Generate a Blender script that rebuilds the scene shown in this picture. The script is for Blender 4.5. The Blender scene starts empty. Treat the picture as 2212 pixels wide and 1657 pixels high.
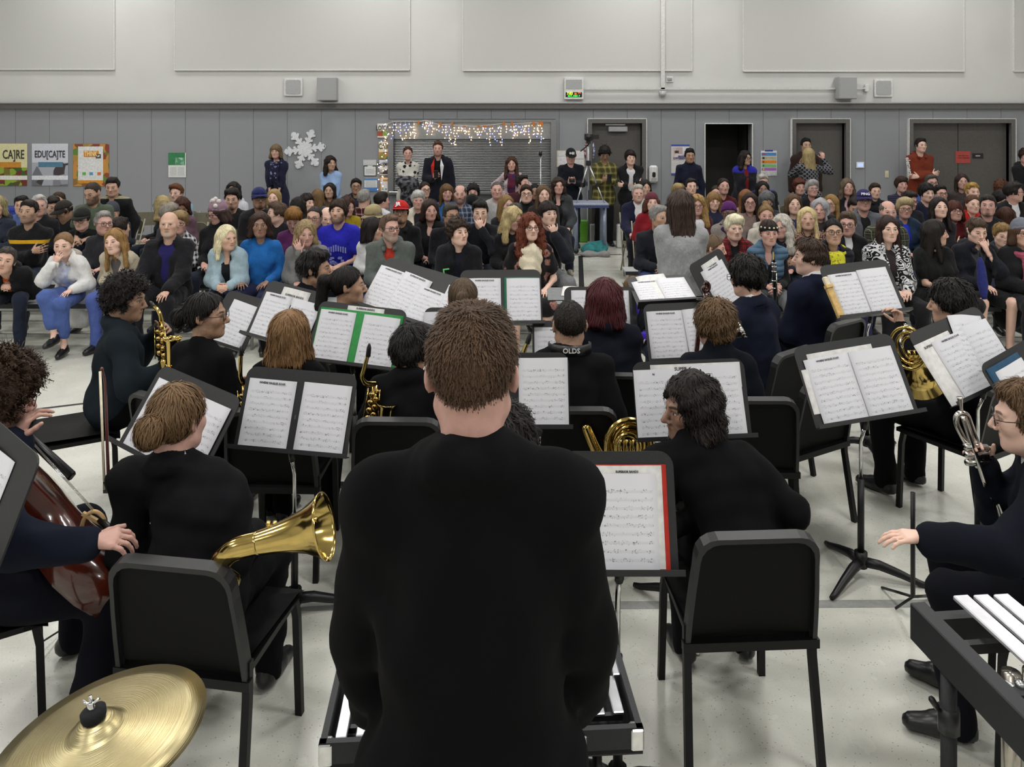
import bpy, math, random
import numpy as np
from mathutils import Vector, Matrix, Euler
sc = bpy.context.scene
col = sc.collection
PI = math.pi
# ---------------------------------------------------------------- camera
F_PX, H_CAM, Y_HOR, X_C = 1700.0, 2.15, 264.0, 1106.0
D_WALL = F_PX / 119.0
cam_d = bpy.data.cameras.new('camera')
cam = bpy.data.objects.new('camera', cam_d); col.objects.link(cam)
cam.location = (0, 0, H_CAM); cam.rotation_euler = (PI/2, 0, 0)
cam_d.sensor_width = 36.0; cam_d.lens = 36.0 * F_PX / 2212.0
cam_d.shift_y = -(828.5 - Y_HOR) / 2212.0
cam_d.clip_start = 0.05; cam_d.clip_end = 100
sc.camera = cam
# ---------------------------------------------------------------- world and light
w = bpy.data.worlds.new('world'); sc.world = w; w.use_nodes = True
w.node_tree.nodes['Background'].inputs[0].default_value = (0.75, 0.85, 1, 1)
w.node_tree.nodes['Background'].inputs[1].default_value = 0.05
CEIL = 6.2
ROOM = (-11.5, 11.5, -5.0)          # x0, x1, y0 (back wall of the room behind the camera)
def lamp(name, loc, sx, sy, power, colr=(1, 0.985, 0.955)):
    l = bpy.data.lights.new(name, 'AREA'); l.shape = 'RECTANGLE'; l.size = sx; l.size_y = sy
    l.energy = power; l.color = colr
    o = bpy.data.objects.new(name, l); col.objects.link(o); o.location = loc
    return o
LAMP_SPOTS = [(x, y) for y in (-2.0, 2.0, 6.0, 10.0, 13.0) for x in (-7.2, -2.4, 2.4, 7.2)]
for (lx, ly) in LAMP_SPOTS:
    lamp('ceiling_lamp', (lx, ly, CEIL - 0.16), 1.3, 0.62, 118 if ly < 9 else (100 if ly < 12 else 70))
sc.view_settings.view_transform = 'Standard'
sc.view_settings.look = 'None'
sc.view_settings.gamma = 1.0
sc.view_settings.use_curve_mapping = False
sc.view_settings.exposure = -0.28
sc.cycles.use_denoising = True
sc.cycles.max_bounces = 6
sc.cycles.diffuse_bounces = 3
sc.cycles.caustics_reflective = False
sc.cycles.caustics_refractive = False

# ---------------------------------------------------------------- helpers
def px(x, y, d):
    """pixel of the photograph + distance from the camera -> world point"""
    return Vector(((x - X_C) / F_PX * d, d, H_CAM - (y - Y_HOR) / F_PX * d))
def wx(x): return (x - X_C) / 119.0
def wz(y): return H_CAM - (y - Y_HOR) / 119.0
def floor_d(y): return H_CAM * F_PX / (y - Y_HOR)
def hexc(h):
    if not isinstance(h, str): return tuple(h)
    h = h.lstrip('#'); v = [int(h[i:i+2], 16) / 255 for i in (0, 2, 4)]
    return tuple((c / 12.92 if c <= 0.04045 else ((c + 0.055) / 1.055) ** 2.4) for c in v)

class NT:
    """tiny node-graph builder"""
    def __init__(s, name):
        s.m = bpy.data.materials.new(name); s.m.use_nodes = True
        s.t = s.m.node_tree; s.b = s.t.nodes['Principled BSDF']
    def n(s, kind, **kw):
        nd = s.t.nodes.new(kind)
        for k, v in kw.items(): setattr(nd, k, v)
        return nd
    def put(s, v, sock):
        if v is None: return
        if isinstance(v, bpy.types.NodeSocket): s.t.links.new(v, sock)
        else:
            try: sock.default_value = v
            except Exception: sock.default_value = (*v, 1)
    def ma(s, op, a, b=None, c=None, clamp=False):
        nd = s.n('ShaderNodeMath', operation=op); nd.use_clamp = clamp
        s.put(a, nd.inputs[0]); s.put(b, nd.inputs[1]); s.put(c, nd.inputs[2]); return nd.outputs[0]
    def mix(s, f, a, b):
        nd = s.n('ShaderNodeMix', data_type='RGBA')
        s.put(f, nd.inputs[0]); s.put(a, nd.inputs[6]); s.put(b, nd.inputs[7]); return nd.outputs[2]
    def sep(s, v):
        nd = s.n('ShaderNodeSeparateXYZ'); s.put(v, nd.inputs[0]); return nd.outputs
    def coord(s, kind='Object'): return s.n('ShaderNodeTexCoord').outputs[kind]
    def mapping(s, v, scale=(1, 1, 1), rot=(0, 0, 0), loc=(0, 0, 0)):
        nd = s.n('ShaderNodeMapping'); s.put(v, nd.inputs[0])
        nd.inputs[1].default_value = loc; nd.inputs[2].default_value = rot; nd.inputs[3].default_value = scale
        return nd.outputs[0]
    def noise(s, v, scale, detail=3, rough=0.5, out=0):
        nd = s.n('ShaderNodeTexNoise'); s.put(v, nd.inputs['Vector'])
        nd.inputs['Scale'].default_value = scale; nd.inputs['Detail'].default_value = detail
        nd.inputs['Roughness'].default_value = rough; return nd.outputs[out]
    def vor(s, v, scale, feature='F1', out='Distance'):
        nd = s.n('ShaderNodeTexVoronoi', feature=feature); s.put(v, nd.inputs['Vector'])
        nd.inputs['Scale'].default_value = scale; return nd.outputs[out]
    def rng(s, v, a, b, c=0.0, d=1.0):
        nd = s.n('ShaderNodeMapRange'); nd.clamp = True
        s.put(v, nd.inputs[0])
        for i, q in enumerate((a, b, c, d)): s.put(q, nd.inputs[i+1])
        return nd.outputs[0]
    def attr(s, name, out='Color'):
        nd = s.n('ShaderNodeAttribute'); nd.attribute_name = name; return nd.outputs[out]
    def bump(s, h, strength=0.3, dist=0.01, nrm=None):
        nd = s.n('ShaderNodeBump'); nd.inputs['Strength'].default_value = strength
        nd.inputs['Distance'].default_value = dist; s.put(h, nd.inputs['Height'])
        if nrm is not None: s.put(nrm, nd.inputs['Normal'])
        s.t.links.new(nd.outputs[0], s.b.inputs['Normal']); return nd.outputs[0]
    def set(s, color=None, rough=None, metal=None, spec=None, sheen=None, emit=None, estr=None, sss=None, coat=None):
        B = s.b.inputs
        if color is not None: s.put(color if isinstance(color, bpy.types.NodeSocket) else (*color[:3], 1), B['Base Color'])
        if rough is not None: s.put(rough, B['Roughness'])
        if metal is not None: s.put(metal, B['Metallic'])
        if spec is not None: s.put(spec, B['Specular IOR Level'])
        if sheen is not None: s.put(sheen, B['Sheen Weight'])
        if coat is not None: s.put(coat, B['Coat Weight'])
        if sss is not None: s.put(sss, B['Subsurface Weight'])
        if emit is not None:
            s.put((*emit[:3], 1), B['Emission Color']); B['Emission Strength'].default_value = estr
        return s.m

_mats = {}
def plain(name, color, rough=0.5, metal=0.0, var=0.06, spec=0.5, bump=0.0, scale=40, coat=None):
    """procedural material: base colour with slight grain"""
    if name in _mats: return _mats[name]
    t = NT(name); c = hexc(color)
    f = t.noise(t.coord(), scale, 4)
    d = tuple(max(0, q * (1 - var * 2)) for q in c); l = tuple(min(1, q * (1 + var * 2)) for q in c)
    t.set(t.mix(t.rng(f, 0.3, 0.7), d + (1,), l + (1,)), rough, metal, spec, coat=coat)
    if bump: t.bump(f, bump, 0.004)
    _mats[name] = t.m
    return t.m
def emitm(name, color, strength):
    if name in _mats: return _mats[name]
    t = NT(name); c = hexc(color); t.set(c, 0.4, emit=c, estr=strength); _mats[name] = t.m; return t.m

def fast_mesh(name, V, Q, smooth=True):
    """V (n,3) array, Q list/array of faces, all of one size, or a list of such arrays"""
    me = bpy.data.meshes.new(name)
    V = np.asarray(V, dtype=np.float32)
    blocks = [Q] if not isinstance(Q, list) or (len(Q) and not isinstance(Q[0], np.ndarray)) else Q
    blocks = [np.asarray(b, dtype=np.int32) for b in blocks if len(b)]
    nl = sum(b.size for b in blocks); npoly = sum(len(b) for b in blocks)
    me.vertices.add(len(V)); me.vertices.foreach_set('co', V.ravel())
    me.loops.add(nl); me.loops.foreach_set('vertex_index', np.concatenate([b.ravel() for b in blocks]))
    me.polygons.add(npoly)
    tot = np.concatenate([np.full(len(b), b.shape[1], np.int32) for b in blocks])
    st = np.concatenate([[0], np.cumsum(tot)[:-1]]).astype(np.int32)
    me.polygons.foreach_set('loop_start', st)
    if smooth: me.polygons.foreach_set('use_smooth', np.ones(npoly, bool))
    else: me.polygons.foreach_set('use_smooth', np.zeros(npoly, bool))
    me.update(calc_edges=True); me.validate()
    return me
def link(name, me, mat=None, parent=None, loc=None):
    o = bpy.data.objects.new(name, me); col.objects.link(o)
    if mat is not None and me is not None and len(me.materials) == 0:
        for q in (mat if isinstance(mat, (list, tuple)) else [mat]): me.materials.append(q)
    if parent is not None: o.parent = parent
    if loc is not None: o.location = loc
    return o
def tag(o, label, cat, group=None, kind=None):
    if label: o['label'] = label
    if cat: o['category'] = cat
    if group: o['group'] = group
    if kind: o['kind'] = kind
    return o
def empty(name, loc=(0, 0, 0), rz=0.0, label=None, cat=None, group=None):
    o = bpy.data.objects.new(name, None); col.objects.link(o); o.empty_display_size = 0.1
    o.location = loc; o.rotation_euler = (0, 0, rz); tag(o, label, cat, group); return o

class MB:
    """collects shapes, builds one mesh object"""
    def __init__(s): s.v = []; s.f = []; s.sm = []
    def add(s, V, F, smooth=False, M=None):
        b = len(s.v)
        for q in V:
            q = Vector(q)
            s.v.append(tuple(M @ q) if M is not None else tuple(q))
        for f in F: s.f.append(tuple(i + b for i in f)); s.sm.append(smooth)
        return s
    def box(s, c, size, M=None, bev=0.0):
        cx, cy, cz = c; hx, hy, hz = (q / 2 for q in size)
        if bev <= 0:
            V = [(cx+a*hx, cy+b*hy, cz+e*hz) for a in (-1, 1) for b in (-1, 1) for e in (-1, 1)]
            F = [(0,1,3,2),(4,6,7,5),(0,4,5,1),(2,3,7,6),(0,2,6,4),(1,5,7,3)]
            return s.add(V, F, False, M)
        bev = min(bev, hx*.95, hy*.95, hz*.95); V = []; F = []
        # chamfered box: three faces per corner
        idx = {}
        for a in (-1, 1):
            for b in (-1, 1):
                for e in (-1, 1):
                    for ax in range(3):
                        p = [cx+a*(hx-bev), cy+b*(hy-bev), cz+e*(hz-bev)]
                        p[ax] += (a, b, e)[ax]*bev
                        idx[a, b, e, ax] = len(V); V.append(tuple(p))
        S = (-1, 1)
        for a in S: F.append([idx[a,-1,-1,0], idx[a,1,-1,0], idx[a,1,1,0], idx[a,-1,1,0]][::a])
        for b in S: F.append([idx[-1,b,-1,1], idx[1,b,-1,1], idx[1,b,1,1], idx[-1,b,1,1]][::-b])
        for e in S: F.append([idx[-1,-1,e,2], idx[1,-1,e,2], idx[1,1,e,2], idx[-1,1,e,2]][::e])
        for a in S:
            for b in S:
                F.append([idx[a,b,-1,0], idx[a,b,-1,1], idx[a,b,1,1], idx[a,b,1,0]][::a*b])
                F.append([idx[a,-1,b,0], idx[a,-1,b,2], idx[a,1,b,2], idx[a,1,b,0]][::-1 if a*b < 0 else 1][::-1])
                F.append([idx[-1,a,b,1], idx[1,a,b,1], idx[1,a,b,2], idx[-1,a,b,2]][::a*b])
                for e in S:
                    F.append([idx[a,b,e,0], idx[a,b,e,1], idx[a,b,e,2]][::a*b*e])
        return s.add(V, F, False, M)
    def tube(s, pts, r, n=8, caps=True, M=None, closed=False, smooth=True, square=False):
        pts = [Vector(p) for p in pts]; R = r if isinstance(r, (list, tuple)) else [r]*len(pts)
        m = len(pts); V = []; F = []; up = None
        for i in range(m):
            if closed: t = pts[(i+1) % m] - pts[(i-1) % m]
            else: t = pts[min(i+1, m-1)] - pts[max(i-1, 0)]
            t.normalize()
            if up is None:
                up = Vector((0, 0, 1)) if abs(t.z) < 0.9 else Vector((1, 0, 0))
            sd = t.cross(up)
            if sd.length < 1e-5: sd = t.cross(Vector((0.3, 1, 0.2)))
            sd.normalize(); up = sd.cross(t).normalized()
            for k in range(n):
                a = 2*PI*(k + (0.5 if square else 0))/n
                rr = R[i] * (1.414 if square else 1)
                V.append(pts[i] + sd*math.cos(a)*rr + up*math.sin(a)*rr)
        for i in range(m if closed else m-1):
            j = (i+1) % m
            for k in range(n):
                k2 = (k+1) % n
                F.append((i*n+k, i*n+k2, j*n+k2, j*n+k))
        if caps and not closed:
            F.append(tuple(range(n))[::-1]); F.append(tuple((m-1)*n+k for k in range(n)))
        return s.add(V, F, smooth and not square, M)
    def lathe(s, prof, n=24, M=None, smooth=True, cap=False):
        """profile [(r,z)...] around z"""
        V = []; F = []
        for (r, z) in prof:
            for k in range(n):
                a = 2*PI*k/n; V.append((r*math.cos(a), r*math.sin(a), z))
        for i in range(len(prof)-1):
            for k in range(n):
                k2 = (k+1) % n; F.append((i*n+k, i*n+k2, (i+1)*n+k2, (i+1)*n+k))
        if cap:
            F.append(tuple(range(n))[::-1]); F.append(tuple((len(prof)-1)*n+k for k in range(n)))
        return s.add(V, F, smooth, M)
    def prism(s, poly, z0, z1, M=None, smooth=False):
        """polygon [(x,y)] counter-clockwise extruded in z"""
        n = len(poly); V = [(x, y, z0) for x, y in poly] + [(x, y, z1) for x, y in poly]
        F = [tuple(range(n))[::-1], tuple(range(n, 2*n))]
        F += [(i, (i+1) % n, n+(i+1) % n, n+i) for i in range(n)]
        return s.add(V, F, smooth, M)
    def sphere(s, c, r, n=10, M=None):
        rx, ry, rz = r if isinstance(r, (tuple, list)) else (r, r, r)
        prof = [(math.sin(PI*i/(n//2+1)), -math.cos(PI*i/(n//2+1))) for i in range(n//2+2)]
        V = []; F = []
        for (q, z) in prof:
            q = max(q, 1e-3)
            for k in range(n):
                a = 2*PI*k/n; V.append((c[0]+rx*q*math.cos(a), c[1]+ry*q*math.sin(a), c[2]+rz*z))
        for i in range(len(prof)-1):
            for k in range(n):
                k2 = (k+1) % n; F.append((i*n+k, i*n+k2, (i+1)*n+k2, (i+1)*n+k))
        return s.add(V, F, True, M)
    def mesh(s, name):
        me = bpy.data.meshes.new(name); me.from_pydata(s.v, [], s.f); me.polygons.foreach_set('use_smooth', s.sm)
        me.update(); return me
    def build(s, name, mat, parent=None, loc=None): return link(name, s.mesh(name), mat, parent, loc)

def roundrect(w_, h_, r, n=4, cx=0, cy=0, corners=(1, 1, 1, 1)):
    """ccw rounded rectangle; corners: br, tr, tl, bl"""
    P = []
    for k, (sx, sy, a0) in enumerate(((1, -1, -90), (1, 1, 0), (-1, 1, 90), (-1, -1, 180))):
        if not corners[k]: P.append((cx+sx*w_/2, cy+sy*h_/2)); continue
        for i in range(n+1):
            a = math.radians(a0 + 90*i/n)
            P.append((cx+sx*(w_/2-r)+r*math.cos(a), cy+sy*(h_/2-r)+r*math.sin(a)))
    return P
def text_mesh(txt, size, depth=0.0008, bold=0.0, align='CENTER', spacing=1.0):
    cu = bpy.data.curves.new('txt', 'FONT'); cu.body = txt; cu.size = size; cu.extrude = depth
    cu.align_x = align; cu.align_y = 'CENTER'; cu.offset = bold; cu.resolution_u = 2; cu.space_character = spacing
    o = bpy.data.objects.new('txt', cu); col.objects.link(o)
    dg = bpy.context.evaluated_depsgraph_get(); me = bpy.data.meshes.new_from_object(o.evaluated_get(dg))
    bpy.data.objects.remove(o); bpy.data.curves.remove(cu); return me

# ---------------------------------------------------------------- signed distance shapes
def v3(*a): return np.array(a, float)
def sd_cone(P, a, b, ra, rb):
    pa = P - a; ba = b - a
    h = np.clip((pa @ ba) / max(ba @ ba, 1e-9), 0, 1)
    return np.sqrt(((pa - h[..., None]*ba)**2).sum(-1)) - (ra + (rb-ra)*h)
def sd_ell(P, c, r, R=None):
    q = P - c
    if R is not None: q = q @ R
    r = np.asarray(r, float)
    k0 = np.sqrt(((q/r)**2).sum(-1)); k1 = np.sqrt(((q/(r*r))**2).sum(-1))
    return k0*(k0-1)/np.maximum(k1, 1e-9)
def smin(a, b, k):
    if k <= 0: return np.minimum(a, b)
    h = np.maximum(k - np.abs(a-b), 0)/k
    return np.minimum(a, b) - h*h*k*0.25
def smax(a, b, k): return -smin(-a, -b, k)
def C(a, b, ra, rb=None, k=0.03): return ('c', np.asarray(a, float), np.asarray(b, float), ra, ra if rb is None else rb, k)
def E(c, r, k=0.03, R=None): return ('e', np.asarray(c, float), tuple(r), R, k)
def CUT(c, r, k=0.01, R=None): return ('x', np.asarray(c, float), tuple(r), R, k)
def PL(p, n, k=0.008): return ('p', np.asarray(p, float), np.asarray(n, float)/np.linalg.norm(n), k)   # cut away the side n points to
def field(prims, vox, inflate=0.0, noise=None):
    lo = np.full(3, 9e9); hi = -lo
    for p in prims:
        if p[0] == 'c':
            for q, r in ((p[1], p[3]), (p[2], p[4])): lo = np.minimum(lo, q-r); hi = np.maximum(hi, q+r)
        elif p[0] == 'e':
            r = max(p[2]) if p[3] is not None else np.array(p[2]); lo = np.minimum(lo, p[1]-r); hi = np.maximum(hi, p[1]+r)
    pad = inflate + 2.6*vox
    lo = lo - pad; hi = hi + pad
    n = np.ceil((hi-lo)/vox).astype(int) + 1
    ax = [lo[i] + vox*np.arange(n[i]) for i in range(3)]
    Fd = np.full(n, 0.5)
    for p in prims:
        if p[0] == 'p':
            P = np.stack(np.meshgrid(*ax, indexing='ij'), -1)
            Fd = smax(Fd, (P - p[1]) @ p[2], p[3]); continue
        k = p[-1]; m = k + inflate + 2*vox
        if p[0] == 'c':
            l = np.minimum(p[1]-p[3], p[2]-p[4]) - m; h = np.maximum(p[1]+p[3], p[2]+p[4]) + m
        else:
            r = max(p[2]) if p[3] is not None else np.array(p[2]); l = p[1]-r-m; h = p[1]+r+m
        i0 = np.clip(((l-lo)/vox).astype(int), 0, n-1); i1 = np.clip(np.ceil((h-lo)/vox).astype(int)+1, 1, n)
        if (i1 <= i0).any(): continue
        sl = tuple(slice(a, b) for a, b in zip(i0, i1))
        P = np.stack(np.meshgrid(*[ax[i][sl[i]] for i in range(3)], indexing='ij'), -1)
        if p[0] == 'c': Fd[sl] = smin(Fd[sl], sd_cone(P, p[1], p[2], p[3], p[4]) - inflate, k)
        elif p[0] == 'e': Fd[sl] = smin(Fd[sl], sd_ell(P, p[1], p[2], p[3]) - inflate, k)
        else: Fd[sl] = smax(Fd[sl], -sd_ell(P, p[1], p[2], p[3]), k)
    if noise is not None:
        P = np.stack(np.meshgrid(*ax, indexing='ij'), -1); Fd = Fd + noise(P)
    Fd[0], Fd[-1] = np.abs(Fd[0])+.001, np.abs(Fd[-1])+.001
    Fd[:, 0], Fd[:, -1] = np.abs(Fd[:, 0])+.001, np.abs(Fd[:, -1])+.001
    Fd[:, :, 0], Fd[:, :, -1] = np.abs(Fd[:, :, 0])+.001, np.abs(Fd[:, :, -1])+.001
    return Fd, lo
def snets(Fd, lo, vox):
    """surface nets: returns verts (n,3), quads (m,4)"""
    n = np.array(Fd.shape); cn = n - 1
    In = Fd < 0
    acc = {}; cells = []; poss = []; quads = []
    for a in range(3):
        u, w_ = (a+1) % 3, (a+2) % 3
        s0 = [slice(None)]*3; s1 = [slice(None)]*3; s0[a] = slice(0, -1); s1[a] = slice(1, None)
        A = Fd[tuple(s0)]; B = Fd[tuple(s1)]
        idx = np.argwhere(In[tuple(s0)] != In[tuple(s1)])
        if not len(idx): continue
        va = A[idx[:, 0], idx[:, 1], idx[:, 2]]; vb = B[idx[:, 0], idx[:, 1], idx[:, 2]]
        pos = idx.astype(float); pos[:, a] += va/(va-vb)
        ok = (idx[:, u] > 0) & (idx[:, w_] > 0) & (idx[:, u] < cn[u]) & (idx[:, w_] < cn[w_])
        idx = idx[ok]; pos = pos[ok]; va = va[ok]
        ring = []
        for (du, dw) in ((1, 1), (0, 1), (0, 0), (1, 0)):
            c = idx.copy(); c[:, u] -= du; c[:, w_] -= dw
            f = (c[:, 0]*cn[1] + c[:, 1])*cn[2] + c[:, 2]
            ring.append(f); cells.append(f); poss.append(pos)
        q = np.stack(ring, 1); q[va > 0] = q[va > 0][:, ::-1]; quads.append(q)
    if not quads: return np.zeros((0, 3)), np.zeros((0, 4), int)
    cells = np.concatenate(cells); poss = np.concatenate(poss); quads = np.concatenate(quads)
    un, inv = np.unique(cells, return_inverse=True)
    cnt = np.bincount(inv, minlength=len(un))
    V = np.stack([np.bincount(inv, weights=poss[:, i], minlength=len(un))/cnt for i in range(3)], 1)
    return V*vox + lo, np.searchsorted(un, quads)
def sdf(prims, vox, inflate=0.0, noise=None):
    Fd, lo = field(prims, vox, inflate, noise); return snets(Fd, lo, vox)
def join(parts):
    Vs = []; Qs = []; b = 0
    for V, Q in parts:
        if len(V) == 0: continue
        Vs.append(V); Qs.append(np.asarray(Q)+b); b += len(V)
    return np.concatenate(Vs), np.concatenate(Qs)
def rotz(a): c, s = math.cos(a), math.sin(a); return np.array([[c, -s, 0], [s, c, 0], [0, 0, 1.]])
def rotx(a): c, s = math.cos(a), math.sin(a); return np.array([[1., 0, 0], [0, c, -s], [0, s, c]])
def roty(a): c, s = math.cos(a), math.sin(a); return np.array([[c, 0, s], [0, 1., 0], [-s, 0, c]])
def wob(amp, fr, seed=0):
    """soft irregular swell for cloth and curls"""
    r = np.random.RandomState(seed); K = r.normal(size=(5, 3)); K = K/np.linalg.norm(K, axis=1)[:, None]*fr*r.uniform(.7, 1.5, (5, 1)); ph = r.uniform(0, 6.3, 5)
    def f(P): return amp*0.45*sum(np.sin(P @ K[i] + ph[i]) for i in range(5))
    return f
# ---------------------------------------------------------------- people
def make_skin():
    t = NT('skin'); h = t.attr('hp', 'Vector'); X, Y, Z = t.sep(h)
    ax = t.ma('ABSOLUTE', X); front = t.ma('GREATER_THAN', Y, 0.045)
    def elm(cx, cz, rx, rz, s0=0.8, s1=1.1):
        a = t.ma('DIVIDE', t.ma('SUBTRACT', ax, cx), rx); b = t.ma('DIVIDE', t.ma('SUBTRACT', Z, cz), rz)
        r = t.ma('ADD', t.ma('MULTIPLY', a, a), t.ma('MULTIPLY', b, b))
        return t.ma('MULTIPLY', t.rng(r, s0, s1, 1, 0), front)
    base = t.attr('skc'); brow = t.attr('bwc'); beard = t.attr('brd', 'Fac')
    n = t.noise(h, 60, 3)
    c = t.mix(t.ma('MULTIPLY', t.rng(n, 0.35, 0.7), 0.22), base, t.mix(1.0, base, (0.75, 0.45, 0.36, 1)))
    hs = t.n('ShaderNodeHueSaturation'); hs.inputs['Saturation'].default_value = 1.25; hs.inputs['Value'].default_value = 0.82; t.put(base, hs.inputs['Color'])
    c = t.mix(t.ma('MULTIPLY', elm(0.04, -0.026, 0.022, 0.02, 0, 1.3), 0.35), c, hs.outputs[0])
    lipc = t.mix(0.5, hs.outputs[0], (0.32, 0.08, 0.07, 1))
    c = t.mix(t.ma('MULTIPLY', beard, t.rng(t.noise(h, 420, 2), 0.3, 0.62, 0.45, 1)), c, brow)
    c = t.mix(t.ma('MULTIPLY', elm(0.0, -0.0625, 0.0235, 0.0085, 0.7, 1.15), 0.62), c, lipc)
    c = t.mix(t.ma('MULTIPLY', elm(0.0, -0.062, 0.021, 0.0013, 0.5, 1.4), 0.8), c, (0.03, 0.01, 0.01, 1))
    # brows
    zb = t.ma('SUBTRACT', Z, t.ma('MULTIPLY', t.ma('MULTIPLY', t.ma('SUBTRACT', ax, 0.034), t.ma('SUBTRACT', ax, 0.034)), -9.0))
    a = t.ma('DIVIDE', t.ma('SUBTRACT', ax, 0.031), 0.0185); b = t.ma('DIVIDE', t.ma('SUBTRACT', zb, 0.0265), 0.0052)
    r = t.ma('ADD', t.ma('MULTIPLY', t.ma('MULTIPLY', a, a), t.ma('MULTIPLY', a, a)), t.ma('MULTIPLY', b, b))
    c = t.mix(t.ma('MULTIPLY', t.ma('MULTIPLY', t.rng(r, 0.5, 1.3, 1, 0), front), 0.88), c, brow)
    # lids and lash lines with eye-socket shade painted in, whites, iris
    c = t.mix(t.ma('MULTIPLY', elm(0.031, 0.0055, 0.0185, 0.0088, 0.6, 1.2), 0.8), c, t.mix(0.72, hs.outputs[0], (0.02, 0.012, 0.01, 1)))
    c = t.mix(elm(0.031, 0.003, 0.0135, 0.0046, 0.8, 1.1), c, (0.42, 0.38, 0.36, 1))
    c = t.mix(t.ma('MULTIPLY', elm(0.031, 0.0038, 0.0072, 0.0072, 0.8, 1.1), elm(0.031, 0.003, 0.0135, 0.0046, 0.8, 1.1)), c, (0.03, 0.02, 0.014, 1))
    t.set(c, 0.48, spec=0.4, sss=0.08); t.b.inputs['Subsurface Radius'].default_value = (0.012, 0.005, 0.003)
    t.bump(t.noise(h, 300, 2), 0.08, 0.002)
    return t.m
SKIN = make_skin()
TONES = {'p': '#d8b3a2', 'l': '#c69f8b', 'r': '#c0968a', 't': '#ab8a74', 'o': '#98775f', 'b': '#7f6150', 'd': '#503a30'}

def hair_mat(c):
    key = 'hair_' + c
    if key in _mats: return _mats[key]
    t = NT('hair_strands'); b = hexc(c)
    v = t.mapping(t.coord(), (55, 55, 6)); n = t.noise(v, 3, 4, 0.65)
    dk = tuple(q*0.45 for q in b); lt = tuple(min(1, q*1.5+0.0015) for q in b)
    n2 = t.noise(t.coord(), 9, 2)
    t.set(t.mix(t.rng(t.ma('ADD', t.ma('MULTIPLY', n, .75), t.ma('MULTIPLY', n2, .25)), 0.33, 0.68), dk+(1,), lt+(1,)), 0.58, spec=0.22)
    t.bump(n, 0.35, 0.006); _mats[key] = t.m
    return t.m

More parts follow.
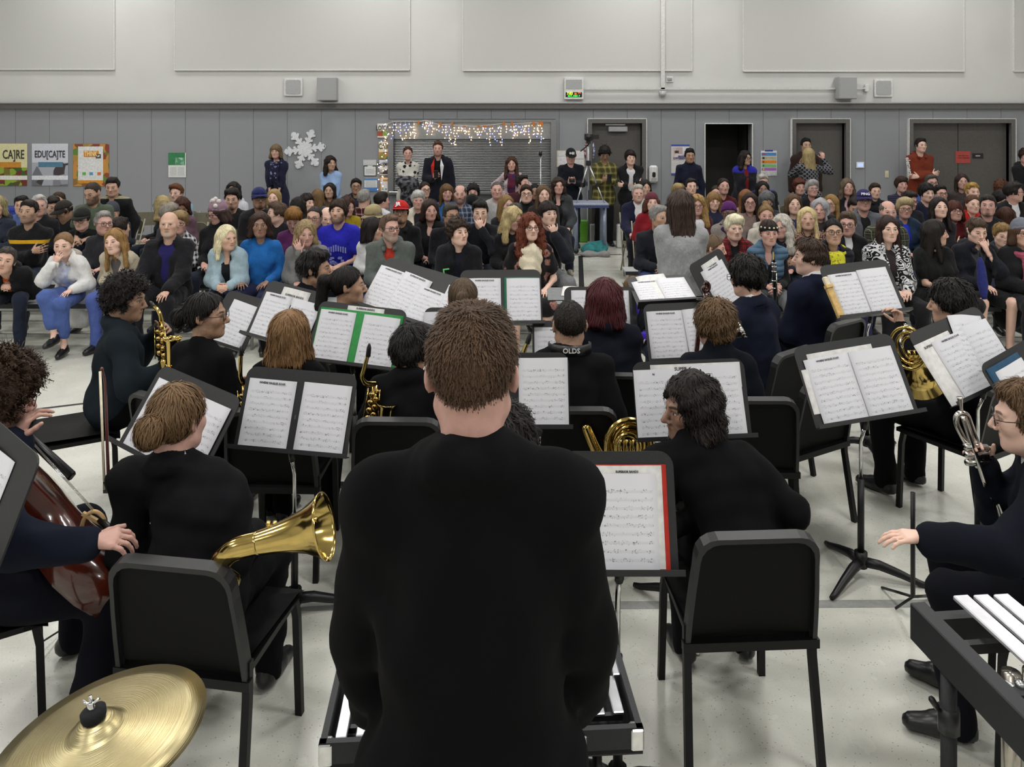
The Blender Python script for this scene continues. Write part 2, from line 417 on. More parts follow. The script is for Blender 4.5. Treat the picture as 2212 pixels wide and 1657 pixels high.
def cloth(c, pat=None, c2='#ffffff', c3='#000000', sc_=1.0, z0=0.0, rough=0.9):
    key = ('cl', c, pat, c2, c3, sc_, z0)
    if key in _mats: return _mats[key]
    t = NT('cloth'); P = t.coord(); a = hexc(c)+(1,); b = hexc(c2)+(1,); e = hexc(c3)+(1,)
    X, Y, Z = t.sep(P)
    fold = t.noise(t.mapping(P, (1, 1, 0.55)), 11, 3, 0.55)
    weave = t.noise(P, 420, 2)
    colr = a
    def band(v, per, lo, hi):
        f = t.ma('FRACT', t.ma('DIVIDE', t.ma('ADD', v, 7.0), per)); return t.ma('MULTIPLY', t.ma('GREATER_THAN', f, lo), t.ma('LESS_THAN', f, hi))
    H = t.ma('ADD', X, t.ma('MULTIPLY', Y, 0.8))
    if pat == 'plaid':
        p = 0.075*sc_
        colr = t.mix(t.ma('MULTIPLY', band(H, p, 0, .5), .6), a, b); colr = t.mix(t.ma('MULTIPLY', band(Z, p, 0, .5), .6), colr, b)
        colr = t.mix(t.ma('MULTIPLY', t.ma('MAXIMUM', band(H, p, .7, .78), band(Z, p, .7, .78)), .8), colr, e)
    elif pat == 'check':
        p = 0.05*sc_; f = t.ma('MULTIPLY', t.ma('ADD', band(H, p, 0, .5), band(Z, p, 0, .5)), 0.5); colr = t.mix(f, a, b)
    elif pat == 'diamond':
        u = t.ma('ADD', X, Z); v = t.ma('SUBTRACT', X, Z); p = 0.045*sc_
        colr = t.mix(t.ma('MAXIMUM', band(u, p, 0, .3), band(v, p, 0, .3)), a, b)
    elif pat == 'stripe1':
        colr = t.mix(t.ma('MULTIPLY', t.ma('GREATER_THAN', Z, z0), t.ma('LESS_THAN', Z, z0+0.035*sc_)), a, b)
    elif pat == 'ribs': colr = t.mix(band(Z, 0.03*sc_, 0, .5), a, b)
    elif pat == 'floral':
        d = t.vor(P, 9/sc_); w_ = t.noise(P, 30, 3); f = t.rng(t.ma('ADD', d, t.ma('MULTIPLY', w_, .5)), 0.55, 0.62, 1, 0)
        colr = t.mix(f, a, t.mix(t.rng(t.noise(P, 55, 2), .45, .6), b, e))
    elif pat == 'spots':
        d = t.vor(P, 14/sc_); w_ = t.noise(P, 70, 2); colr = t.mix(t.rng(t.ma('ADD', d, t.ma('MULTIPLY', w_, .35)), 0.5, 0.54, 1, 0), a, b)
    elif pat == 'geo':
        u = t.noise(t.mapping(P, (6, 6, 9), (0, .6, .4)), 1.8/sc_, 1); f = t.ma('FRACT', t.ma('MULTIPLY', u, 7)); g = t.vor(P, 11/sc_, out='Color')
        gx = t.sep(g)[0]; colr = t.mix(t.ma('GREATER_THAN', t.ma('ADD', f, t.ma('MULTIPLY', t.ma('SUBTRACT', gx, .5), .7)), .55), a, b)
    elif pat == 'blotch':
        colr = t.mix(t.rng(t.noise(P, 13/sc_, 3), .44, .58), a, b)
    elif pat == 'quilt':
        fr = t.ma('ABSOLUTE', t.ma('SUBTRACT', t.ma('FRACT', t.ma('DIVIDE', t.ma('ADD', Z, 7.0), 0.055*sc_)), .5))
        fold = t.ma('ADD', t.ma('MULTIPLY', t.ma('SUBTRACT', .5, t.ma('MULTIPLY', fr, fr)), 2.2), t.ma('MULTIPLY', fold, .35))
    elif pat == 'melange':
        colr = t.mix(t.rng(t.noise(P, 420, 2), .35, .65), a, b)
    elif pat == 'upper':
        colr = t.mix(t.rng(Z, z0-0.01, z0+0.01), a, b)
    sh = t.rng(weave, 0.3, 0.7, 0.82, 1.14)
    mm = t.n('ShaderNodeMix', data_type='RGBA', blend_type='MULTIPLY'); mm.inputs[0].default_value = 1
    t.put(colr, mm.inputs[6])
    cm = t.n('ShaderNodeCombineColor'); [t.put(sh, cm.inputs[i]) for i in range(3)]; t.t.links.new(cm.outputs[0], mm.inputs[7])
    t.set(mm.outputs[2], rough, spec=0.25, sheen=0.06)
    t.bump(t.ma('ADD', fold, t.ma('MULTIPLY', weave, 0.008)), 0.6, 0.05)
    _mats[key] = t.m
    return t.m
def suit(c):
    key = ('suit', c)
    if key in _mats: return _mats[key]
    t = NT('wool_suit'); P = t.coord(); a = hexc(c)
    f = t.noise(t.mapping(P, (1, 1, .45), (.2, .3, 0)), 7, 1.5, .4); wv = t.noise(P, 700, 2)
    t.set(t.mix(t.rng(wv, .3, .7), tuple(q*.8 for q in a)+(1,), tuple(q*1.2 for q in a)+(1,)), .95, spec=.12)
    t.bump(t.ma('ADD', f, t.ma('MULTIPLY', wv, .004)), .5, .05); _mats[key] = t.m
    return t.m
LEATHER = lambda c: plain('leather_' + c, c, 0.35, var=0.1, bump=0.2)

def nrm(v): v = np.asarray(v, float); return v/max(np.linalg.norm(v), 1e-9)
def ik(S, T, l1, l2, pole):
    S = np.asarray(S, float); T = np.asarray(T, float); dv = T-S; d = np.linalg.norm(dv)
    dmax = (l1+l2)*0.995
    if d > dmax: T = S + dv/d*dmax; dv = T-S; d = dmax
    u = dv/d; a = (l1*l1-l2*l2+d*d)/(2*d); h = math.sqrt(max(l1*l1-a*a, 1e-6))
    p = np.asarray(pole, float); p = nrm(p - u*(p@u))
    return S + u*a + p*h, T
def hand_prims(W, d, n, side, curl=28, sc_=1.0, spread=1.0, point=False):
    """palm, four unequal bent fingers and a thumb leaving the side of the palm"""
    d = nrm(d); n = nrm(np.asarray(n, float) - d*(np.asarray(n, float)@d)); s = np.cross(d, n)*side
    pr = []
    kn = [W + sc_*(d*(0.088-0.006*abs(i-1.2)) + s*(0.031-0.0205*i)) for i in range(4)]
    for k_ in kn: pr.append(C(W + d*0.008*sc_, k_, 0.019*sc_, 0.0125*sc_, 0.012))
    for i, L in enumerate((0.92, 1.05, 0.97, 0.76)):
        p = kn[i]; ang = math.radians(curl*0.8); dd = nrm(d + s*0.1*spread*(1.5-i))
        cu = 6 if (point and i == 0) else curl
        for j, ln in enumerate((0.042, 0.027, 0.021)):
            a = math.radians(cu)*(0.7+0.55*j) if j else math.radians(cu)*0.7
            dd = nrm(dd*math.cos(a) + n*math.sin(a)*1.0); q = p + dd*ln*L*sc_
            pr.append(C(p, q, (0.0092-0.0008*j)*sc_, (0.0085-0.0008*j)*sc_, 0.003)); p = q
    p = W + sc_*(d*0.022 + s*0.02); dd = nrm(s*0.75 + d*0.65 + n*0.35)
    for ln, r in ((0.042, 0.0125), (0.03, 0.0105), (0.024, 0.009)):
        q = p + dd*ln*sc_; pr.append(C(p, q, r*sc_, r*0.9*sc_, 0.006)); p = q; dd = nrm(dd + d*0.28 + n*0.1)
    return pr

def head_prims(sex, rs, nb, full=False):
    f = sex == 'f'; kd = sex == 'k'
    jw = rs.uniform(0.9, 1.04)*(0.84 if f else 1)*(0.93 if kd else 1); ns = rs.uniform(0.85, 1.15)*(0.88 if f else 1)*(0.8 if kd else 1)
    pr = [E((0, -.012, .03), (.075, .095, .088), .02), E((0, .028, -.028), ((.06 if f else .063), .06, .082), .03),
          E((0, .034, -.072), (.05*jw, .05, .038), .03), E((0, .074, -.095), (.019*jw, .016, .015), .02)]
    for s in (-1, 1):
        pr += [E((s*.041, .056, -.02), (.024, .026, .024), .025), C((s*.052*jw, .0, -.06), (s*.022, .06, -.092), .018, .014, .03),
               C((s*.014, .088, .025), (s*.046, .07, .026), .009 if not f else .007, .008, .012)]
    if full: pr += [E((0, .07, -.102), (.036, .026, .026), .02), C((-.05, .02, -.07), (-.02, .07, -.098), .018, .02, .02), C((.05, .02, -.07), (.02, .07, -.098), .018, .02, .02)]
    for s in (-1, 1): pr.append(CUT((s*.031, .108, .003), (.018, .021, .011), .012))
    for s in (-1, 1): pr.append(E((s*.031, .0775, .004), (.0145, .0125, .0115), .004))
    pr += [C((0, .086, .016), (0, .107+.006*ns, -.028), .0085, .0115*ns, .012), E((-.0115*ns, .099, -.035), (.0095, .01, .0085), .007), E((.0115*ns, .099, -.035), (.0095, .01, .0085), .007),
           C((-.015, .084, -.058), (.015, .084, -.058), .0085, .0085, .008), C((-.012, .083, -.068), (.012, .083, -.068), .0085, .0085, .006)]
    for s in (-1, 1):
        R = rotz(s*0.35)
        pr += [E((s*.079, -.012, .0), (.008, .021, .033), .006, R), CUT((s*.088, -.006, .004), (.006, .011, .019), .006, R)]
    nw = (.046 if f else .056)*(0.85 if kd else 1)
    pr.append(C((0, -.022, -.05), nb, nw, nw*1.06, .03))
    return pr

def cone(P, a, b, ra, rb): return sd_cone(P, v3(*a), v3(*b), ra, rb)
def ring(P, c, r): return sd_ell(P, v3(*c), r)
def hair_shape(style, vox, rs):
    """field of the hair in head units; returns Fd, lo"""
    st = style.split('+'); base = st[0]; mods = st[1:]
    t = {'buzz': .004, 'short': .011, 'fade': .012, 'side': .013, 'mop': .022, 'curly': .03, 'afro': .045, 'fringe': .006, 'thin': .006,
         'bob': .018, 'long': .014, 'wavy': .02, 'pony': .009, 'bun': .009, 'pixie': .018, 'topbun': .01, 'bowl': .018, 'xlong': .014, 'curlylong': .024}[base]
    lo = np.array([-.19, -.24, -.24]); hi = np.array([.19, .16, .19])
    if base in ('long', 'wavy', 'xlong', 'curlylong'): lo[2] = -.40 if base != 'xlong' else -.5
    if 'tail' in mods or base == 'pony': lo[2] = -.33
    n = np.ceil((hi-lo)/vox).astype(int)+1
    P = np.stack(np.meshgrid(*[lo[i]+vox*np.arange(n[i]) for i in range(3)], indexing='ij'), -1)
    x, y, z = P[..., 0], P[..., 1], P[..., 2]; ax = np.abs(x)
    def cran(t, tz=1.2): return ring(P, (0, -.012, .03), (.075+t, .095+t, .088+t*tz))
    def plane(zf, zn, yf=.083):
        m = (zf-zn)/(yf+.095); return ((zf - m*(yf - y)) - z)*0.75
    rec = .014 if 'rec' in mods else 0
    if base in ('buzz', 'short', 'side', 'mop', 'curly', 'afro', 'bowl', 'pixie', 'fade'):
        F = cran(t)
        if base == 'fade': F = F + np.clip((.055 - z - np.maximum(0, .04+y)*.0)/.06, 0, 1)*.0105
        if base == 'fade': F = smin(F, ring(P, (0, .03, .1), (.06, .055, .02)), .03)
        if base == 'side': F = smin(F, ring(P, (.012, .035, .095), (.068, .062, .034)), .03)
        if base == 'short': F = smin(F, ring(P, (0, .03, .1), (.06, .055, .02)), .03)
        if base == 'pixie': F = smin(F, ring(P, (-.01, .03, .09), (.08, .07, .045)), .03)
        zf, zn = {'fade': (.074, -.075), 'buzz': (.078, -.055), 'short': (.074, -.06), 'side': (.074, -.065), 'mop': (.05, -.1), 'curly': (.06, -.085), 'afro': (.055, -.1), 'bowl': (.042, -.07), 'pixie': (.05, -.085)}[base]
        pl_ = plane(zf, zn - (.02 if 'low' in mods else 0), .083 - rec)
        sb = np.maximum(np.maximum((-.03 if base != 'buzz' else -.015) - z, y - .036), .052 - ax)*.8
        F = smax(F, np.minimum(pl_, sb), .008)
        F = smax(F, -ring(P, (0, .115, -.02 if base in ('mop', 'bowl', 'pixie', 'afro') else -.005), (.058, .06 + rec, .074)), .01)
    elif base in ('fringe', 'thin'):
        F = smax(cran(t), plane(.03, -.06, .05), .008)
        F = smax(F, -ring(P, (0, .03, .13), (.072 if base == 'fringe' else .05, .12, .085 if base == 'fringe' else .05)), .012)
    else:
        F = cran(t)
        if base in ('bob', 'long', 'wavy', 'xlong', 'curlylong'):
            L = {'bob': .10, 'long': .25, 'wavy': .23, 'xlong': .4, 'curlylong': .24}[base]; wd = {'bob': .03, 'long': .024, 'wavy': .034, 'xlong': .028, 'curlylong': .05}[base]
            if 'short' in mods: L *= 0.75
            for s in (-1, 1):
                F = smin(F, cone(P, (s*.068, -.012, .045), (s*.078, -.002, -.07), .028+t*.4, wd), .03)
                F = smin(F, cone(P, (s*.08, -.005, -.05), (s*(.085+.5*wd), .03 if L > .2 else .0, -L), wd, wd*(.9 if base != 'wavy' else 1.1)), .03)
                F = smin(F, cone(P, (s*.04, -.06, .0), (s*.055, -.075, -L-.02), .05, .04+wd*.3), .03)
            F = smin(F, cone(P, (0, -.07, .02), (0, -.085, -L-.02), .055, .045), .03)
            if L < .15: F = smax(F, -z - L - .03 + .3*np.maximum(y, 0)*0, .01)
        else:   # pulled back
            F = smax(F, plane(.068, -.075), .012)
        lowbang = 'bangs' in mods
        F = smax(F, -ring(P, (0, .11, -.062 if lowbang else -.045), (.062, .1, .1 if lowbang else .128)), .012)
        if base in ('long', 'wavy', 'bob', 'xlong', 'curlylong'): F = smax(F, -cone(P, (0, .06, -.06), (0, .12, -.5), .052, .09), .012)
        if base == 'pony' or 'tail' in mods:
            F = smin(F, cone(P, (0, -.095, .055), (0, -.15, .045), .022, .028), .012); F = smin(F, cone(P, (0, -.15, .045), (0, -.165, -.12), .034, .036), .02); F = smin(F, cone(P, (0, -.165, -.12), (0, -.15, -.27), .036, .012), .02)
        if base == 'bun': F = smin(F, ring(P, (0, -.135, .0), (.05, .042, .048)), .012)
        if base == 'topbun': F = smin(F, ring(P, (0, -.06, .14), (.036, .036, .03)), .012)
    amp = {'curly': .009, 'afro': .011, 'curlylong': .008, 'wavy': .006, 'mop': .005, 'pixie': .004, 'side': .0055, 'short': .004, 'bowl': .003, 'bob': .003}.get(base, .0015)
    fr = 170 if base in ('curly', 'afro') else (150 if base == 'curlylong' else 75)
    F = F + wob(amp, fr, rs.randint(999))(P)
    for a_ in range(3):
        s = [slice(None)]*3
        for e_ in (0, -1): s[a_] = e_; F[tuple(s)] = np.abs(F[tuple(s)])+.001
    return F, lo
def trilin(Fd, lo, vox, P):
    g = np.clip((P-lo)/vox, 0, np.array(Fd.shape)-1.001); i = g.astype(int); f = g-i
    r = 0
    for dx in (0, 1):
        for dy in (0, 1):
            for dz in (0, 1):
                wgt = (f[:, 0] if dx else 1-f[:, 0])*(f[:, 1] if dy else 1-f[:, 1])*(f[:, 2] if dz else 1-f[:, 2])
                r = r + wgt*Fd[i[:, 0]+dx, i[:, 1]+dy, i[:, 2]+dz]
    return r
def ribbons(Fd, lo, vox, V, n, length, width, rs, lift=.003, curl=0.0, seg=5, up=0.0, nofront=False):
    """locks of hair that follow the hair surface"""
    if len(V) == 0: return np.zeros((0, 3)), np.zeros((0, 4), int)
    fr_ = (V[:, 1] > .035) & (np.abs(V[:, 0]) < .06) & (V[:, 2] < .1) if nofront else np.zeros(len(V), bool)
    V = V[~fr_]
    if len(V) == 0: return np.zeros((0, 3)), np.zeros((0, 4), int)
    P = V[rs.randint(len(V), size=n)] + rs.normal(size=(n, 3))*.003
    L = length*rs.uniform(.55, 1.25, n); lf = lift*rs.uniform(-.2, 1.6, n); ph = rs.uniform(0, 6.3, n)
    crown = v3(0, -.03, .13); rows = []; eps = vox*0.8
    jit = rs.normal(size=(n, 3))*.28
    for i in range(seg+1):
        G = np.stack([trilin(Fd, lo, vox, P+e)-trilin(Fd, lo, vox, P-e) for e in np.eye(3)*eps], 1)
        G = G/np.maximum(np.linalg.norm(G, axis=1), 1e-9)[:, None]
        f = trilin(Fd, lo, vox, P); u = i/seg
        P = P - G*np.clip(f - lf*(0.3+u*1.4), -.03, .012)[:, None]
        D = (P-crown)*np.array([1.2, 1.0, .3]); D = D/np.maximum(np.linalg.norm(D, axis=1), 1e-9)[:, None]
        D = D*.6 + np.array([0, -.05, -1.]) + jit + G*up
        D = D - G*((D*G).sum(1)*(1 if up == 0 else .3))[:, None]; D = D/np.maximum(np.linalg.norm(D, axis=1), 1e-9)[:, None]
        S = np.cross(G, D); S = S/np.maximum(np.linalg.norm(S, axis=1), 1e-9)[:, None]
        wv = width*(1-u)**.6*.5 + .0004
        Q = P + S*(curl*np.sin(ph+u*9))[:, None] + G*(curl*.7*np.cos(ph+u*9))[:, None]
        rows.append((Q - S*wv, Q + S*wv)); P = P + D*(L/seg)[:, None]
    if nofront:
        bad = np.zeros(n, bool)
        for a, b in rows: bad |= ring(a, (0, .11, -.045), (.058, .095, .125)) < 0
        rows = [(a[~bad], b[~bad]) for a, b in rows]; n = int((~bad).sum())
        if n == 0: return np.zeros((0, 3)), np.zeros((0, 4), int)
    Vv = np.concatenate([np.stack([a, b], 1).reshape(-1, 3) for a, b in rows])
    Qs = []
    for i in range(seg):
        b0 = i*2*n; b1 = b0+2*n; k_ = np.arange(n)*2
        Qs.append(np.stack([b0+k_, b0+k_+1, b1+k_+1, b1+k_], 1))
    return Vv, np.concatenate(Qs)

def build_glasses(parent, X, mat, thick=.0022, up=0.0, rnd=False, yo=0.0):
    mb = MB()
    for s in (-1, 1):
        P = [(q[0]+s*.0325, .104+yo-abs(q[0])*.1, q[1]+.002+up) for q in roundrect(.05, .034, .0165 if rnd else .01, 3)]
        mb.tube(P, thick, 5, closed=True)
        mb.tube([(s*.057, .098+yo, .008+up), (s*.08, .07, .010+up), (s*.085, -.01, .012+up)], thick, 4)
    mb.tube([(-.009, .104+yo, .006+up), (0, .108+yo, .008+up), (.009, .104+yo, .006+up)], thick, 4)
    me = mb.mesh('glasses'); V = np.zeros(len(me.vertices)*3, np.float32); me.vertices.foreach_get('co', V)
    me.vertices.foreach_set('co', X(V.reshape(-1, 3)).astype(np.float32).ravel()); me.update()
    return link('glasses', me, mat, parent)
def build_hat(parent, X, kind, c, vox, c2=None, turn=0.0):
    """cap, snap (flat brim), beanie, bucket, visorcap, band"""
    mt = cloth(c, 'ribs', c2 or c, sc_=.3) if kind == 'beanie' else cloth(c)
    R = rotz(turn)
    pr = [E((0, -.012, .036), (.089, .109, .1 if kind != 'snap' else .104), .02)]
    if kind == 'beanie': pr = [E((0, -.018, .045), (.09, .112, .105), .02)]
    if kind == 'bucket': pr = [E((0, -.012, .045), (.088, .108, .09), .02), E((0, -.01, .09), (.07, .09, .045), .03)]
    def yz(v): return v
    zc = {'cap': .045, 'snap': .043, 'beanie': .03, 'bucket': .045, 'band': .03}[kind]
    nrmv = (0, .12, -1) if kind in ('cap', 'snap') else (0, .38, -1) if kind == 'beanie' else (0, .25, -1)
    pr.append(PL((0, .08, zc if kind != 'beanie' else .05), nrmv, .004))
    if kind == 'band': pr.append(PL((0, .08, .085), (0, -.35, 1), .004))
    V, Q = sdf(pr, max(vox, .006))
    if len(V) == 0: return
    hat = link({'cap': 'cap', 'snap': 'cap', 'beanie': 'beanie', 'bucket': 'sun_hat', 'band': 'headband'}[kind], fast_mesh('hat', X(V), Q), mt, parent)
    if kind in ('cap', 'snap', 'bucket'):
        mb = MB(); n = 14; V = []; F = []
        full = kind == 'bucket'
        for i in range(n+1):
            a = (-PI + 2*PI*i/n) if full else math.radians(-78 + 156*i/n)
            ri = (.088*math.sin(a), .108*math.cos(a)-.012); wd = .045 if full else .068*max(0.02, math.cos(a*1.12))**.6
            ro = (ri[0]*(1+wd/.1*(1 if full else .25)), ri[1] + (wd*math.cos(a) if full else wd))
            dz = -.018 if full else (-.012 - (0 if kind == 'snap' else .9*ro[0]**2*4))
            zi = zc + .004 - (0.03 - ri[1]*.3 if full else 0)
            for th in (0.003, -.003): V += [(ri[0]*.98, ri[1]*.98, zi+th), (ro[0], ro[1], zi+dz+th)]
        for i in range(n):
            b = i*4; F += [(b, b+1, b+5, b+4), (b+2, b+6, b+7, b+3), (b+1, b+3, b+7, b+5)]
        A = np.array(V) @ R.T
        mb.add([tuple(q) for q in X(A)], F, True); mb.build('brim', mt if not c2 or kind == 'bucket' else cloth(c2), hat)
    if kind == 'beanie':
        V, Q = sdf([E((0, -.018, .04), (.096, .118, .1), .02), PL((0, .08, .05), nrmv, .004), PL((0, .08, .085), (0, -.38, 1), .004)], max(vox, .007))
        if len(V): link('cuff', fast_mesh('cuff', X(V), Q), mt, hat)
    return hat

ALLP = []
def person(label, x, y, d, a=0, pose='sit', sex='m', hy=0, hp=0, hr=0, lean=6, arms='lap', skin='l', hair='short', hc='#2a1d15',
           beard=0, bc=None, glasses=None, hat=None, top=('#222222',), jacket=None, legs='#1b2130', shoes='#17171a', scarf=None, hood=None,
           fat=1.0, seat=0.45, q=1.0, name='person', group=None, sleeves='long', bscale=None, hs=None, jk_w=0.06, root=None, bare_legs=False,
           locks=None, ear_y=None, vest=False, rnd=False, wrist=None, knees=None, cross=False, collar=None, splay=0.05, sx=0.0, sh=1.0, lock_w=.009, twist=0.0, long_top=0.0, head_y=0, scarf_big=False, flap=False):
    """one figure whose head top is at pixel (x, y) and distance d; a = facing (0 to the camera, + to image right)"""
    rs = np.random.RandomState(int(sum(ord(c_)*(i_+1) for i_, c_ in enumerate(label))) % 99991)
    f = sex == 'f'; kd = sex == 'k'
    hsz = hs or (0.985 if f else (0.93 if kd else 1.03)); b = bscale or (0.93 if f else (0.74 if kd else 1.0))
    zt = px(x, y, d).z; a_ = math.radians(a); L = math.radians(lean)
    hat_t = .028 if hat else {'afro': .055, 'curly': .036, 'mop': .03, 'wavy': .024, 'bald': 0, 'fringe': 0, 'thin': .002, 'buzz': .006, 'topbun': .012, 'curlylong': .03}.get(hair.split('+')[0], .016)
    topz = (.118 + hat_t)*hsz
    up = lambda g: v3(0, math.sin(g), math.cos(g)); fw = lambda g: v3(0, math.cos(g), -math.sin(g))
    if pose == 'sit':
        zs = seat
        if not kd: b = min(b*1.03, max(.80, (zt - topz - zs)/(.28 + .47*math.cos(L))))
        hip = v3(0, 0, zs + .095*b)
        def headz(T, L): return hip[2] + T*math.cos(L) + .185*b*math.cos(L*.55) + topz
        T = (zt - topz - .185*b*math.cos(L*.55) - hip[2])/math.cos(L)
        if T > .6*b: print('TALL', label, round(T/b, 2), round(zt, 2)); 
        k_ = 0
        while T < .43*b and L < .9 and k_ < 60:
            L += .02; T = (zt - topz - .185*b*math.cos(L*.55) - hip[2])/math.cos(L); k_ += 1
        if T < .36*b: print('SHORT', label, round(T/b, 2), round(zt, 2)); T = .36*b
    else:
        b = zt/1.79*(1.0 if not bscale else 1.0); hip = v3(0, 0, .93*b); zs = hip[2]; T = (zt - topz - .185*b - hip[2])/math.cos(L)
    u = up(L); v = fw(L)
    nb = hip + u*T + v3(sx, 0, 0); hc_ = nb + up(L*.55)*.185*b + fw(L*.55)*(.018+head_y)
    Rh = rotz(math.radians(hy)) @ rotx(math.radians(hp)) @ roty(math.radians(hr))
    X = lambda V: (np.asarray(V, float)*hsz) @ Rh.T + hc_
    wide = (.14 if f else .166)*b*sh
    S = {s: nb + v3(s*wide, 0, 0) - u*.045*b for s in (-1, 1)}
    if twist: 
        for s in (-1, 1): S[s] = nb + rotz(math.radians(twist)) @ v3(s*wide, 0, 0) - u*.045*b
    l1, l2 = .285*b, .25*b
    # ---- arms
    A = {}
    lapz = zs + .155*b
    presets = {'lap': (v3(.075, .30*b, lapz+.06), (-.55, .75, -.25), (0, -.3, -1)), 'knees': (v3(.15, .40*b, lapz+.03), (-.1, .9, -.35), (0, -.2, -1)),
               'clasp': (v3(.055, .34*b, lapz+.05), (-.6, .7, -.3), (-.6, -.5, -.4)), 'thigh': (v3(.14, .27*b, lapz+.045), (-.35, .9, -.15), (0, 0, -1)),
               'down': (v3(.24*b, .06, hip[2]-.06*b), (0, .15, -1), (-1, 0, 0)), 'front': (v3(.06, .21*b, hip[2]-.02), (-.5, .3, -.6), (-.4, -.8, 0)),
               'phone': (hip*1+u*.27*b+v*.27*b+v3(.055, 0, 0), (-.35, .45, .6), (-.5, -.5, .3)), 'cross': (hip+u*.27*b+v*.2*b+v3(-.115, 0, 0), (-.9, -.45, .25), (.3, -1, 0)),
               'back': (v3(.07, -.2*b, hip[2]+.02), (-.6, -.3, -.5), (0, 1, 0)), 'chin': (hc_+v3(.045, .105, -.2)*hsz, (-.25, .1, .95), (-.2, -.95, .1)),
               'face': (hc_+Rh@(v3(.035, .135, -.15)*hsz), (-.3, .0, .95), (-.1, -1, .0)), 'hips': (v3(.17*b, .06, hip[2]+.12*b), (-.6, .6, -.5), (-.7, -.5, 0)),
               'camera': (hc_+v3(.07, .2, -.16), (-.4, .2, .8), (-.5, -.6, 0)), 'hold': (v3(.09, .32*b, zs+.36*b), (-.3, .85, .25), (-.8, -.3, 0)),
               'wave': (nb+v3(.3*b, .12, .1), (.1, .1, 1), (0, 1, 0)), 'hide': (v3(.12, .22, lapz+.06), (-.3, .9, -.1), (0, 0, -1))}
    aa = (arms, arms) if isinstance(arms, str) else arms
    wr = wrist or {}
    rz0 = PI + a_; Rw0 = rotz(rz0); hw0 = px(x, y, d); of0 = Rw0 @ hc_; root0 = v3(hw0.x-of0[0], hw0.y-of0[1], 0)
    for s, nm in ((1, aa[0]), (-1, aa[1])):
        if not isinstance(nm, str) and isinstance(nm[0], tuple) and nm[0][0] == 'px':
            nm = (Rw0.T @ (np.array(px(*nm[0][1:])) - root0), Rw0.T @ v3(*nm[1]), Rw0.T @ v3(*nm[2]), nm[3])
        if isinstance(nm, str): w0, hd, pn = presets[nm]; w0 = np.array(w0, float); curl = 55 if nm in ('clasp', 'phone', 'camera', 'chin', 'hold', 'hips') else (14 if nm in ('knees', 'thigh', 'cross') else 28)
        else: w0, hd, pn, curl = np.array(nm[0], float), nm[1], nm[2], nm[3]
        fl = np.array([s, 1, 1.]) if isinstance(nm, str) else np.ones(3)
        if nm in ('chin', 'face', 'camera'): Tt = np.array(w0); Tt[0] = hc_[0] + (w0[0]-hc_[0])*s
        else: Tt = w0*fl
        if nm == 'cross' and s == -1: Tt = Tt - u*.04*b + v*.02
        pole = {'down': (s*.6, -1, 0), 'cross': (s*1, -.3, -1), 'hips': (s*1, -.4, .2), 'chin': (s*.5, .3, -1), 'face': (s*.6, .2, -1), 'phone': (s*.6, -.5, -1), 'wave': (s*1, 0, -1), 'camera': (s*.8, 0, -1)}.get(nm if isinstance(nm, str) else '', (s*.5, -.6, -.8))
        El, Wr = ik(S[s], Tt, l1, l2, pole)
        fd = nrm(Wr-El); hd = nrm(np.array(hd, float)*fl*.75 + fd*.45)
        A[s] = (S[s], El, Wr, hd, np.array(pn, float)*fl, curl)
    # ---- legs
    G = {}
    for s in (-1, 1):
        if pose == 'sit':
            hp_ = hip + v3(s*.085*b, .0, -.01); kn = v3(s*(.10+splay)*b, .43*b, zs+.065*b); an = v3(s*(.1+splay*.8)*b, .40*b, .085)
            if knees and s in knees: kn, an = (np.array(q_, float) for q_ in knees[s])
            if kd: an = v3(s*.1, .36*b, max(.09, zs-.4*b*.95))
        else:
            hp_ = hip + v3(s*.085*b, 0, -.02); kn = v3(s*.10*b, .02, .49*b); an = v3(s*.11*b, -.01, .085)
        G[s] = (hp_, kn, an)
    # ---- primitives
    fx = fat
    TT = T/.51
    wst = .128 if f else .142
    tors = [E(hip + v3(0, -.015, .01), (.168*b*fx**.5, .125*b*fx**.5, .125*b), .05, rotx(-L*.3)),
            E(hip + u*.17*TT + v*.005*fx, (wst*b*fx, .112*b*fx**1.25, .17*b*TT), .06, rotx(-L)),
            E(hip + u*.345*TT, (.155*b*(.9 if f else 1)*fx**.6*sh, .112*b*fx**.5, .175*b*TT), .06, rotx(-L)),
            C(S[-1], S[1], .05*b, .05*b, .035)]
    for s in (-1, 1): tors.append(C(nb + u*.03*b - v*.012, S[s]*.85 + nb*.15, .046*b, .046*b, .035))
    if f and not kd:
        for s in (-1, 1): tors.append(E(hip + u*.31*TT + v*.088*b*fx**.4 + v3(s*.072*b, 0, 0), (.066*b, .058*b, .066*b), .045))
    armp = {s: [C(A[s][0], A[s][1], .049*b*fx**.4, .042*b, .03), C(A[s][1], A[s][2], .044*b, .029*b, .02)] for s in A}
    legp = {s: [C(G[s][0], G[s][1], .088*b*fx**.4, .064*b, .05), C(G[s][1], G[s][2], .062*b, .044*b, .03)] for s in G}
    vb = min(max(.006*d*q, .038), .056)
    r0 = root or empty(name, (0, 0, 0), 0)
    rzz = PI + a_
    Rw = rotz(rzz); hw = px(x, y, d)
    off = Rw @ hc_
    r0.location = (hw.x - off[0], hw.y - off[1], 0.0); r0.rotation_euler = (0, 0, rzz)
    tag(r0, label, 'person', group)
    # ---- body: head + neck, hands and figure in one mesh
    nbh = (Rh.T @ (nb - v*.008 - u*.03 - hc_))/hsz
    vh = min(max(.00165*d*q, .0058), .014)
    hv, hq = sdf(head_prims(sex, rs, nbh, beard == 1), vh)
    brd = np.zeros(len(hv))
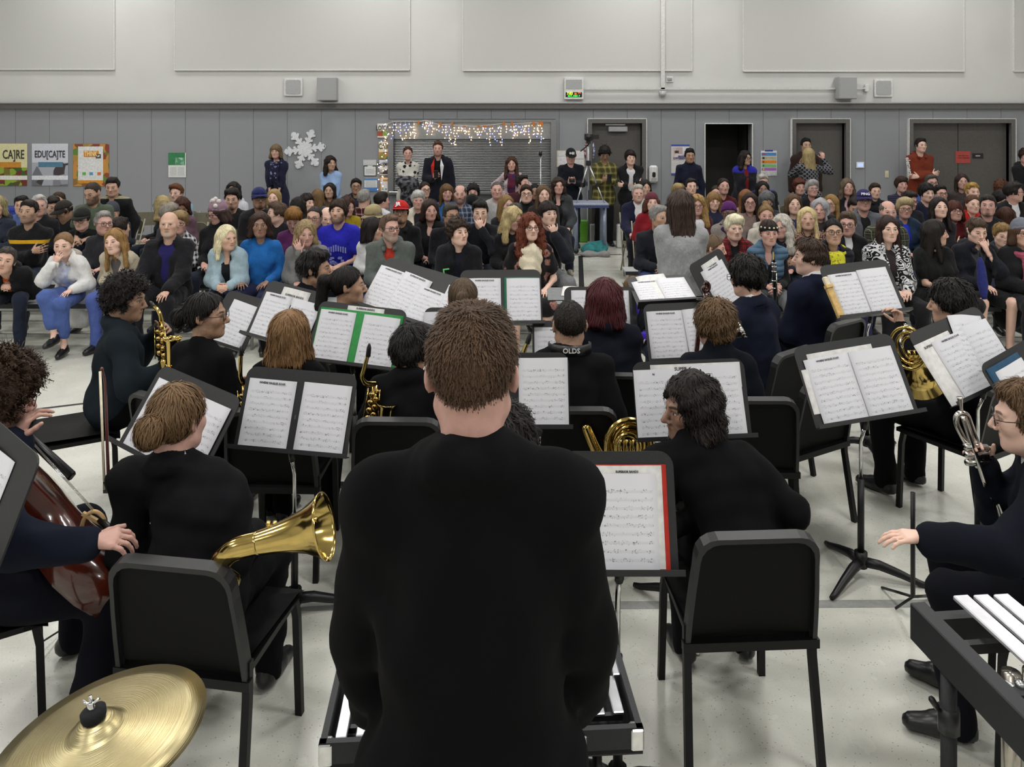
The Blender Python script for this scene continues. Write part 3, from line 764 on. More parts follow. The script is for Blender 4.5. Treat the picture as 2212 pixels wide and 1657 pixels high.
    if beard:
        z, yv, xv = hv[:, 2], hv[:, 1], np.abs(hv[:, 0])
        jaw = np.clip((-.045 - z + np.maximum(0, .045-yv)*-.2)/.012, 0, 1)*np.clip((yv+.0)/.02, 0, 1)*np.clip((z+.128)/.012, 0, 1)
        jaw = np.maximum(jaw, np.clip((-.005-z)/.02, 0, 1)*np.clip((xv-.05)/.008, 0, 1)*np.clip((yv-.0)/.015, 0, 1)*np.clip((z+.12)/.01, 0, 1))
        lipz = np.exp(-((xv/.022)**4)) * np.exp(-(((z+.062)/.009)**2))*(yv > .05)
        mst = np.exp(-((xv/.026)**4))*np.exp(-(((z+.046)/.006)**2))*(yv > .06)
        gt = np.exp(-((xv/.026)**4))*np.clip((-.068-z)/.006, 0, 1)*(yv > .04)
        if beard >= 2: brd = np.maximum(mst, gt); beard_n = .95
        elif beard >= 1: brd = np.maximum(jaw*(1-lipz), mst); beard_n = .93
        else: brd = np.maximum(jaw*(1-lipz), mst)*beard
    hands = []
    vhd = min(max(.0015*d*q, .0048), .0115) if d < 8 or pose == 'stand' or arms != 'lap' else .014
    for s in (1, -1):
        if isinstance(aa[0 if s == 1 else 1], str) and aa[0 if s == 1 else 1] == 'hide' and d > 9: continue
        w_, hd, pn, cu = A[s][2], A[s][3], A[s][4], A[s][5]
        hands.append(sdf(hand_prims(w_, hd, pn, s, cu, .98*b if not kd else .8) + [C(w_ - nrm(w_-A[s][1])*.05, w_+hd*.01, .027*b, .02*b, .015)], vhd))
    nb_parts = [C(nb-u*.1, nb+u*.02, .05*b, .05*b)]
    bodp = tors + armp[1] + armp[-1] + legp[1] + legp[-1]
    for s in G: bodp.append(C(G[s][2], G[s][2]+v3(s*.02, .13*b, -.05), .04*b, .03*b, .03))
    fine = sleeves != 'long' or bare_legs
    bv, bq = sdf(bodp, vb if not fine else min(vb, .024), -.013 if not fine else -.008)
    parts = [(X(hv), hq)] + hands + [(bv, bq)]
    Vb, Qb = join(parts)
    me = fast_mesh('body', Vb, Qb)
    nvt = len(Vb); hpat = np.full((nvt, 3), -.5, np.float32); hpat[:len(hv)] = hv; hpat[len(hv):] = Vb[len(hv):]*np.array([1, 0, 1]) + np.array([0, -2., 0])
    me.attributes.new('hp', 'FLOAT_VECTOR', 'POINT').data.foreach_set('vector', hpat.ravel())
    tone = np.array(hexc(TONES.get(skin, skin)))*rs.uniform(.93, 1.06); bw = np.array(hexc(bc or hc)); 
    if hair in ('bald',) and not bc: bw = tone*.6
    if not bc and not beard: bw = bw*.75 + tone*.12
    cc = np.ones((nvt, 4), np.float32); cc[:, :3] = tone
    me.attributes.new('skc', 'FLOAT_COLOR', 'POINT').data.foreach_set('color', cc.ravel())
    c2 = np.ones((nvt, 4), np.float32); c2[:, :3] = bw
    me.attributes.new('bwc', 'FLOAT_COLOR', 'POINT').data.foreach_set('color', c2.ravel())
    bb = np.zeros(nvt, np.float32); bb[:len(hv)] = brd
    me.attributes.new('brd', 'FLOAT', 'POINT').data.foreach_set('value', bb)
    link('body', me, SKIN, r0)
    # ---- hair
    if hair != 'bald' and not (hair == 'hidden'):
        hvx = min(max(.0021*d*q, .0075), .018)
        Fd, lo = hair_shape(hair, hvx, rs)
        if hat and hat[0] != 'band':
            Pz = (lo[2]+hvx*np.arange(Fd.shape[2]))[None, None, :]; Py = (lo[1]+hvx*np.arange(Fd.shape[1]))[None, :, None]
            Fd = np.maximum(Fd, Pz - .06 - .25*(Py-.08))
        V, Q = snets(Fd, lo, hvx)
        if len(V):
            sty = hair.split('+')[0]
            nl = int(locks*.75) if locks is not None else int(min(900, 1500/d)); 
            ln = {'fade': .016, 'buzz': .012, 'short': .03, 'side': .045, 'mop': .06, 'curly': .03, 'afro': .025, 'fringe': .02, 'thin': .02, 'bowl': .05, 'pixie': .045}.get(sty, .09)
            lw = max(lock_w*(.5 if sty in ('buzz', 'fringe', 'thin') else 1), .0011*d)
            cu = {'curly': .008, 'afro': .009, 'curlylong': .012, 'wavy': .006, 'mop': .004}.get(sty, .0008)
            lf = {'fade': .0035, 'buzz': .002, 'short': .004, 'curly': .012, 'afro': .014, 'mop': .008, 'curlylong': .012, 'pony': .002, 'bun': .006}.get(sty, .005)
            rv, rq = ribbons(Fd, lo, hvx, V, nl, ln, lw, rs, lf, cu, 5 if d < 6 else 3, .5 if sty in ('short', 'side', 'curly', 'afro', 'fade') else 0, sty in ('long', 'wavy', 'bob', 'xlong', 'curlylong', 'pony', 'bun', 'topbun') and 'bangs' not in hair)
            V, Q = join([(V, Q), (rv, rq)])
            link('hair', fast_mesh('hair', X(V), Q), hair_mat(hc), r0)
    if glasses: build_glasses(r0, X, plain('specs_'+glasses, glasses, .3), .0018 if d < 6 else .0024, rnd=rnd)
    if hat: build_hat(r0, X, hat[0], hat[1], vh*1.6, hat[2] if len(hat) > 2 else None)
    # ---- clothes
    vg = min(max(.0037*d*q, .0135), .036)
    slv = {'long': 1.0, 'short': .55, 'three': 1.35, 'none': 0}[sleeves]
    def sleeve(s):
        sh_, el, wr_ = A[s][:3]
        if sleeves == 'long': return [C(sh_, el, .052*b*fx**.4, .047*b, .03), C(el, wr_ - nrm(wr_-el)*.008, .047*b, .035*b, .03)]
        if sleeves == 'three': return [C(sh_, el, .058*b, .05*b, .04), C(el, el+(wr_-el)*.35, .05*b, .045*b, .03)]
        if sleeves == 'none': return []
        return [C(sh_, sh_+(el-sh_)*.6, .062*b, .066*b, .04)]
    def hem(extra=0):
        lt = long_top or (.05 if pose == 'stand' else 0)
        if not lt: return []
        return [C(hip+v3(-.07*b, 0, -.0), hip+v3(-.08*b, .0, -lt), .12*b, .125*b, .05), C(hip+v3(.07*b, 0, 0), hip+v3(.08*b, 0, -lt), .12*b, .125*b, .05)]
    def cmat(sp): return sp if isinstance(sp, bpy.types.Material) else cloth(*sp) if isinstance(sp, tuple) else cloth(sp)
    fold1 = wob(.006, 26, rs.randint(999)); fold2 = wob(.004, 62, rs.randint(999)); fold = lambda P_: fold1(P_)+fold2(P_)-.004
    neck_cut = [CUT(nb + u*.06*b + v*.035*b, (.058*b, .062*b, .07*b), .012)]
    if jacket is None:
        pr = tors + sleeve(1) + sleeve(-1) + hem() + neck_cut
        if collar == 'v': pr.append(CUT(nb + v*.1*b - u*.02, (.045*b, .07, .11*b), .01))
        if collar == 'high': pr = pr[:-1] + [C(nb - u*.01 - v*.01, nb+u*.075*b-v*.012, .076*b, .068*b, .02)]
        V, Q = sdf(pr, vg, .008, fold); link('top', fast_mesh('top', V, Q), cmat(top), r0)
    else:
        pr = tors + neck_cut
        if collar == 'shirt': pr = tors + [C(nb - u*.01, nb+u*.075*b-v*.012, .068*b, .058*b, .02), CUT(nb+u*.12*b+v*.06*b, (.05*b, .06*b, .06*b), .006)]
        if vest: pr = tors + sleeve(1) + sleeve(-1) + neck_cut
        if collar == 'v': pr.append(CUT(nb + v*.1*b - u*.02, (.045*b, .07, .11*b), .01))
        V, Q = sdf(pr, vg*1.3, .004); link('shirt', fast_mesh('shirt', V, Q), cmat(top), r0)
        pr = list(tors) + ([] if vest else sleeve(1) + sleeve(-1)) + hem()
        if not vest: pass
        cz = nb + u*(.035 if collar != 'shirt' else .01)*b
        if jk_w <= .075 or True:     # standing collar round the back of the neck
            pts = [cz + v3(.077*b*math.sin(t_), 0, 0) + v*(-.075*b*math.cos(t_)-.0) + u*(.022*math.cos(t_)-.012)*1.0 for t_ in np.linspace(-2.2, 2.2, 9)]
            for i_ in range(8): pr.append(C(pts[i_], pts[i_+1], .02*b, .02*b, .012))
        pr += [CUT(nb + u*.08*b + v*.02*b, (.062*b, .066*b, .09*b), .008)]
        if jk_w > 0: pr.append(CUT(hip + u*(T*.62) + v*.2*b*fx, (jk_w*b*fx, .13*b, T*.62), .012, rotx(-L)))
        if jk_w > 0: pr.append(CUT(nb + v*.12*b - u*.03*b, (max(jk_w*1.25, .05)*b, .1*b, .1*b), .012, rotx(-L)))
        V, Q = sdf(pr, vg, .02, fold); link('vest' if vest else 'jacket', fast_mesh('jacket', V, Q), cmat(jacket), r0)
    if hood:
        hpv = [E(nb - v*.085*b + u*.015*b, (.12*b, .062*b, .058*b), .03), C(nb+v3(-.1*b, 0, .02)-v*.03, nb+v3(-.055*b, .0, -.01)+v*.08*b, .03*b, .014*b, .03), C(nb+v3(.1*b, 0, .02)-v*.03, nb+v3(.055*b, .0, -.01)+v*.08*b, .03*b, .014*b, .03), CUT(hc_*.4+nb*.6, (.066*b, .07*b, .09*b), .01)]
        V, Q = sdf(hpv, vg*.8, .008, fold); link('hood', fast_mesh('hood', V, Q), cmat(hood), r0)
    if scarf:
        pts = [nb + u*.045*b + v3(.092*b*math.sin(t_), 0, 0) - v*(.092*b*math.cos(t_)) - u*.035*(1-math.cos(t_)) for t_ in np.linspace(-PI, PI, 13)]
        sp = [C(pts[i], pts[i+1], .034*b, .034*b, .02) for i in range(12)]
        for s in (-1, 1):
            sp.append(C(pts[0]+v3(s*.03, 0, 0)+v*.035, hip+u*.3*TT+v*.195*b*fx**.4+v3(s*.03, 0, 0), .034*b, .04*b, .02)); sp.append(C(hip+u*.3*TT+v*.195*b*fx**.4+v3(s*.03, 0, 0), hip+u*(.13+.05*s)*TT+v*.175*b*fx+v3(s*.035, 0, 0), .036*b, .034*b, .02))
        if scarf_big: sp += [E(nb+v*.1*b-u*.07*b, (.115*b, .055*b, .1*b), .04), E(nb+v*.15*b-u*.17*b, (.085*b, .045*b, .09*b), .04)]
        V, Q = sdf(sp, vg*.7, .004, wob(.006 if not scarf_big else .012, 60, 3)); link('scarf', fast_mesh('scarf', V, Q), cmat(scarf), r0)
    # legs
    pel = [E(hip + v3(0, -.015, -.005), (.166*b*fx**.5, .125*b*fx**.5, .12*b), .05)]
    if bare_legs == 'shorts': lp = [C(G[s][0], G[s][0]+(G[s][1]-G[s][0])*.85, .094*b, .08*b, .05) for s in G]; nm = 'shorts'
    elif bare_legs == 'skirt':
        lp = [C(G[s][0], G[s][1], .1*b, .085*b, .08) for s in G] + [C(hip, (G[1][1]+G[-1][1])/2, .1*b, .09*b, .08)]; nm = 'skirt'
    elif bare_legs == 'crop': lp = [C(G[s][0], G[s][1], .088*b, .068*b, .05) for s in G] + [C(G[s][1], G[s][1]+(G[s][2]-G[s][1])*.7, .066*b, .06*b, .03) for s in G]; nm = 'trousers'
    else: lp = [C(G[s][0], G[s][1], .09*b*fx**.4, .068*b, .05) for s in G] + [C(G[s][1], G[s][2]-v3(0, 0, .02), .066*b, .055*b, .03) for s in G]; nm = 'trousers'
    V, Q = sdf(pel + lp, vg*1.2 if d < 7.6 or pose == 'stand' else .055, .003, fold); link(nm, fast_mesh(nm, V, Q), cmat(legs), r0)
    for s in G:
        an = G[s][2]; dirf = nrm(v3(s*.18, 1, 0)) if not (knees and s in knees) else nrm(v3(s*.1, 1, 0))
        z0 = an[2]-.085
        sp = [C(an+v3(0, -.03, -.045), an+dirf*.07*b+v3(0, 0, -.042), .04*b, .043*b, .02), C(an+dirf*.07*b+v3(0, 0, -.047), an+dirf*.165*b+v3(0, 0, -.055), .044*b, .034*b, .02), C(an+v3(0, -.01, -.03), an+v3(0, 0, .005), .044*b, .044*b, .02), PL((0, 0, z0+.004), (0, 0, -1))]
        V, Q = sdf(sp, min(vg*1.2, .022) if d < 7.6 else .032, 0); link('shoe', fast_mesh('shoe', V, Q), LEATHER(shoes) if isinstance(shoes, str) else shoes, r0)
    if flap:
        mb = MB(); Vv = []; Fv = []; n_ = 17
        for i_ in range(n_):
            t_ = -2.35 + 4.7*i_/(n_-1)
            def cp(r_, h_): return nb + v3(r_*b*math.sin(t_), 0, 0) - v*(r_*b*math.cos(t_)) + u*h_*b
            k_ = .02*(1-math.cos(t_))
            for (r_, h_) in ((.07, .062-k_), (.082, .072-k_), (.116, .03-k_*1.6), (.11, .02-k_*1.6)): Vv.append(tuple(cp(r_, h_)))
        for i_ in range(n_-1):
            for k_ in range(4): k2 = (k_+1) % 4; Fv.append((i_*4+k_, i_*4+4+k_, i_*4+4+k2, i_*4+k2))
        mb.add(Vv, Fv, True); mb.build('collar', cmat(jacket), r0)
        if collar == 'shirt':
            mb = MB(); Vv = []
            for i_ in range(n_):
                t_ = -2.35 + 4.7*i_/(n_-1); k_ = .02*(1-math.cos(t_))
                for (r_, h_) in ((.066, .05-k_), (.073, .05-k_), (.07, .094-k_), (.064, .094-k_)): Vv.append(tuple(nb + v3(r_*b*math.sin(t_), 0, 0) - v*(r_*b*math.cos(t_)) + u*h_*b))
            mb.add(Vv, Fv, True); mb.build('shirt_collar', cmat(top), r0)
    R4 = Matrix.Rotation(rzz, 4, 'Z'); R4.translation = r0.location
    info = dict(root=r0, hc=hc_, X=X, A=A, nb=nb, hip=hip, u=u, v=v, b=b, T=T, M=R4, Rh=Rh, hsz=hsz, G=G)
    ALLP.append((label, r0.location.x, r0.location.y, pose))
    return info
# ---------------------------------------------------------------- the room
def struct(o): o['kind'] = 'structure'; return o
t = NT('floor_vinyl'); P_ = t.coord()
def dots(sc_, r0, r1, seed):
    nd = t.n('ShaderNodeTexVoronoi', feature='F1'); t.put(t.mapping(P_, (1, 1, 0.01), loc=(seed, seed*2, 0)), nd.inputs['Vector']); nd.inputs['Scale'].default_value = sc_
    return t.ma('MULTIPLY', t.rng(nd.outputs['Distance'], r0, r1, 1, 0), t.ma('GREATER_THAN', t.sep(nd.outputs['Color'])[0], .45))
sp = dots(62, .10, .17, 3); sp2 = dots(110, .12, .22, 7)
bs = t.mix(t.rng(t.noise(P_, 2.5, 3), .35, .65), hexc('#c3c3b9')+(1,), hexc('#cdcdc4')+(1,))
bs = t.mix(t.ma('MULTIPLY', sp, .75), bs, hexc('#5d5b55')+(1,)); bs = t.mix(t.ma('MULTIPLY', sp2, .5), bs, hexc('#8d8b84')+(1,))
t.set(bs, t.rng(t.noise(P_, 6, 3), .3, .7, .2, .3), spec=.45); t.bump(t.noise(P_, 60, 3), .12, .003)
M_FLOOR = t.m
t = NT('wall_paint'); P_ = t.coord()
t.set(t.mix(t.rng(t.noise(P_, 1.2, 4), .3, .7), hexc('#cfcfcd')+(1,), hexc('#d6d6d4')+(1,)), .75); t.bump(t.noise(P_, 130, 3), .1, .002); M_WHITE = t.m
t = NT('fabric_panel'); P_ = t.coord()
t.set(t.mix(t.rng(t.noise(P_, 240, 3), .3, .7), hexc('#83858a')+(1,), hexc('#96989c')+(1,)), .95); t.bump(t.noise(P_, 300, 2), .2, .002); M_PANEL = t.m
t = NT('acoustic_tile'); P_ = t.coord()
t.set(t.mix(t.rng(t.noise(t.mapping(P_, (40, 1, 220)), 2, 3), .3, .7), hexc('#c8c8c6')+(1,), hexc('#cfcfcc')+(1,)), .9); M_ACO = t.m
M_DKTRIM = plain('dark_trim', '#5d5c5a', .6); M_SILVER = plain('silver_edge', '#b9babb', .35, .8)
M_DOOR = plain('door_paint', '#55524f', .55, var=.05); M_FRAME = plain('frame_paint', '#605e5c', .5)
M_STEEL = plain('stainless', '#a9abac', .3, .95, var=.05); M_BLACK = plain('black_plastic', '#17171a', .45); M_BLK2 = plain('black_metal', '#131316', .4, .3)
M_CHROME = plain('chrome', '#d8d8d8', .12, 1.0); M_GREYP = plain('grey_plastic', '#a9aaab', .6); M_WPLAST = plain('white_plastic', '#dcdcda', .4)
x0, x1, y0 = ROOM; YW = D_WALL
# tiles of the floor are one sheet; the ceiling and far walls close the room
struct(MB().box(((x0+x1)/2, (y0+YW)/2, -.05), (x1-x0, YW-y0+.6, .1)).build('floor', M_FLOOR))
struct(MB().box(((x0+x1)/2, (y0+YW)/2, CEIL+.05), (x1-x0, YW-y0+.6, .1)).build('ceiling', M_WHITE))
struct(MB().box((x0-.05, (y0+YW)/2, CEIL/2), (.1, YW-y0+.6, CEIL)).build('wall_left', M_WHITE))
struct(MB().box((x1+.05, (y0+YW)/2, CEIL/2), (.1, YW-y0+.6, CEIL)).build('wall_right', M_WHITE))
struct(MB().box(((x0+x1)/2, y0-.05, CEIL/2), (x1-x0, .1, CEIL)).build('wall_front', M_WHITE))
FLOOR = bpy.data.objects['floor']
for (lx, ly) in LAMP_SPOTS:
    mb = MB()
    for s in (-1, 1):
        mb.box((lx, ly+s*.335, CEIL-.1), (1.4, .03, .2)); mb.box((lx+s*.685, ly, CEIL-.1), (.03, .64, .2))
    tag(mb.build('ceiling_light_frame', M_WPLAST), 'white ceiling light housing above the gym floor', 'ceiling light', 'ceiling lights')
# back wall core with openings
OPEN = {'shutter': (848, 1192, 264, 415), 'd1': (1278, 1386, 266, 522), 'd2': (1523, 1624, 268, 522), 'd3': (1717, 1824, 266, 522), 'd4': (1969, 2180, 266, 522)}
ZT = wz(234)
core = MB()
edges = sorted([o[0] for o in OPEN.values()] + [o[1] for o in OPEN.values()])
xs = [x0] + [wx(e) for e in edges] + [x1]
for i in range(0, len(xs), 2): core.box(((xs[i]+xs[i+1])/2, YW+.16, ZT/2), (xs[i+1]-xs[i], .3, ZT))
for k, (a, b, ya, yb) in OPEN.items():
    core.box(((wx(a)+wx(b))/2, YW+.16, (wz(ya)+ZT)/2), (wx(b)-wx(a), .3, ZT-wz(ya)))
    if k == 'shutter': core.box(((wx(a)+wx(b))/2, YW+.16, wz(yb)/2), (wx(b)-wx(a), .3, wz(yb)))
WALL = struct(core.build('wall_back', plain('panel_seam', '#6a6c71', .9)))
MB().box(((x0+x1)/2, YW+.16, (ZT+CEIL)/2), (x1-x0, .3, CEIL-ZT)).build('upper_wall', M_WHITE, WALL)
# fabric panels, two feet wide
px0 = -260
pe = [px0 + 73.4*i for i in range(38)]
for i in range(len(pe)-1):
    a, b = wx(pe[i])+.003, wx(pe[i+1])-.003
    segs = [(a, b, 0.1, ZT-.002)]
    for k, (oa, ob, ya, yb) in OPEN.items():
        m = 8 if k != 'd2' else 1
        oa, ob, oz = wx(oa-m), wx(ob+m), wz(ya-m+1); new = []
        for (p, q, zl, zh) in segs:
            if q <= oa or p >= ob or zh <= oz: new.append((p, q, zl, zh)); continue
            if p < oa: new.append((p, oa, zl, zh))
            if q > ob: new.append((ob, q, zl, zh))
            new.append((max(p, oa), min(q, ob), oz, zh))
            if k == 'shutter': new.append((max(p, oa), min(q, ob), zl, wz(yb+6)))
        segs = new
    for (p, q, zl, zh) in segs:
        if q-p < .02: continue
        MB().box(((p+q)/2, YW+.004, (zl+zh)/2), (q-p, .012, zh-zl)).build('fabric_panel', M_PANEL, WALL)
struct(MB().box(((x0+x1)/2, YW-.012, .05), (x1-x0, .02, .1)).build('baseboard_back', plain('rubber_base', '#3a3a3c', .6)))
tr = MB().box(((x0+x1)/2, YW-.03, (wz(224)+wz(235))/2), (x1-x0, .07, wz(224)-wz(235))); T1 = struct(tr.build('trim_1', M_DKTRIM))
MB().box(((x0+x1)/2, YW-.035, wz(222.5)), (x1-x0, .09, .02)).build('ledge_edge', M_SILVER, T1)
for (a, b, yb) in ((-400, 248, 150), (378, 885, 151.5), (1000, 1494, 152.5), (1605, 2081, 154), (2189, 2700, 154)):
    za, zb = wz(yb), 5.6
    MB().box(((wx(a)+wx(b))/2, YW-.006, (za+zb)/2), (wx(b)-wx(a), .03, zb-za)).build('acoustic_panel', M_ACO, WALL)
    fr = MB().box(((wx(a)+wx(b))/2, YW-.012, za), (wx(b)-wx(a), .045, .02))
    for e in (a, b): fr.box((wx(e), YW-.008, (za+zb)/2), (.015, .036, zb-za))
    fr.build('panel_edge', M_WPLAST, WALL)
# conduit
cd = MB().box(((wx(1262)+wx(1802))/2, YW-.055, wz(191.5)), (wx(1802)-wx(1262), .03, .03)).box(((wx(1840)+wx(1866))/2, YW-.055, wz(191)), (wx(1866)-wx(1840), .03, .03)).box((wx(1430.5), YW-.055, (wz(195)+4.7)/2), (.07, .03, 4.7-wz(195)))
tag(cd.build('wiring_conduit', plain('painted_metal', '#d2d2d0', .5)), 'white metal wiring conduit running along the upper wall', 'conduit')
def wallbox(name, label, cat, a, b, ya, yb, dep, mat, group=None, bev=.006):
    r = empty(name, (0, 0, 0), 0, label, cat, group)
    MB().box(((wx(a)+wx(b))/2, YW-dep/2, (wz(ya)+wz(yb))/2), (wx(b)-wx(a), dep, wz(ya)-wz(yb)), bev=bev).build('housing', mat, r); return r
M_GRILLE = NT('grille'); M_GRILLE.set(M_GRILLE.mix(M_GRILLE.rng(M_GRILLE.vor(M_GRILLE.coord(), 90), .2, .4), hexc('#8f9092')+(1,), hexc('#adaeb0')+(1,)), .6); M_GRILLE = M_GRILLE.m
def rplate(r, name, a, b, ya, yb, dep, mat, rad=.03):
    mb = MB(); P = roundrect(wx(b)-wx(a), wz(ya)-wz(yb), rad, 3, (wx(a)+wx(b))/2, (wz(ya)+wz(yb))/2)
    M = Matrix(((1, 0, 0, 0), (0, 0, -1, YW), (0, 1, 0, 0), (0, 0, 0, 1)))
    mb.prism(P, dep, dep+.006, M); return mb.build(name, mat, r)
for (a, ya, lb) in ((614.5, 169, 'square white wall speaker with round-cornered grille left of the grey box'), (1887.5, 171, 'square white wall speaker with round-cornered grille right of the conduit box')):
    r = wallbox('wall_speaker', lb, 'speaker', a, a+39.5, ya, ya+38.5, .03, M_WPLAST, 'square wall speakers'); rplate(r, 'grille', a+3.5, a+36, ya+4, ya+34.5, .03, M_GRILLE)
for (a, b, ya, yb, lb) in ((690.5, 731, 168, 218, 'grey box loudspeaker on the wall above the snowflake'), (1802.5, 1840.5, 167, 214.5, 'grey box loudspeaker between the conduit ends')):
    r = wallbox('box_loudspeaker', lb, 'speaker', a, b, ya, yb, .22, M_GREYP, 'grey box loudspeakers', .012); rplate(r, 'grille', a+1.5, b-1.5, ya+1.5, yb-1.5, .22, plain('gr_cloth', '#a2a3a4', .9, bump=.3, scale=200), .01)
r = wallbox('wall_clock', 'white speaker and digital clock panel showing 7:03 08 PM', 'clock', 1218.5, 1260, 168, 215, .06, M_WPLAST)
rplate(r, 'grille', 1222, 1256.5, 172.5, 192.5, .06, M_GRILLE, .01); rplate(r, 'display', 1221.5, 1256.5, 199.5, 210, .06, plain('display_black', '#050505', .2), .004)
def wtext(txt, xc, yc, hpx, color, parent, name='lettering', dep=.068, emit=0, bold=0.0, sx=1.0, rz=0.0):
    me = text_mesh(txt, hpx/119*1.35, .001, bold); o = link(name, me, emitm('em_'+color, color, emit) if emit else plain('ink_'+color, color, .6), parent)
    o.matrix_local = Matrix.Translation((wx(xc), YW-dep, wz(yc))) @ Matrix.Rotation(PI/2, 4, 'X') @ Matrix.Rotation(rz, 4, 'Z') @ Matrix.Diagonal((sx, 1, 1, 1)); return o
wtext('7:03', 1230.5, 202.2, 5.6, '#d6f03a', r, emit=2.5, bold=.001); wtext('08', 1242.5, 203, 3.6, '#ff7a2a', r, emit=2.5); wtext('PM', 1251, 201.5, 3.4, '#ff5a2a', r, emit=2.5); wtext('SAT, DEC 7', 1239, 207.7, 3.9, '#39e84a', r, emit=2.2, bold=.001)
r = wallbox('smoke_detector', 'round dome detector at the foot of the vertical conduit', 'detector', 1423, 1438, 196, 201, .05, M_WPLAST)
MB().sphere((wx(1430.5), YW-.05, wz(203)), .06, 12).build('dome', plain('dome_grey', '#b5b6b8', .2), r)
r = wallbox('wall_sensor', 'small white sensor with metal front beside the vertical conduit', 'sensor', 1439, 1454, 165, 178, .02, M_WPLAST); MB().box((wx(1446), YW-.03, wz(171)), (.08, .04, .04)).build('metal_front', M_STEEL, r)
r = wallbox('junction_box', 'small white junction box at the end of the wall conduit', 'box', 1866, 1874, 182, 198.5, .06, M_WPLAST)
# ---------------------------------------------------------------- doors
def door(n, a, b, ya, leaves, frame=True, dep=.1):
    m = 8.5
    fr = MB(); z1 = wz(ya); xa, xb = wx(a), wx(b); w_ = m/119
    for (p, q) in ((xa-w_, xa), (xb, xb+w_)): fr.box(((p+q)/2, YW+.03, (z1+w_)/2), (w_, .2, z1+w_))
    fr.box(((xa+xb)/2, YW+.03, z1+w_/2), (xb-xa, .2, w_))
    F = struct(fr.build('door_%d' % n, M_FRAME))
    ed = MB()
    for e in (xa-w_-.008, xb+w_+.008): ed.box((e, YW-.02, (z1+w_)/2), (.012, .11, z1+w_))
    ed.box(((xa+xb)/2, YW-.02, z1+w_+.008), (xb-xa+2*w_+.02, .11, .012)); ed.build('frame_edge', M_WPLAST, F)
    k = (xb-xa)/leaves
    for i in range(leaves):
        L = MB().box((xa+k*(i+.5), YW+.1, z1/2), (k-.012, .045, z1-.01)).build('door_leaf', M_DOOR, F)
    return F
D1 = door(1, 1278, 1386, 266, 1)
cl = MB().box((wx(1335), YW+.03, wz(279)), (41/119, .09, 11/119), bev=.01).build('door_closer', M_GREYP, D1)
MB().box((wx(1330), YW+.04, wz(269.5)), (.36, .02, .025)).build('closer_arm', M_STEEL, D1)
D3 = door(3, 1717, 1824, 266, 1); D4 = door(4, 1969, 2180, 266, 2)
MB().box((wx(1771), YW+.06, wz(348)), (.2, .03, .16)).build('wall_plate', M_BLACK, D3)
# dark recessed doorway
rc = MB(); xa, xb, z1 = wx(1523), wx(1624), wz(268)
rc.box(((xa+xb)/2, YW+.95, z1/2), (xb-xa, .05, z1)).box((xa-.02, YW+.6, z1/2), (.04, .75, z1)).box((xb+.02, YW+.6, z1/2), (.04, .75, z1)).box(((xa+xb)/2, YW+.6, z1+.02), (xb-xa, .75, .04))
D2 = struct(rc.build('door_2', plain('dark_recess', '#2a2928', .8)))
ed = MB()
for e in (xa-.006, xb+.006): ed.box((e, YW-.01, z1/2), (.014, .04, z1))
ed.box(((xa+xb)/2, YW-.01, z1+.008), (xb-xa+.02, .04, .014)); ed.build('frame_edge', M_WPLAST, D2)
# ---------------------------------------------------------------- serving hatch with rolling shutter
xa, xb, za, zb = wx(848), wx(1192), wz(415), wz(264)
H_ = empty('window_1'); H_['kind'] = 'structure'
mb = MB()
for e in (xa-.03, xb+.03): mb.box((e, YW-.01, (za+zb)/2), (.1, .1, zb-za+.08))
mb.box(((xa+xb)/2, YW-.012, zb+.022), (xb-xa+.144, .1, .052)); mb.build('hatch_frame', plain('hatch_frame', '#8b8c8d', .4, .6), H_)
MB().box(((xa+xb)/2, YW+.05, (wz(264)+wz(301))/2), (xb-xa, .04, wz(264)-wz(301)), bev=.008).build('shutter_hood', M_STEEL, H_)
sl = MB(); n = 30; zz = np.linspace(za+.03, wz(302), n+1)
for i in range(n):
    h = zz[i+1]-zz[i]
    V = []; 
    for k in range(5): 
        tt = k/4; V += [(xa, YW+.09-.022*math.sin(PI*tt), zz[i]+h*tt*.92), (xb, YW+.09-.022*math.sin(PI*tt), zz[i]+h*tt*.92)]
    sl.add(V, [(2*k, 2*k+1, 2*k+3, 2*k+2) for k in range(4)], True)
sl.box(((xa+xb)/2, YW+.12, (za+wz(302))/2), (xb-xa, .02, wz(302)-za))
sh_ = sl.build('shutter_slats', M_STEEL, H_); sh_['kind'] = 'stuff'
MB().box(((xa+xb)/2, YW-.03, za), (xb-xa+.1, .3, .05), bev=.01).build('serving_counter', M_STEEL, H_)
# ---------------------------------------------------------------- posters and signs
def poster(name, label, cat, a, b, ya, yb, base, blocks=(), texts=(), group=None, skew=0.0, dep=.004, yb_=None):
    yo = .012 if yb_ is None else yb_
    r = empty(name, (0, 0, 0), 0, label, cat, group); w_, h_ = b-a, yb-ya
    bm = base if isinstance(base, bpy.types.Material) else plain('print_'+str(base), base, .45, var=.04)
    MB().box((wx((a+b)/2), YW-yo-dep/2, wz((ya+yb)/2)), (w_/119, dep, h_/119)).build('sheet', bm, r)
    for i, (u0, v0, u1, v1, c) in enumerate(blocks):
        m = c if isinstance(c, bpy.types.Material) else plain('print_'+c, c, .45, var=.08)
        MB().box((wx(a+w_*(u0+u1)/2), YW-yo-dep-.001-.0006*i, wz(ya+h_*(v0+v1)/2)), (w_*(u1-u0)/119, .0012, h_*(v1-v0)/119)).build('printed_block', m, r)
    for (tx, u, v, hp_, c) in texts: wtext(tx, a+w_*u, ya+h_*v, hp_*(1.55 if hp_ > 4.9 else 1), c, r, dep=yo+dep+.004+.0006*len(blocks), bold=.003 if hp_ > 4.9 else .0015, sx=.62 if hp_ > 4.9 else 1)
    return r
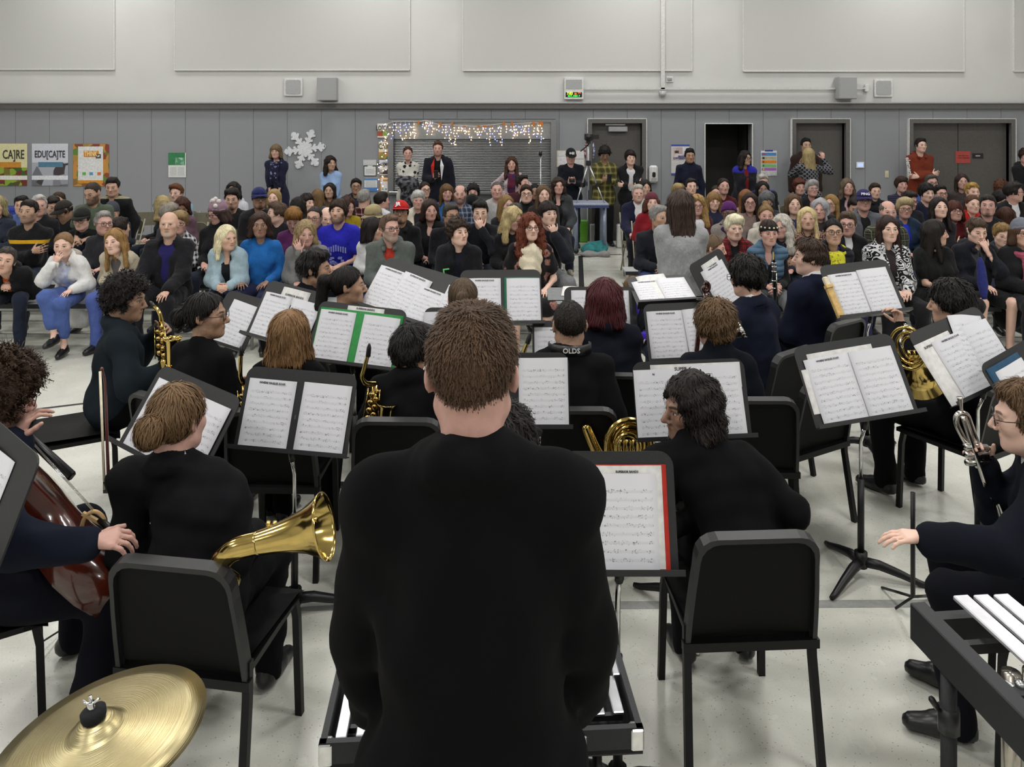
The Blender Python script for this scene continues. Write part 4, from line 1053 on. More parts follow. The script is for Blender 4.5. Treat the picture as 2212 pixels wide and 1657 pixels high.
def blotch(key, c1, c2, c3, sc_=9):
    if key in _mats: return _mats[key]
    t = NT('photo_print'); P_ = t.coord(); v = t.vor(P_, sc_, out='Color'); q = t.sep(v)
    t.set(t.mix(t.rng(q[1], .4, .6), t.mix(t.rng(q[0], .3, .6), hexc(c1)+(1,), hexc(c2)+(1,)), hexc(c3)+(1,)), .4); _mats[key] = t.m; return t.m
VEG = blotch('veg', '#8a3a2c', '#5c8038', '#c08a40'); VEG2 = blotch('veg2', '#3b5a22', '#8aa832', '#6d2a20'); TRAY = blotch('tray', '#6d7078', '#40383a', '#a9acb5', 6)
poster('poster', 'yellow CARE poster with vegetables at the left edge of the wall', 'poster', -22, 60, 310, 401, '#ddd7a8', [(.0, .44, .84, .57, '#c98a2a'), (0, .57, 1, 1, VEG2), (0, .76, 1, .86, '#e6e4dc')], [('CA]RE', .64, .27, 13, '#2e2c28')], 'food posters on the grey wall')
poster('poster', 'grey EDUCATE poster with a blue band and a food tray', 'poster', 70, 148, 310, 401, '#cfd2dc', [(.0, .45, 1, 1, TRAY), (.18, .44, .86, .56, '#4f7d96'), (0, .76, 1, .86, '#e2e3e8')], [('EDU[CA]TE', .5, .26, 10, '#2e2e32')], 'food posters on the grey wall')
poster('poster', 'THINK poster with a white card over bright fruit and vegetables', 'poster', 159, 236, 311, 402, VEG, [(.14, .06, .84, .86, '#dcdcdc'), (.14, .86, .84, .93, '#d08a1e'), (.3, .16, .72, .31, '#d58a24'), (.26, .67, .36, .74, '#5fae4a'), (.46, .67, .56, .74, '#4a9ac0'), (.68, .67, .78, .74, '#d8743a'), (.64, .24, .78, .34, '#3a3a3a')], [('THINK', .5, .235, 7, '#f4dca0'), ('UP', .71, .29, 4, '#eeeeee')], 'food posters on the grey wall')
poster('flyer', 'green and white flyer with a crowned statue head picture', 'flyer', 364.5, 402.5, 330, 383, '#d8d8d6', [(0, 0, .95, .5, '#2f7a4d'), (.4, .2, .9, .5, blotch('liberty', '#7fae92', '#4b8d66', '#a8c8b4', 14)), (.1, .58, .46, .92, plain('fine_print', '#c2c4c6', .6, var=.2, scale=120)), (.54, .58, .9, .92, plain('fine_print', '#c2c4c6'))])
poster('poster', 'LOCAL food poster at the top of the lit poster column', 'poster', 816, 845, 267, 297, '#e2e0d6', [(0, .52, 1, .88, '#7fa04a'), (0, .55, .4, .9, '#a04a34')], [('LO[CA]L', .5, .33, 7, '#333333')], 'small posters in the lit column', yb_=.03)
poster('poster', 'small CARE food poster hung in the lit poster column', 'poster', 819, 847, 306, 343, '#e4dfc8', [(0, .6, 1, 1, VEG)], [('CA]RE', .5, .28, 8, '#3a3630')], 'small posters in the lit column', yb_=.03)
poster('poster', 'small PROMOTE poster in the lit poster column', 'poster', 820, 847, 345, 378, '#dadadd', [(0, .62, 1, .95, TRAY)], [('PRO[MO]TE', .5, .3, 5, '#444444')], 'small posters in the lit column', yb_=.03)
poster('poster', 'small white card poster with orange base, lowest in the lit column', 'poster', 822, 847, 383, 417, '#dd9a36', [(.08, .04, .92, .9, '#e4e2e0'), (.25, .12, .75, .25, '#d58a24'), (.15, .7, .3, .78, '#6aa858'), (.42, .7, .58, .78, '#4a8ac0'), (.7, .7, .85, .78, '#d8743a')], (), 'small posters in the lit column', yb_=.03)
poster('notice', 'small grey notice above the framed certificate', 'notice', 785, 813, 345, 357, '#c0c1c2', [(.1, .2, .9, .8, plain('fine_print', '#c2c4c6'))])
poster('certificate', 'framed certificate with dark green border on the wall', 'certificate', 786, 813.5, 357.5, 380, '#2e4a40', [(.06, .1, .94, .95, '#dcdcdc'), (.15, .3, .85, .8, plain('fine_print', '#c2c4c6')), (.3, .0, .7, .12, '#d9d9d9')])
poster('notice', 'white notice with blue header and footer below the certificate', 'notice', 787.5, 815, 384, 413, '#d6d9de', [(0, .02, 1, .18, '#5a8cc0'), (.1, .25, .9, .65, plain('fine_print', '#c2c4c6')), (0, .72, 1, 1, '#4f80bb')])
poster('bulletin_sheet', 'white bulletin papers with a thin yellow border behind the capped boy', 'papers', 1202, 1263, 325, 361, '#c9b98f', [(.02, .03, .48, .33, '#d8d8da'), (.5, .03, .98, .5, '#d6d6d8'), (.02, .36, .48, .95, '#d9d9db'), (.5, .54, .98, .95, '#d4d4d6')])
poster('poster', 'pale face poster reading MAKE A DIFFERENCE with blue top edge', 'poster', 1449.5, 1489, 312, 378, '#c7c4c6', [(0, 0, 1, .06, '#3a52a8'), (0, .94, 1, 1, '#3a52a8'), (.1, .1, .62, .5, blotch('face', '#cbb9b4', '#b09a96', '#d5cdcc', 8)), (.18, .2, .42, .29, '#5a4a4a'), (.25, .215, .34, .275, '#22242a'), (.62, .08, .98, .3, '#d6d8de')], [('MAKE A', .62, .39, 4, '#3a3a7a'), ('DIFFERENCE', .55, .455, 4.6, '#3a3a7a')])
poster('poster', 'white poster with blue, tan, orange, green and purple bands', 'poster', 1643, 1677.5, 325.5, 380, '#d5d6da', [(.25, -.03, .75, .03, '#2f3c8c'), (.04, .08, .96, .2, '#4a86bd'), (.04, .23, .96, .35, '#b3ab86'), (.04, .38, .96, .5, '#d58528'), (.04, .53, .96, .65, '#7cbb74'), (.04, .68, .96, .78, '#a868b4'), (.1, .1, .3, .16, '#b04a52'), (.1, .25, .22, .33, '#2c2c2c'), (.12, .4, .2, .48, '#6b4a1c'), (.12, .55, .2, .63, '#2f5a2f'), (.12, .69, .2, .77, '#d2b83a'), (.1, .82, .45, .96, plain('fine_print', '#c2c4c6')), (.55, .82, .95, .96, plain('fine_print', '#c2c4c6'))], (), None)
poster('door_sign', 'red paper sign taped on the double door', 'sign', 2068.5, 2101, 327, 353, '#a8443c', [(.17, .35, .38, .41, '#6a2420'), (.41, .34, .62, .41, '#6a2420'), (.66, .35, .86, .4, '#6a2420'), (.14, .53, .42, .58, '#6a2420'), (.48, .52, .92, .59, '#6a2420')], [], None, yb_=-.072)
poster('door_plate', 'small black name plate with white letters on the double door', 'sign', 2105.5, 2129, 331.5, 342.5, '#141416', [(.28, .4, .7, .6, '#b8b8b8')], [], None, yb_=-.072)
r = wallbox('thermostat', 'white wall thermostat with a glowing blue screen', 'thermostat', 1848.5, 1865.5, 350, 363, .03, M_WPLAST); rplate(r, 'screen', 1851, 1863, 352.5, 360.5, .03, emitm('screen_blue', '#a8bcf5', .9), .004)
r = wallbox('light_switch', 'cream light switch plate on the grey wall', 'switch', 1911.5, 1919.5, 369, 384, .012, plain('cream_plate', '#cfc7ab', .5)); rplate(r, 'toggle', 1914.3, 1916.7, 374, 379, .012, plain('cream_plate', '#cfc7ab'), .003)
r = wallbox('soap_dispenser', 'white soap dispenser with dark window beside the door', 'dispenser', 1401, 1419, 357, 394, .12, M_WPLAST, None, .03); rplate(r, 'window', 1406.5, 1413.5, 371, 382, .12, M_BLACK, .02); rplate(r, 'push_bar', 1404, 1416, 383, 391, .12, M_GREYP, .01)
# ---------------------------------------------------------------- paper snowflake
sf = MB(); sfk = [0]; R0 = 43.5/119
for k in range(6):
    M = Matrix.Translation((wx(659.5), YW-.02, wz(322))) @ Matrix.Rotation(PI/2, 4, 'X') @ Matrix.Rotation(math.radians(60*k+8), 4, 'Z')
    def bar(p, q, w_):
        p, q = Vector((*p, 0)), Vector((*q, 0)); dv = (q-p).normalized(); s_ = Vector((-dv.y, dv.x, 0))*w_/2
        sf.prism([(p-s_).xy[:], (q-s_).xy[:], (q+s_).xy[:], (p+s_).xy[:]], -.004-.0002*sfk[0], .004+.0004*sfk[0], M); sfk[0] = (sfk[0]+1) % 17
    bar((.0, 0), (R0, 0), .06)
    for (rr, ln) in ((.4, .22), (.66, .26), (.86, .15)):
        for s in (-1, 1):
            bar((R0*rr, 0), (R0*rr+ln*R0*.62, s*ln*R0*.85), .042)
            if rr > .5: bar((R0*rr+ln*R0*.3, s*ln*R0*.42), (R0*rr+ln*R0*.75, s*ln*R0*.35), .03)
    bar((R0*.1, 0), (R0*.34, R0*.2), .05); bar((R0*.1, 0), (R0*.34, -R0*.2), .05)
    sf.prism([(R0*1.0, -.035), (R0*1.05, 0), (R0*1.0, .035), (R0*.93, .03), (R0*.93, -.03)], -.004, .004, M)
tag(sf.build('snowflake_cutout', plain('white_card', '#d9dadf', .7)), 'large white cut-out snowflake hung on the grey wall', 'decoration')
# ---------------------------------------------------------------- icicle lights
rs = np.random.RandomState(4)
IL = empty('icicle_lights', (0, 0, 0), 0, 'string of lit icicle lights taped over the serving hatch', 'string lights')
wire = MB(); yl = YW-.10
top = [(848, 263), (880, 262), (905, 263), (921, 260), (945, 268), (975, 270), (1008, 272), (1030, 273), (1050, 271), (1085, 267), (1100, 268), (1130, 266), (1150, 265), (1170, 266)]
wire.tube([(wx(a), yl, wz(b)) for a, b in top], .006, 4)
bul = MB().sphere((0, 0, 0), .009, 6).mesh('bulb'); bul.materials.append(emitm('bulb_warm', '#ffd09a', 9)); bul2 = bul.copy(); bul2.materials.clear(); bul2.materials.append(emitm('bulb_blue', '#8c9dff', 5))
nb_ = 0
def bulb(a, b):
    global nb_
    o = bpy.data.objects.new('bulb', bul2 if rs.rand() < .28 else bul); col.objects.link(o); o.parent = IL; o.location = (wx(a), yl-.01+rs.uniform(-.02, .015), wz(b)); nb_ += 1
for a in list(np.arange(850, 900, 9)) + list(np.arange(916, 940, 5)) + list(np.arange(948, 1170, 8.5)):
    i = max(j for j in range(len(top)) if top[j][0] <= a or j == 0); yt = top[i][1]
    ln = rs.choice([14, 20, 27, 34, 44]) if a > 900 else rs.choice([12, 22, 36])
    pts = [(a, yt)]
    for k in range(int(ln/6)):
        pts.append((a+rs.uniform(-3, 3), yt+6*(k+1))); bulb(*pts[-1])
        if rs.rand() < .3: bulb(pts[-1][0]+rs.uniform(-6, 6), pts[-1][1]+rs.uniform(-3, 3))
    if len(pts) > 1: wire.tube([(wx(p), yl, wz(q)) for p, q in pts], .004, 3)
pts = [(848, 264)]
for y_ in np.arange(268, 412, 7.0):
    xx = 838 - (y_-268)*.10 + 6*math.sin(y_*.35); pts.append((xx, y_)); bulb(xx+rs.uniform(-4, 4), y_)
    if rs.rand() < .3: bulb(xx+rs.uniform(-9, 9), y_+2)
wire.tube([(wx(p), yl, wz(q)) for p, q in pts], .004, 3); wire.build('wire', plain('wire_white', '#c9c9c4', .6), IL)
for (a, b, h, w_) in ((906, 265, 7, 4), (953, 270, 10, 5), (978, 268, 8, 4.5), (1005, 274, 4, 6), (1034, 273, 5, 5), (1048, 273, 4, 8), (1061, 274, 4, 5), (1089, 267, 8, 5), (1106, 268, 10, 4.5), (1152, 267, 10, 5), (1168, 267, 9, 9)):
    tag(MB().box((wx(a), YW-.125, wz(b)), (w_/119, .004, h/119)).build('tape_strip', plain('orange_tape', '#c2702a', .6)), 'strip of orange tape at ' + {906: 'the left end of the icicle lights', 1168: 'the right end of the icicle lights, crumpled'}.get(a, 'the hatch above the icicle lights, number %s from the left' % {953: 'two', 978: 'three', 1005: 'four', 1034: 'five', 1048: 'six', 1061: 'seven', 1089: 'eight', 1106: 'nine', 1152: 'ten'}.get(a, 'one')), 'tape', 'orange tape strips on the hatch')
mb = MB(); MS = empty('microphone_stand', (0, 0, 0), 0, 'thin microphone on a slim stand before the steel shutter', 'microphone')
MB().tube([(wx(1166), YW-.45, 0.02), (wx(1166), YW-.45, wz(334))], .014, 6).build('stand_pole', M_STEEL, MS); MB().tube([(wx(1165.5), YW-.45, wz(334)), (wx(1165.5), YW-.45, wz(324))], .03, 8).build('microphone', M_BLACK, MS)
MB().lathe([(.12, 0), (.12, .015), (.02, .03)], 12, Matrix.Translation((wx(1166), YW-.45, 0)), cap=True).build('stand_base', M_BLACK, MS)
# ---------------------------------------------------------------- lines on the floor
LB = plain('line_black', '#141416', .4); LG = plain('line_grey', '#8e8f8c', .35); LS = plain('seam_grey', '#8c8d88', .5)
def fline(p, q, wd, m):
    p, q = Vector((*p, 0)), Vector((*q, 0)); dv = (q-p).normalized(); s_ = Vector((-dv.y, dv.x, 0))*wd/2
    V = [(p-s_), (q-s_), (q+s_), (p+s_)]
    MB().prism([v.xy[:] for v in V], 0.0, .0015, ).build('painted_line', m, FLOOR)
def fp(x, y): d = floor_d(y); return ((x-X_C)/F_PX*d, d)
fline(fp(1233, 551), fp(1342, 550), .06, LB); fline(fp(1254, 553), fp(1257, 640), .07, LB); fline((-9, floor_d(585)), (9, floor_d(585)), .012, LS); fline((-9, floor_d(640)), (9, floor_d(640)), .01, LS)
fline(fp(40, 889), fp(230, 866), .035, LB); fline(fp(60, 976), fp(185, 930), .035, LB); fline((-8, floor_d(1332)), (8, floor_d(1287)), .055, LG); fline(fp(1254, 900), fp(1257, 640), .07, LB)
# ---------------------------------------------------------------- table with camcorder tripod
TB = empty('folding_table', (0, 0, 0), 0, 'grey-blue table with a wheeled leg under the camcorder tripod', 'table')
zt = H_CAM-(438-Y_HOR)/F_PX*12.9; xa, xb = (1236-X_C)/F_PX*12.9, (1313-X_C)/F_PX*12.9
M_TBL = plain('table_top', '#9aa0b4', .4); M_TLEG = plain('table_leg', '#8b93a8', .35, .3)
MB().box(((xa+xb)/2, 13.05, zt-.015), (xb-xa, .6, .03), bev=.006).build('tabletop', M_TBL, TB); MB().box(((xa+xb)/2, 12.77, zt-.045), (xb-xa, .03, .05)).build('apron', plain('apron_blue', '#3b4470', .5), TB)
for (x_, y_) in ((xb-.06, 12.85), (xb-.06, 13.25), (xa+.06, 13.25), (xa+.06, 12.85)):
    L = MB().tube([(x_, y_, zt-.03), (x_, y_, .07)], .035, 8).build('leg', M_TLEG, TB); MB().sphere((x_, y_, .045), .045, 10).build('caster', M_BLACK, L)
TP = empty('camcorder_tripod', (0, 0, 0), 0, 'black camcorder on a silver tripod standing on the table', 'tripod')
xc = (1271-X_C)/F_PX*13.0; zh = H_CAM-(352-Y_HOR)/F_PX*13.0
for (dx, dy) in ((-.21, -.18), (.24, -.2), (.0, .22)):
    L = MB().tube([(xc, 13.0, zh), (xc+dx*.55, 13.0+dy*.55, zh-(zh-zt)*.55)], .016, 6).tube([(xc+dx*.5, 13.0+dy*.5, zh-(zh-zt)*.5), (xc+dx, 13.0+dy, zt)], .011, 6).build('leg', M_SILVER, TP)
    MB().box((xc+dx*.55, 13.0+dy*.55, zh-(zh-zt)*.55), (.04, .04, .07)).build('clamp', M_BLACK, L)
MB().tube([(xc, 13.0, zh-.45), (xc, 13.0, zh+.33)], .015, 8).build('centre_column', M_SILVER, TP); MB().box((xc, 13.0, zh), (.08, .08, .08), bev=.01).build('leg_crown', M_BLACK, TP)
MB().tube([(xc, 13.0, zh+.3), (xc-.14, 12.85, zh+.2)], .012, 6).box((xc, 13.0, zh+.35), (.07, .09, .06)).build('pan_handle', M_BLACK, TP)
cmr = MB().box((xc, 12.98, zh+.43), (.13, .13, .12), bev=.015).tube([(xc-.01, 12.9, zh+.43), (xc-.01, 12.82, zh+.43)], .04, 10).build('camcorder', M_BLACK, TP); MB().box((xc+.12, 12.95, zh+.43), (.1, .01, .07)).build('flip_screen', M_BLACK, cmr)
for k, (dx, c) in enumerate(((-.05, '#8a3a44'), (.07, '#3f4a86'))): MB().tube([(xc+dx, 12.97, zh+.34), (xc+dx*1.3, 12.94, zh+.2), (xc+dx*1.1, 12.96, zh+.08)], [.012, .02, .015], 6).build('strap', cloth(c, 'blotch', '#c8c8cc', sc_=.4), TP)
V, Q = sdf([E((0, 0, .1), (.13, .12, .12), .05), E((.12, 0, .11), (.1, .1, .12), .05), E((-.1, .02, .04), (.12, .1, .06), .04), C((-.1, -.1, .02), (.14, -.12, .03), .04, .05, .05), PL((0, 0, 0), (0, 0, -1))], .018, 0, wob(.03, 22, 5))
tag(link('jacket_heap', fast_mesh('jacket_heap', V, Q), cloth('#3f8f90', 'blotch', '#357d80'), None, (px(1283, 500, 12.9).x, 12.9, 0)), 'crumpled teal jacket heaped on the floor under the table', 'jacket')
V, Q = sdf([E((0, 0, .03), (.16, .1, .05), .03), E((.24, -.02, .03), (.1, .09, .05), .03), PL((0, 0, 0), (0, 0, -1))], .018, 0, wob(.015, 30, 8))
tag(link('grey_sweater', fast_mesh('grey_sweater', V, Q), cloth('#8f8c8c'), None, (px(1270, 500, 12.7).x, 12.62, 0)), 'grey sweater lying beneath the teal jacket heap', 'sweater')
tag(MB().box((px(1250, 480, 13.9).x, 14.1, .2), (.36, .1, .4), bev=.02).build('green_mat', plain('lime_mat', '#5a9a2a', .6)), 'bright green mat leaning against the wall by the table', 'mat')
tag(MB().box((px(1290, 480, 13.7).x, 13.95, .17), (.2, .12, .34), bev=.01).box((px(1290, 480, 13.7).x, 13.88, .24), (.02, .03, .2)).build('white_carton', M_GREYP), 'pale grey carton standing on the floor behind the table', 'carton')
tag(MB().box((px(1335, 480, 13.7).x, 13.5, .2), (.1, .16, .4), bev=.02).build('paper_bag', M_WPLAST), 'white bag on the floor behind the plaid shirt boy', 'bag')
BIN = empty('storage_bin', (0, 0, 0), 0, 'blue plastic bin against the wall at the far left', 'bin')
xb_ = px(30, 450, 13.6).x; zb_ = px(0, 447, 13.6).z
MB().prism([(-.3, -.2), (.3, -.2), (.3, .2), (-.3, .2)], 0, zb_-.05, Matrix.Translation((xb_, 13.6, 0))).build('bin_body', plain('bin_blue', '#26389a', .4), BIN); MB().box((xb_, 13.6, zb_-.025), (.66, .46, .05), bev=.015).build('rim', plain('bin_blue', '#26389a'), BIN)
# ---------------------------------------------------------------- chairs and stands
def copy_tree(o, parent=None):
    c = o.copy(); col.objects.link(c); c.parent = parent
    for ch in list(o.children): copy_tree(ch, c)
    return c
M_SHELL = plain('chair_shell', '#0a0a0b', .6, var=.1, bump=.15, scale=260, spec=.15); M_TUBE = plain('chair_tube', '#0e0e10', .5, .1, spec=.3); M_RIM = plain('chair_rim', '#19191c', .45)
def make_chair():
    r = empty('musician_chair')
    zb = .43; lean = math.radians(11)
    def bk(u, v, n=0): return (u, -.205 - v*math.sin(lean) + n*math.cos(lean), zb + v*math.cos(lean) + n*math.sin(lean))
    out = []; hb = .385
    for (u, v) in [(-.222, 0), (-.218, .1), (-.212, .2), (-.206, .27)]: out.append((u, v))
    for i in range(5): a = PI - PI/2*i/4; out.append((-.136+.068*math.cos(a), hb-.068+.068*math.sin(a)))
    out += [(-u, v) for u, v in out[::-1]]
    rim = MB(); n = len(out); V = []; F = []
    for (u, v) in out:
        k = .93; V += [bk(u, v, -.022), bk(u, v, .02), bk(u*k, v-.018 if v > .3 else v, .02), bk(u*k, v-.018 if v > .3 else v, -.022)]
    for i in range(n-1):
        for k in range(4): k2 = (k+1) % 4; F.append((i*4+k, i*4+k2, (i+1)*4+k2, (i+1)*4+k)[::-1])
    rim.add(V, F, False); rim.build('back_rim', M_RIM, r)
    pn = MB(); V = []; F = []; rows = 9
    for j in range(rows):
        v = .012 + (hb-.034)*j/(rows-1)
        hw = np.interp(v, [p[1] for p in out[:n//2]], [abs(p[0]) for p in out[:n//2]])*.935
        for i in range(7):
            u = -1+2*i/6; V.append(bk(u*hw, v, -.004 + .014*(u*u-1)*-1*.6 - .02*(1-v/hb)*0))
    for j in range(rows-1):
        for i in range(6): F.append((j*7+i, j*7+i+1, (j+1)*7+i+1, (j+1)*7+i))
    pn.add(V, F, True); pn.add([(x, y+.006, z) for x, y, z in V], [f[::-1] for f in F], True); pn.build('backrest', M_SHELL, r)
    st = MB(); V = []; F = []
    for j in range(8):
        y = -.2 + .43*j/7
        for i in range(9):
            u = -1+2*i/8; hw = .2 + .012*j/7
            V.append((u*hw, y, .452 - .014*(1-u*u)*math.sin(PI*min(1, j/6)) - (.022 if j == 7 else 0) + (.012 if abs(u) == 1 else 0)))
    for j in range(7):
        for i in range(8): F.append((j*9+i, j*9+i+1, (j+1)*9+i+1, (j+1)*9+i))
    st.add(V, F, True); b = [(x, y, z-.02) for x, y, z in V]; st.add(b, [f[::-1] for f in F], True)
    st.box((0, .015, .432), (.4, .43, .02)); st.build('seat', M_SHELL, r)
    MB().box((0, -.215, .41), (.46, .028, .03)).build('crossbar', M_TUBE, r)
    for s in (-1, 1):
        MB().tube([(s*.212, -.2, .475), (s*.213, -.205, .36), (s*.222, -.262, 0)], .0125, 4, square=True).build('leg', M_TUBE, r)
        MB().tube([(s*.185, .19, .44), (s*.19, .205, .36), (s*.197, .215, 0)], .0125, 4, square=True).build('leg', M_TUBE, r)
        MB().tube([(s*.2, -.2, .43), (s*.188, .19, .43)], .011, 4, square=True).build('side_rail', M_TUBE, r)
    return r
CH0 = make_chair(); ch_used = [False]
def chair(label, x, y, a):
    """a as for people: 0 faces the camera"""
    o = CH0 if not ch_used[0] else copy_tree(CH0); ch_used[0] = True
    o.location = (x, y, 0); o.rotation_euler = (0, 0, PI + math.radians(a)); tag(o, label, 'chair', 'black musician chairs'); return o
M_DESK = plain('stand_desk', '#1b1b1e', .5, var=.12, bump=.1, scale=200); M_STPOLE = plain('stand_pole', '#151518', .4, .3)
STANDS = {}
def stand(key, label, cx, cy, d, yaw=0, tilt=24, roll=0, w_=.5, h_=.335, zfloor=0, base_rot=20, grey=False):
    p = px(cx, cy, d); yw = math.radians(yaw); t_ = math.radians(tilt); ro = math.radians(roll)
    r = empty('music_stand', (p.x, p.y+.06, 0), yw, label, 'music stand', 'black music stands')
    zb = p.z
    M = Matrix(((1, 0, 0, 0), (0, math.sin(t_), -math.cos(t_), -.06), (0, math.cos(t_), math.sin(t_), zb), (0, 0, 0, 1))) @ Matrix.Rotation(ro, 4, 'Z')
    M_DK = plain('grey_desk', '#6f7172', .5) if grey else M_DESK
    dk = MB().prism(roundrect(w_, h_, .045, 5, 0, h_/2, (0, 1, 1, 0)), -.004, 0, M).build('desk', M_DK, r)
    if not grey: MB().box((0, -.002, .026), (w_+.02, .004, .058), M).box((0, .006, .054), (w_+.02, .016, .003), M).build('shelf_lip', M_DESK, dk)
    MB().prism(roundrect(w_-.012, h_-.006, .04, 5, 0, h_/2, (0, 1, 1, 0)), -.009, -.0045, M).build('desk_back', M_DESK, dk)
    MB().tube([M @ Vector((0, h_*.45, -.012)), (0, -.06+.02, zb-.02), (0, -.03, zb-.05)], .014, 8).build('tilt_neck', M_STPOLE, r)
    MB().tube([(0, -.03, zb-.05), (0, 0, max(zb-.12, .5)), (0, 0, .45)], .0085, 8).build('inner_tube', M_CHROME, r)
    MB().tube([(0, 0, min(zb-.3, .62)), (0, 0, .07)], .0155, 10).build('lower_tube', M_STPOLE, r)
    bs = MB().tube([(0, 0, .05), (0, 0, .12)], .03, 10).build('base_hub', M_STPOLE, r)
    for k in range(3):
        a = math.radians(base_rot+120*k); dx, dy = math.cos(a), math.sin(a)
        MB().tube([(dx*.01, dy*.01, .075), (dx*.08, dy*.08, .07), (dx*.17, dy*.17, .045), (dx*.25, dy*.25, .018), (dx*.285, dy*.285, .013)], [.024, .023, .019, .015, .011], 8).build('foot', M_STPOLE, r)
    W = Matrix.Translation((p.x, p.y+.06, 0)) @ Matrix.Rotation(yw, 4, 'Z') @ M
    STANDS[key] = (r, W, w_, h_); return r
def make_sheet_mat():
    t = NT('sheet_music_print'); X, Y, Z = t.sep(t.coord('Generated')); ob = t.coord()
    v = t.ma('MULTIPLY', t.ma('SUBTRACT', Y, .055), 11.2); fr = t.ma('FRACT', v)
    inr = t.ma('MULTIPLY', t.ma('GREATER_THAN', Y, .06), t.ma('LESS_THAN', Y, .86)); xr = t.ma('MULTIPLY', t.ma('GREATER_THAN', X, .08), t.ma('LESS_THAN', X, .93))
    band = t.ma('MULTIPLY', t.ma('GREATER_THAN', fr, .3), t.ma('LESS_THAN', fr, .62))
    lines = t.ma('MULTIPLY', band, t.ma('LESS_THAN', t.ma('FRACT', t.ma('MULTIPLY', t.ma('SUBTRACT', fr, .3), 15.6)), .22))
    near = t.ma('MULTIPLY', t.ma('GREATER_THAN', fr, .2), t.ma('LESS_THAN', fr, .72))
    nz = t.noise(t.mapping(ob, (1, 1, 1)), 210, 2, .6); nz2 = t.noise(ob, 45, 2)
    notes = t.ma('MULTIPLY', near, t.ma('MULTIPLY', t.rng(nz, .56, .62), t.rng(nz2, .44, .54)))
    ink = t.ma('MULTIPLY', t.ma('MULTIPLY', inr, xr), t.ma('MAXIMUM', t.ma('MULTIPLY', lines, .55), notes))
    t.set(t.mix(t.ma('MULTIPLY', ink, .8), hexc('#dcdce2')+(1,), hexc('#3a3a44')+(1,)), .7, spec=.2); return t.m
M_SHEET = make_sheet_mat(); M_PAPER = plain('blank_paper', '#dbdad8', .75); INK = plain('print_ink', '#3b3b42', .7)
def sheet_mesh(w_, h_, bend=.006):
    n = 6; V = []; F = []
    for k in (1, 0):
        for i in range(n+1):
            u = i/n; z = bend*math.sin(PI*u)*.8 + bend*.3*math.sin(2*PI*u) + (.0012 if k else 0)
            V += [(w_*(u-.5), 0, z*.4), (w_*(u-.5), h_, z)]
    m = 2*(n+1)
    for i in range(n):
        a = 2*i; F.append((a, a+2, a+3, a+1)); F.append((m+a, m+a+1, m+a+3, m+a+2))
    F += [(0, 1, m+1, m), (2*n, m+2*n, m+2*n+1, 2*n+1)]
    me = bpy.data.meshes.new('sheet'); me.from_pydata(V, [], F); me.polygons.foreach_set('use_smooth', [True]*len(F)); me.update(); return me
ZLAY = {}
def sheet(key, label, u, v=.002, w_=.215, h_=.279, rot=0, mat=None, title=None, name='sheet_music', cat='sheet music', heading=None, z=None, bend=.006, tsz=.012):
    r, W, sw, sh = STANDS[key]; zz = ZLAY.get(key, .002); ZLAY[key] = zz + .0035
    if z is not None: zz = z
    o = link(name, sheet_mesh(w_, h_, bend), mat or M_SHEET); o.matrix_world = W @ Matrix.Translation((u, v, zz)) @ Matrix.Rotation(math.radians(rot), 4, 'Z')
    tag(o, label, cat, 'sheet music on the stands' if name == 'sheet_music' else None)
    def tx(s, sz, y, dx=0, bold=.0004, mat_=INK):
        q = link('lettering', text_mesh(s, sz, .0002, bold), mat_, o); q.location = (dx, y, bend*.9+.0022); return q
    if title: tx(title, tsz, h_*.945)
    if heading: tx(heading[0], heading[1], h_*heading[2], heading[3] if len(heading) > 3 else 0)
    return o
# ---------------------------------------------------------------- the band's stands and music
WES = 'WHERE EAGLES SOAR'; SB = 'SUPERIOR BANDS'
stand('eagle', 'black music stand with two bass clef pages before the bun-haired player', 628, 976, 3.37, yaw=-4, tilt=20, roll=-3, w_=.5)
sheet('eagle', 'left page titled Where Eagles Soar on the stand beside the bun-haired player', -.125, .006, title=WES, rot=-.5); sheet('eagle', 'right page without title on the stand beside the bun-haired player', .122, .006, rot=-1)
stand('bun', 'black music stand leaning behind the bun-haired player\'s head', 352, 1002, 3.1, yaw=-26, tilt=32, roll=-8, w_=.5)
sheet('bun', 'sheet music left of the bun-haired player\'s head', -.115, .004, rot=0); sheet('bun', 'sheet music right of the bun-haired player\'s head', .12, .004)
stand('green', 'black music stand holding the open green folder', 762, 790, 4.38, yaw=-9, tilt=24, roll=-4, w_=.53)
GRN = plain('green_folder', '#1f8a3c', .35); o = sheet('green', 'open bright green pocket folder on a music stand', 0, .0, .5, .3, mat=GRN, name='music_folder', cat='folder', z=.002)
sheet('green', 'paper behind the green folder topped by a heading strip', .02, .2, .22, .125, mat=M_PAPER, z=.0008, heading=(SB, .014, .9))
sheet('green', 'left page inside the green folder', -.135, .008, title=WES); sheet('green', 'right page inside the green folder', .125, .004, rot=-1)
stand('sup', 'black music stand with a Superior Bands folder beside the bow-tie player', 600, 742, 4.75, yaw=-16, tilt=30, roll=-9, w_=.45, h_=.36)
sheet('sup', 'cream Superior Bands folder top on the stand beside the bow-tie player', .0, .24, .2, .1, mat=M_PAPER, heading=(SB, .017, .55), name='music_folder', cat='folder')
sheet('sup', 'left wrinkled page on the Superior Bands stand beside the bow-tie player', -.1, .006, .2, title=WES, rot=1, bend=.012); sheet('sup', 'right page on the Superior Bands stand beside the bow-tie player', .105, .006, .2)
stand('braid', 'black music stand in front of the braided-hair player', 492, 748, 4.9, yaw=-28, tilt=30, roll=-5, w_=.36); sheet('braid', 'sheet music on the stand before the braided-hair player', .02, .004, .25, rot=-3)
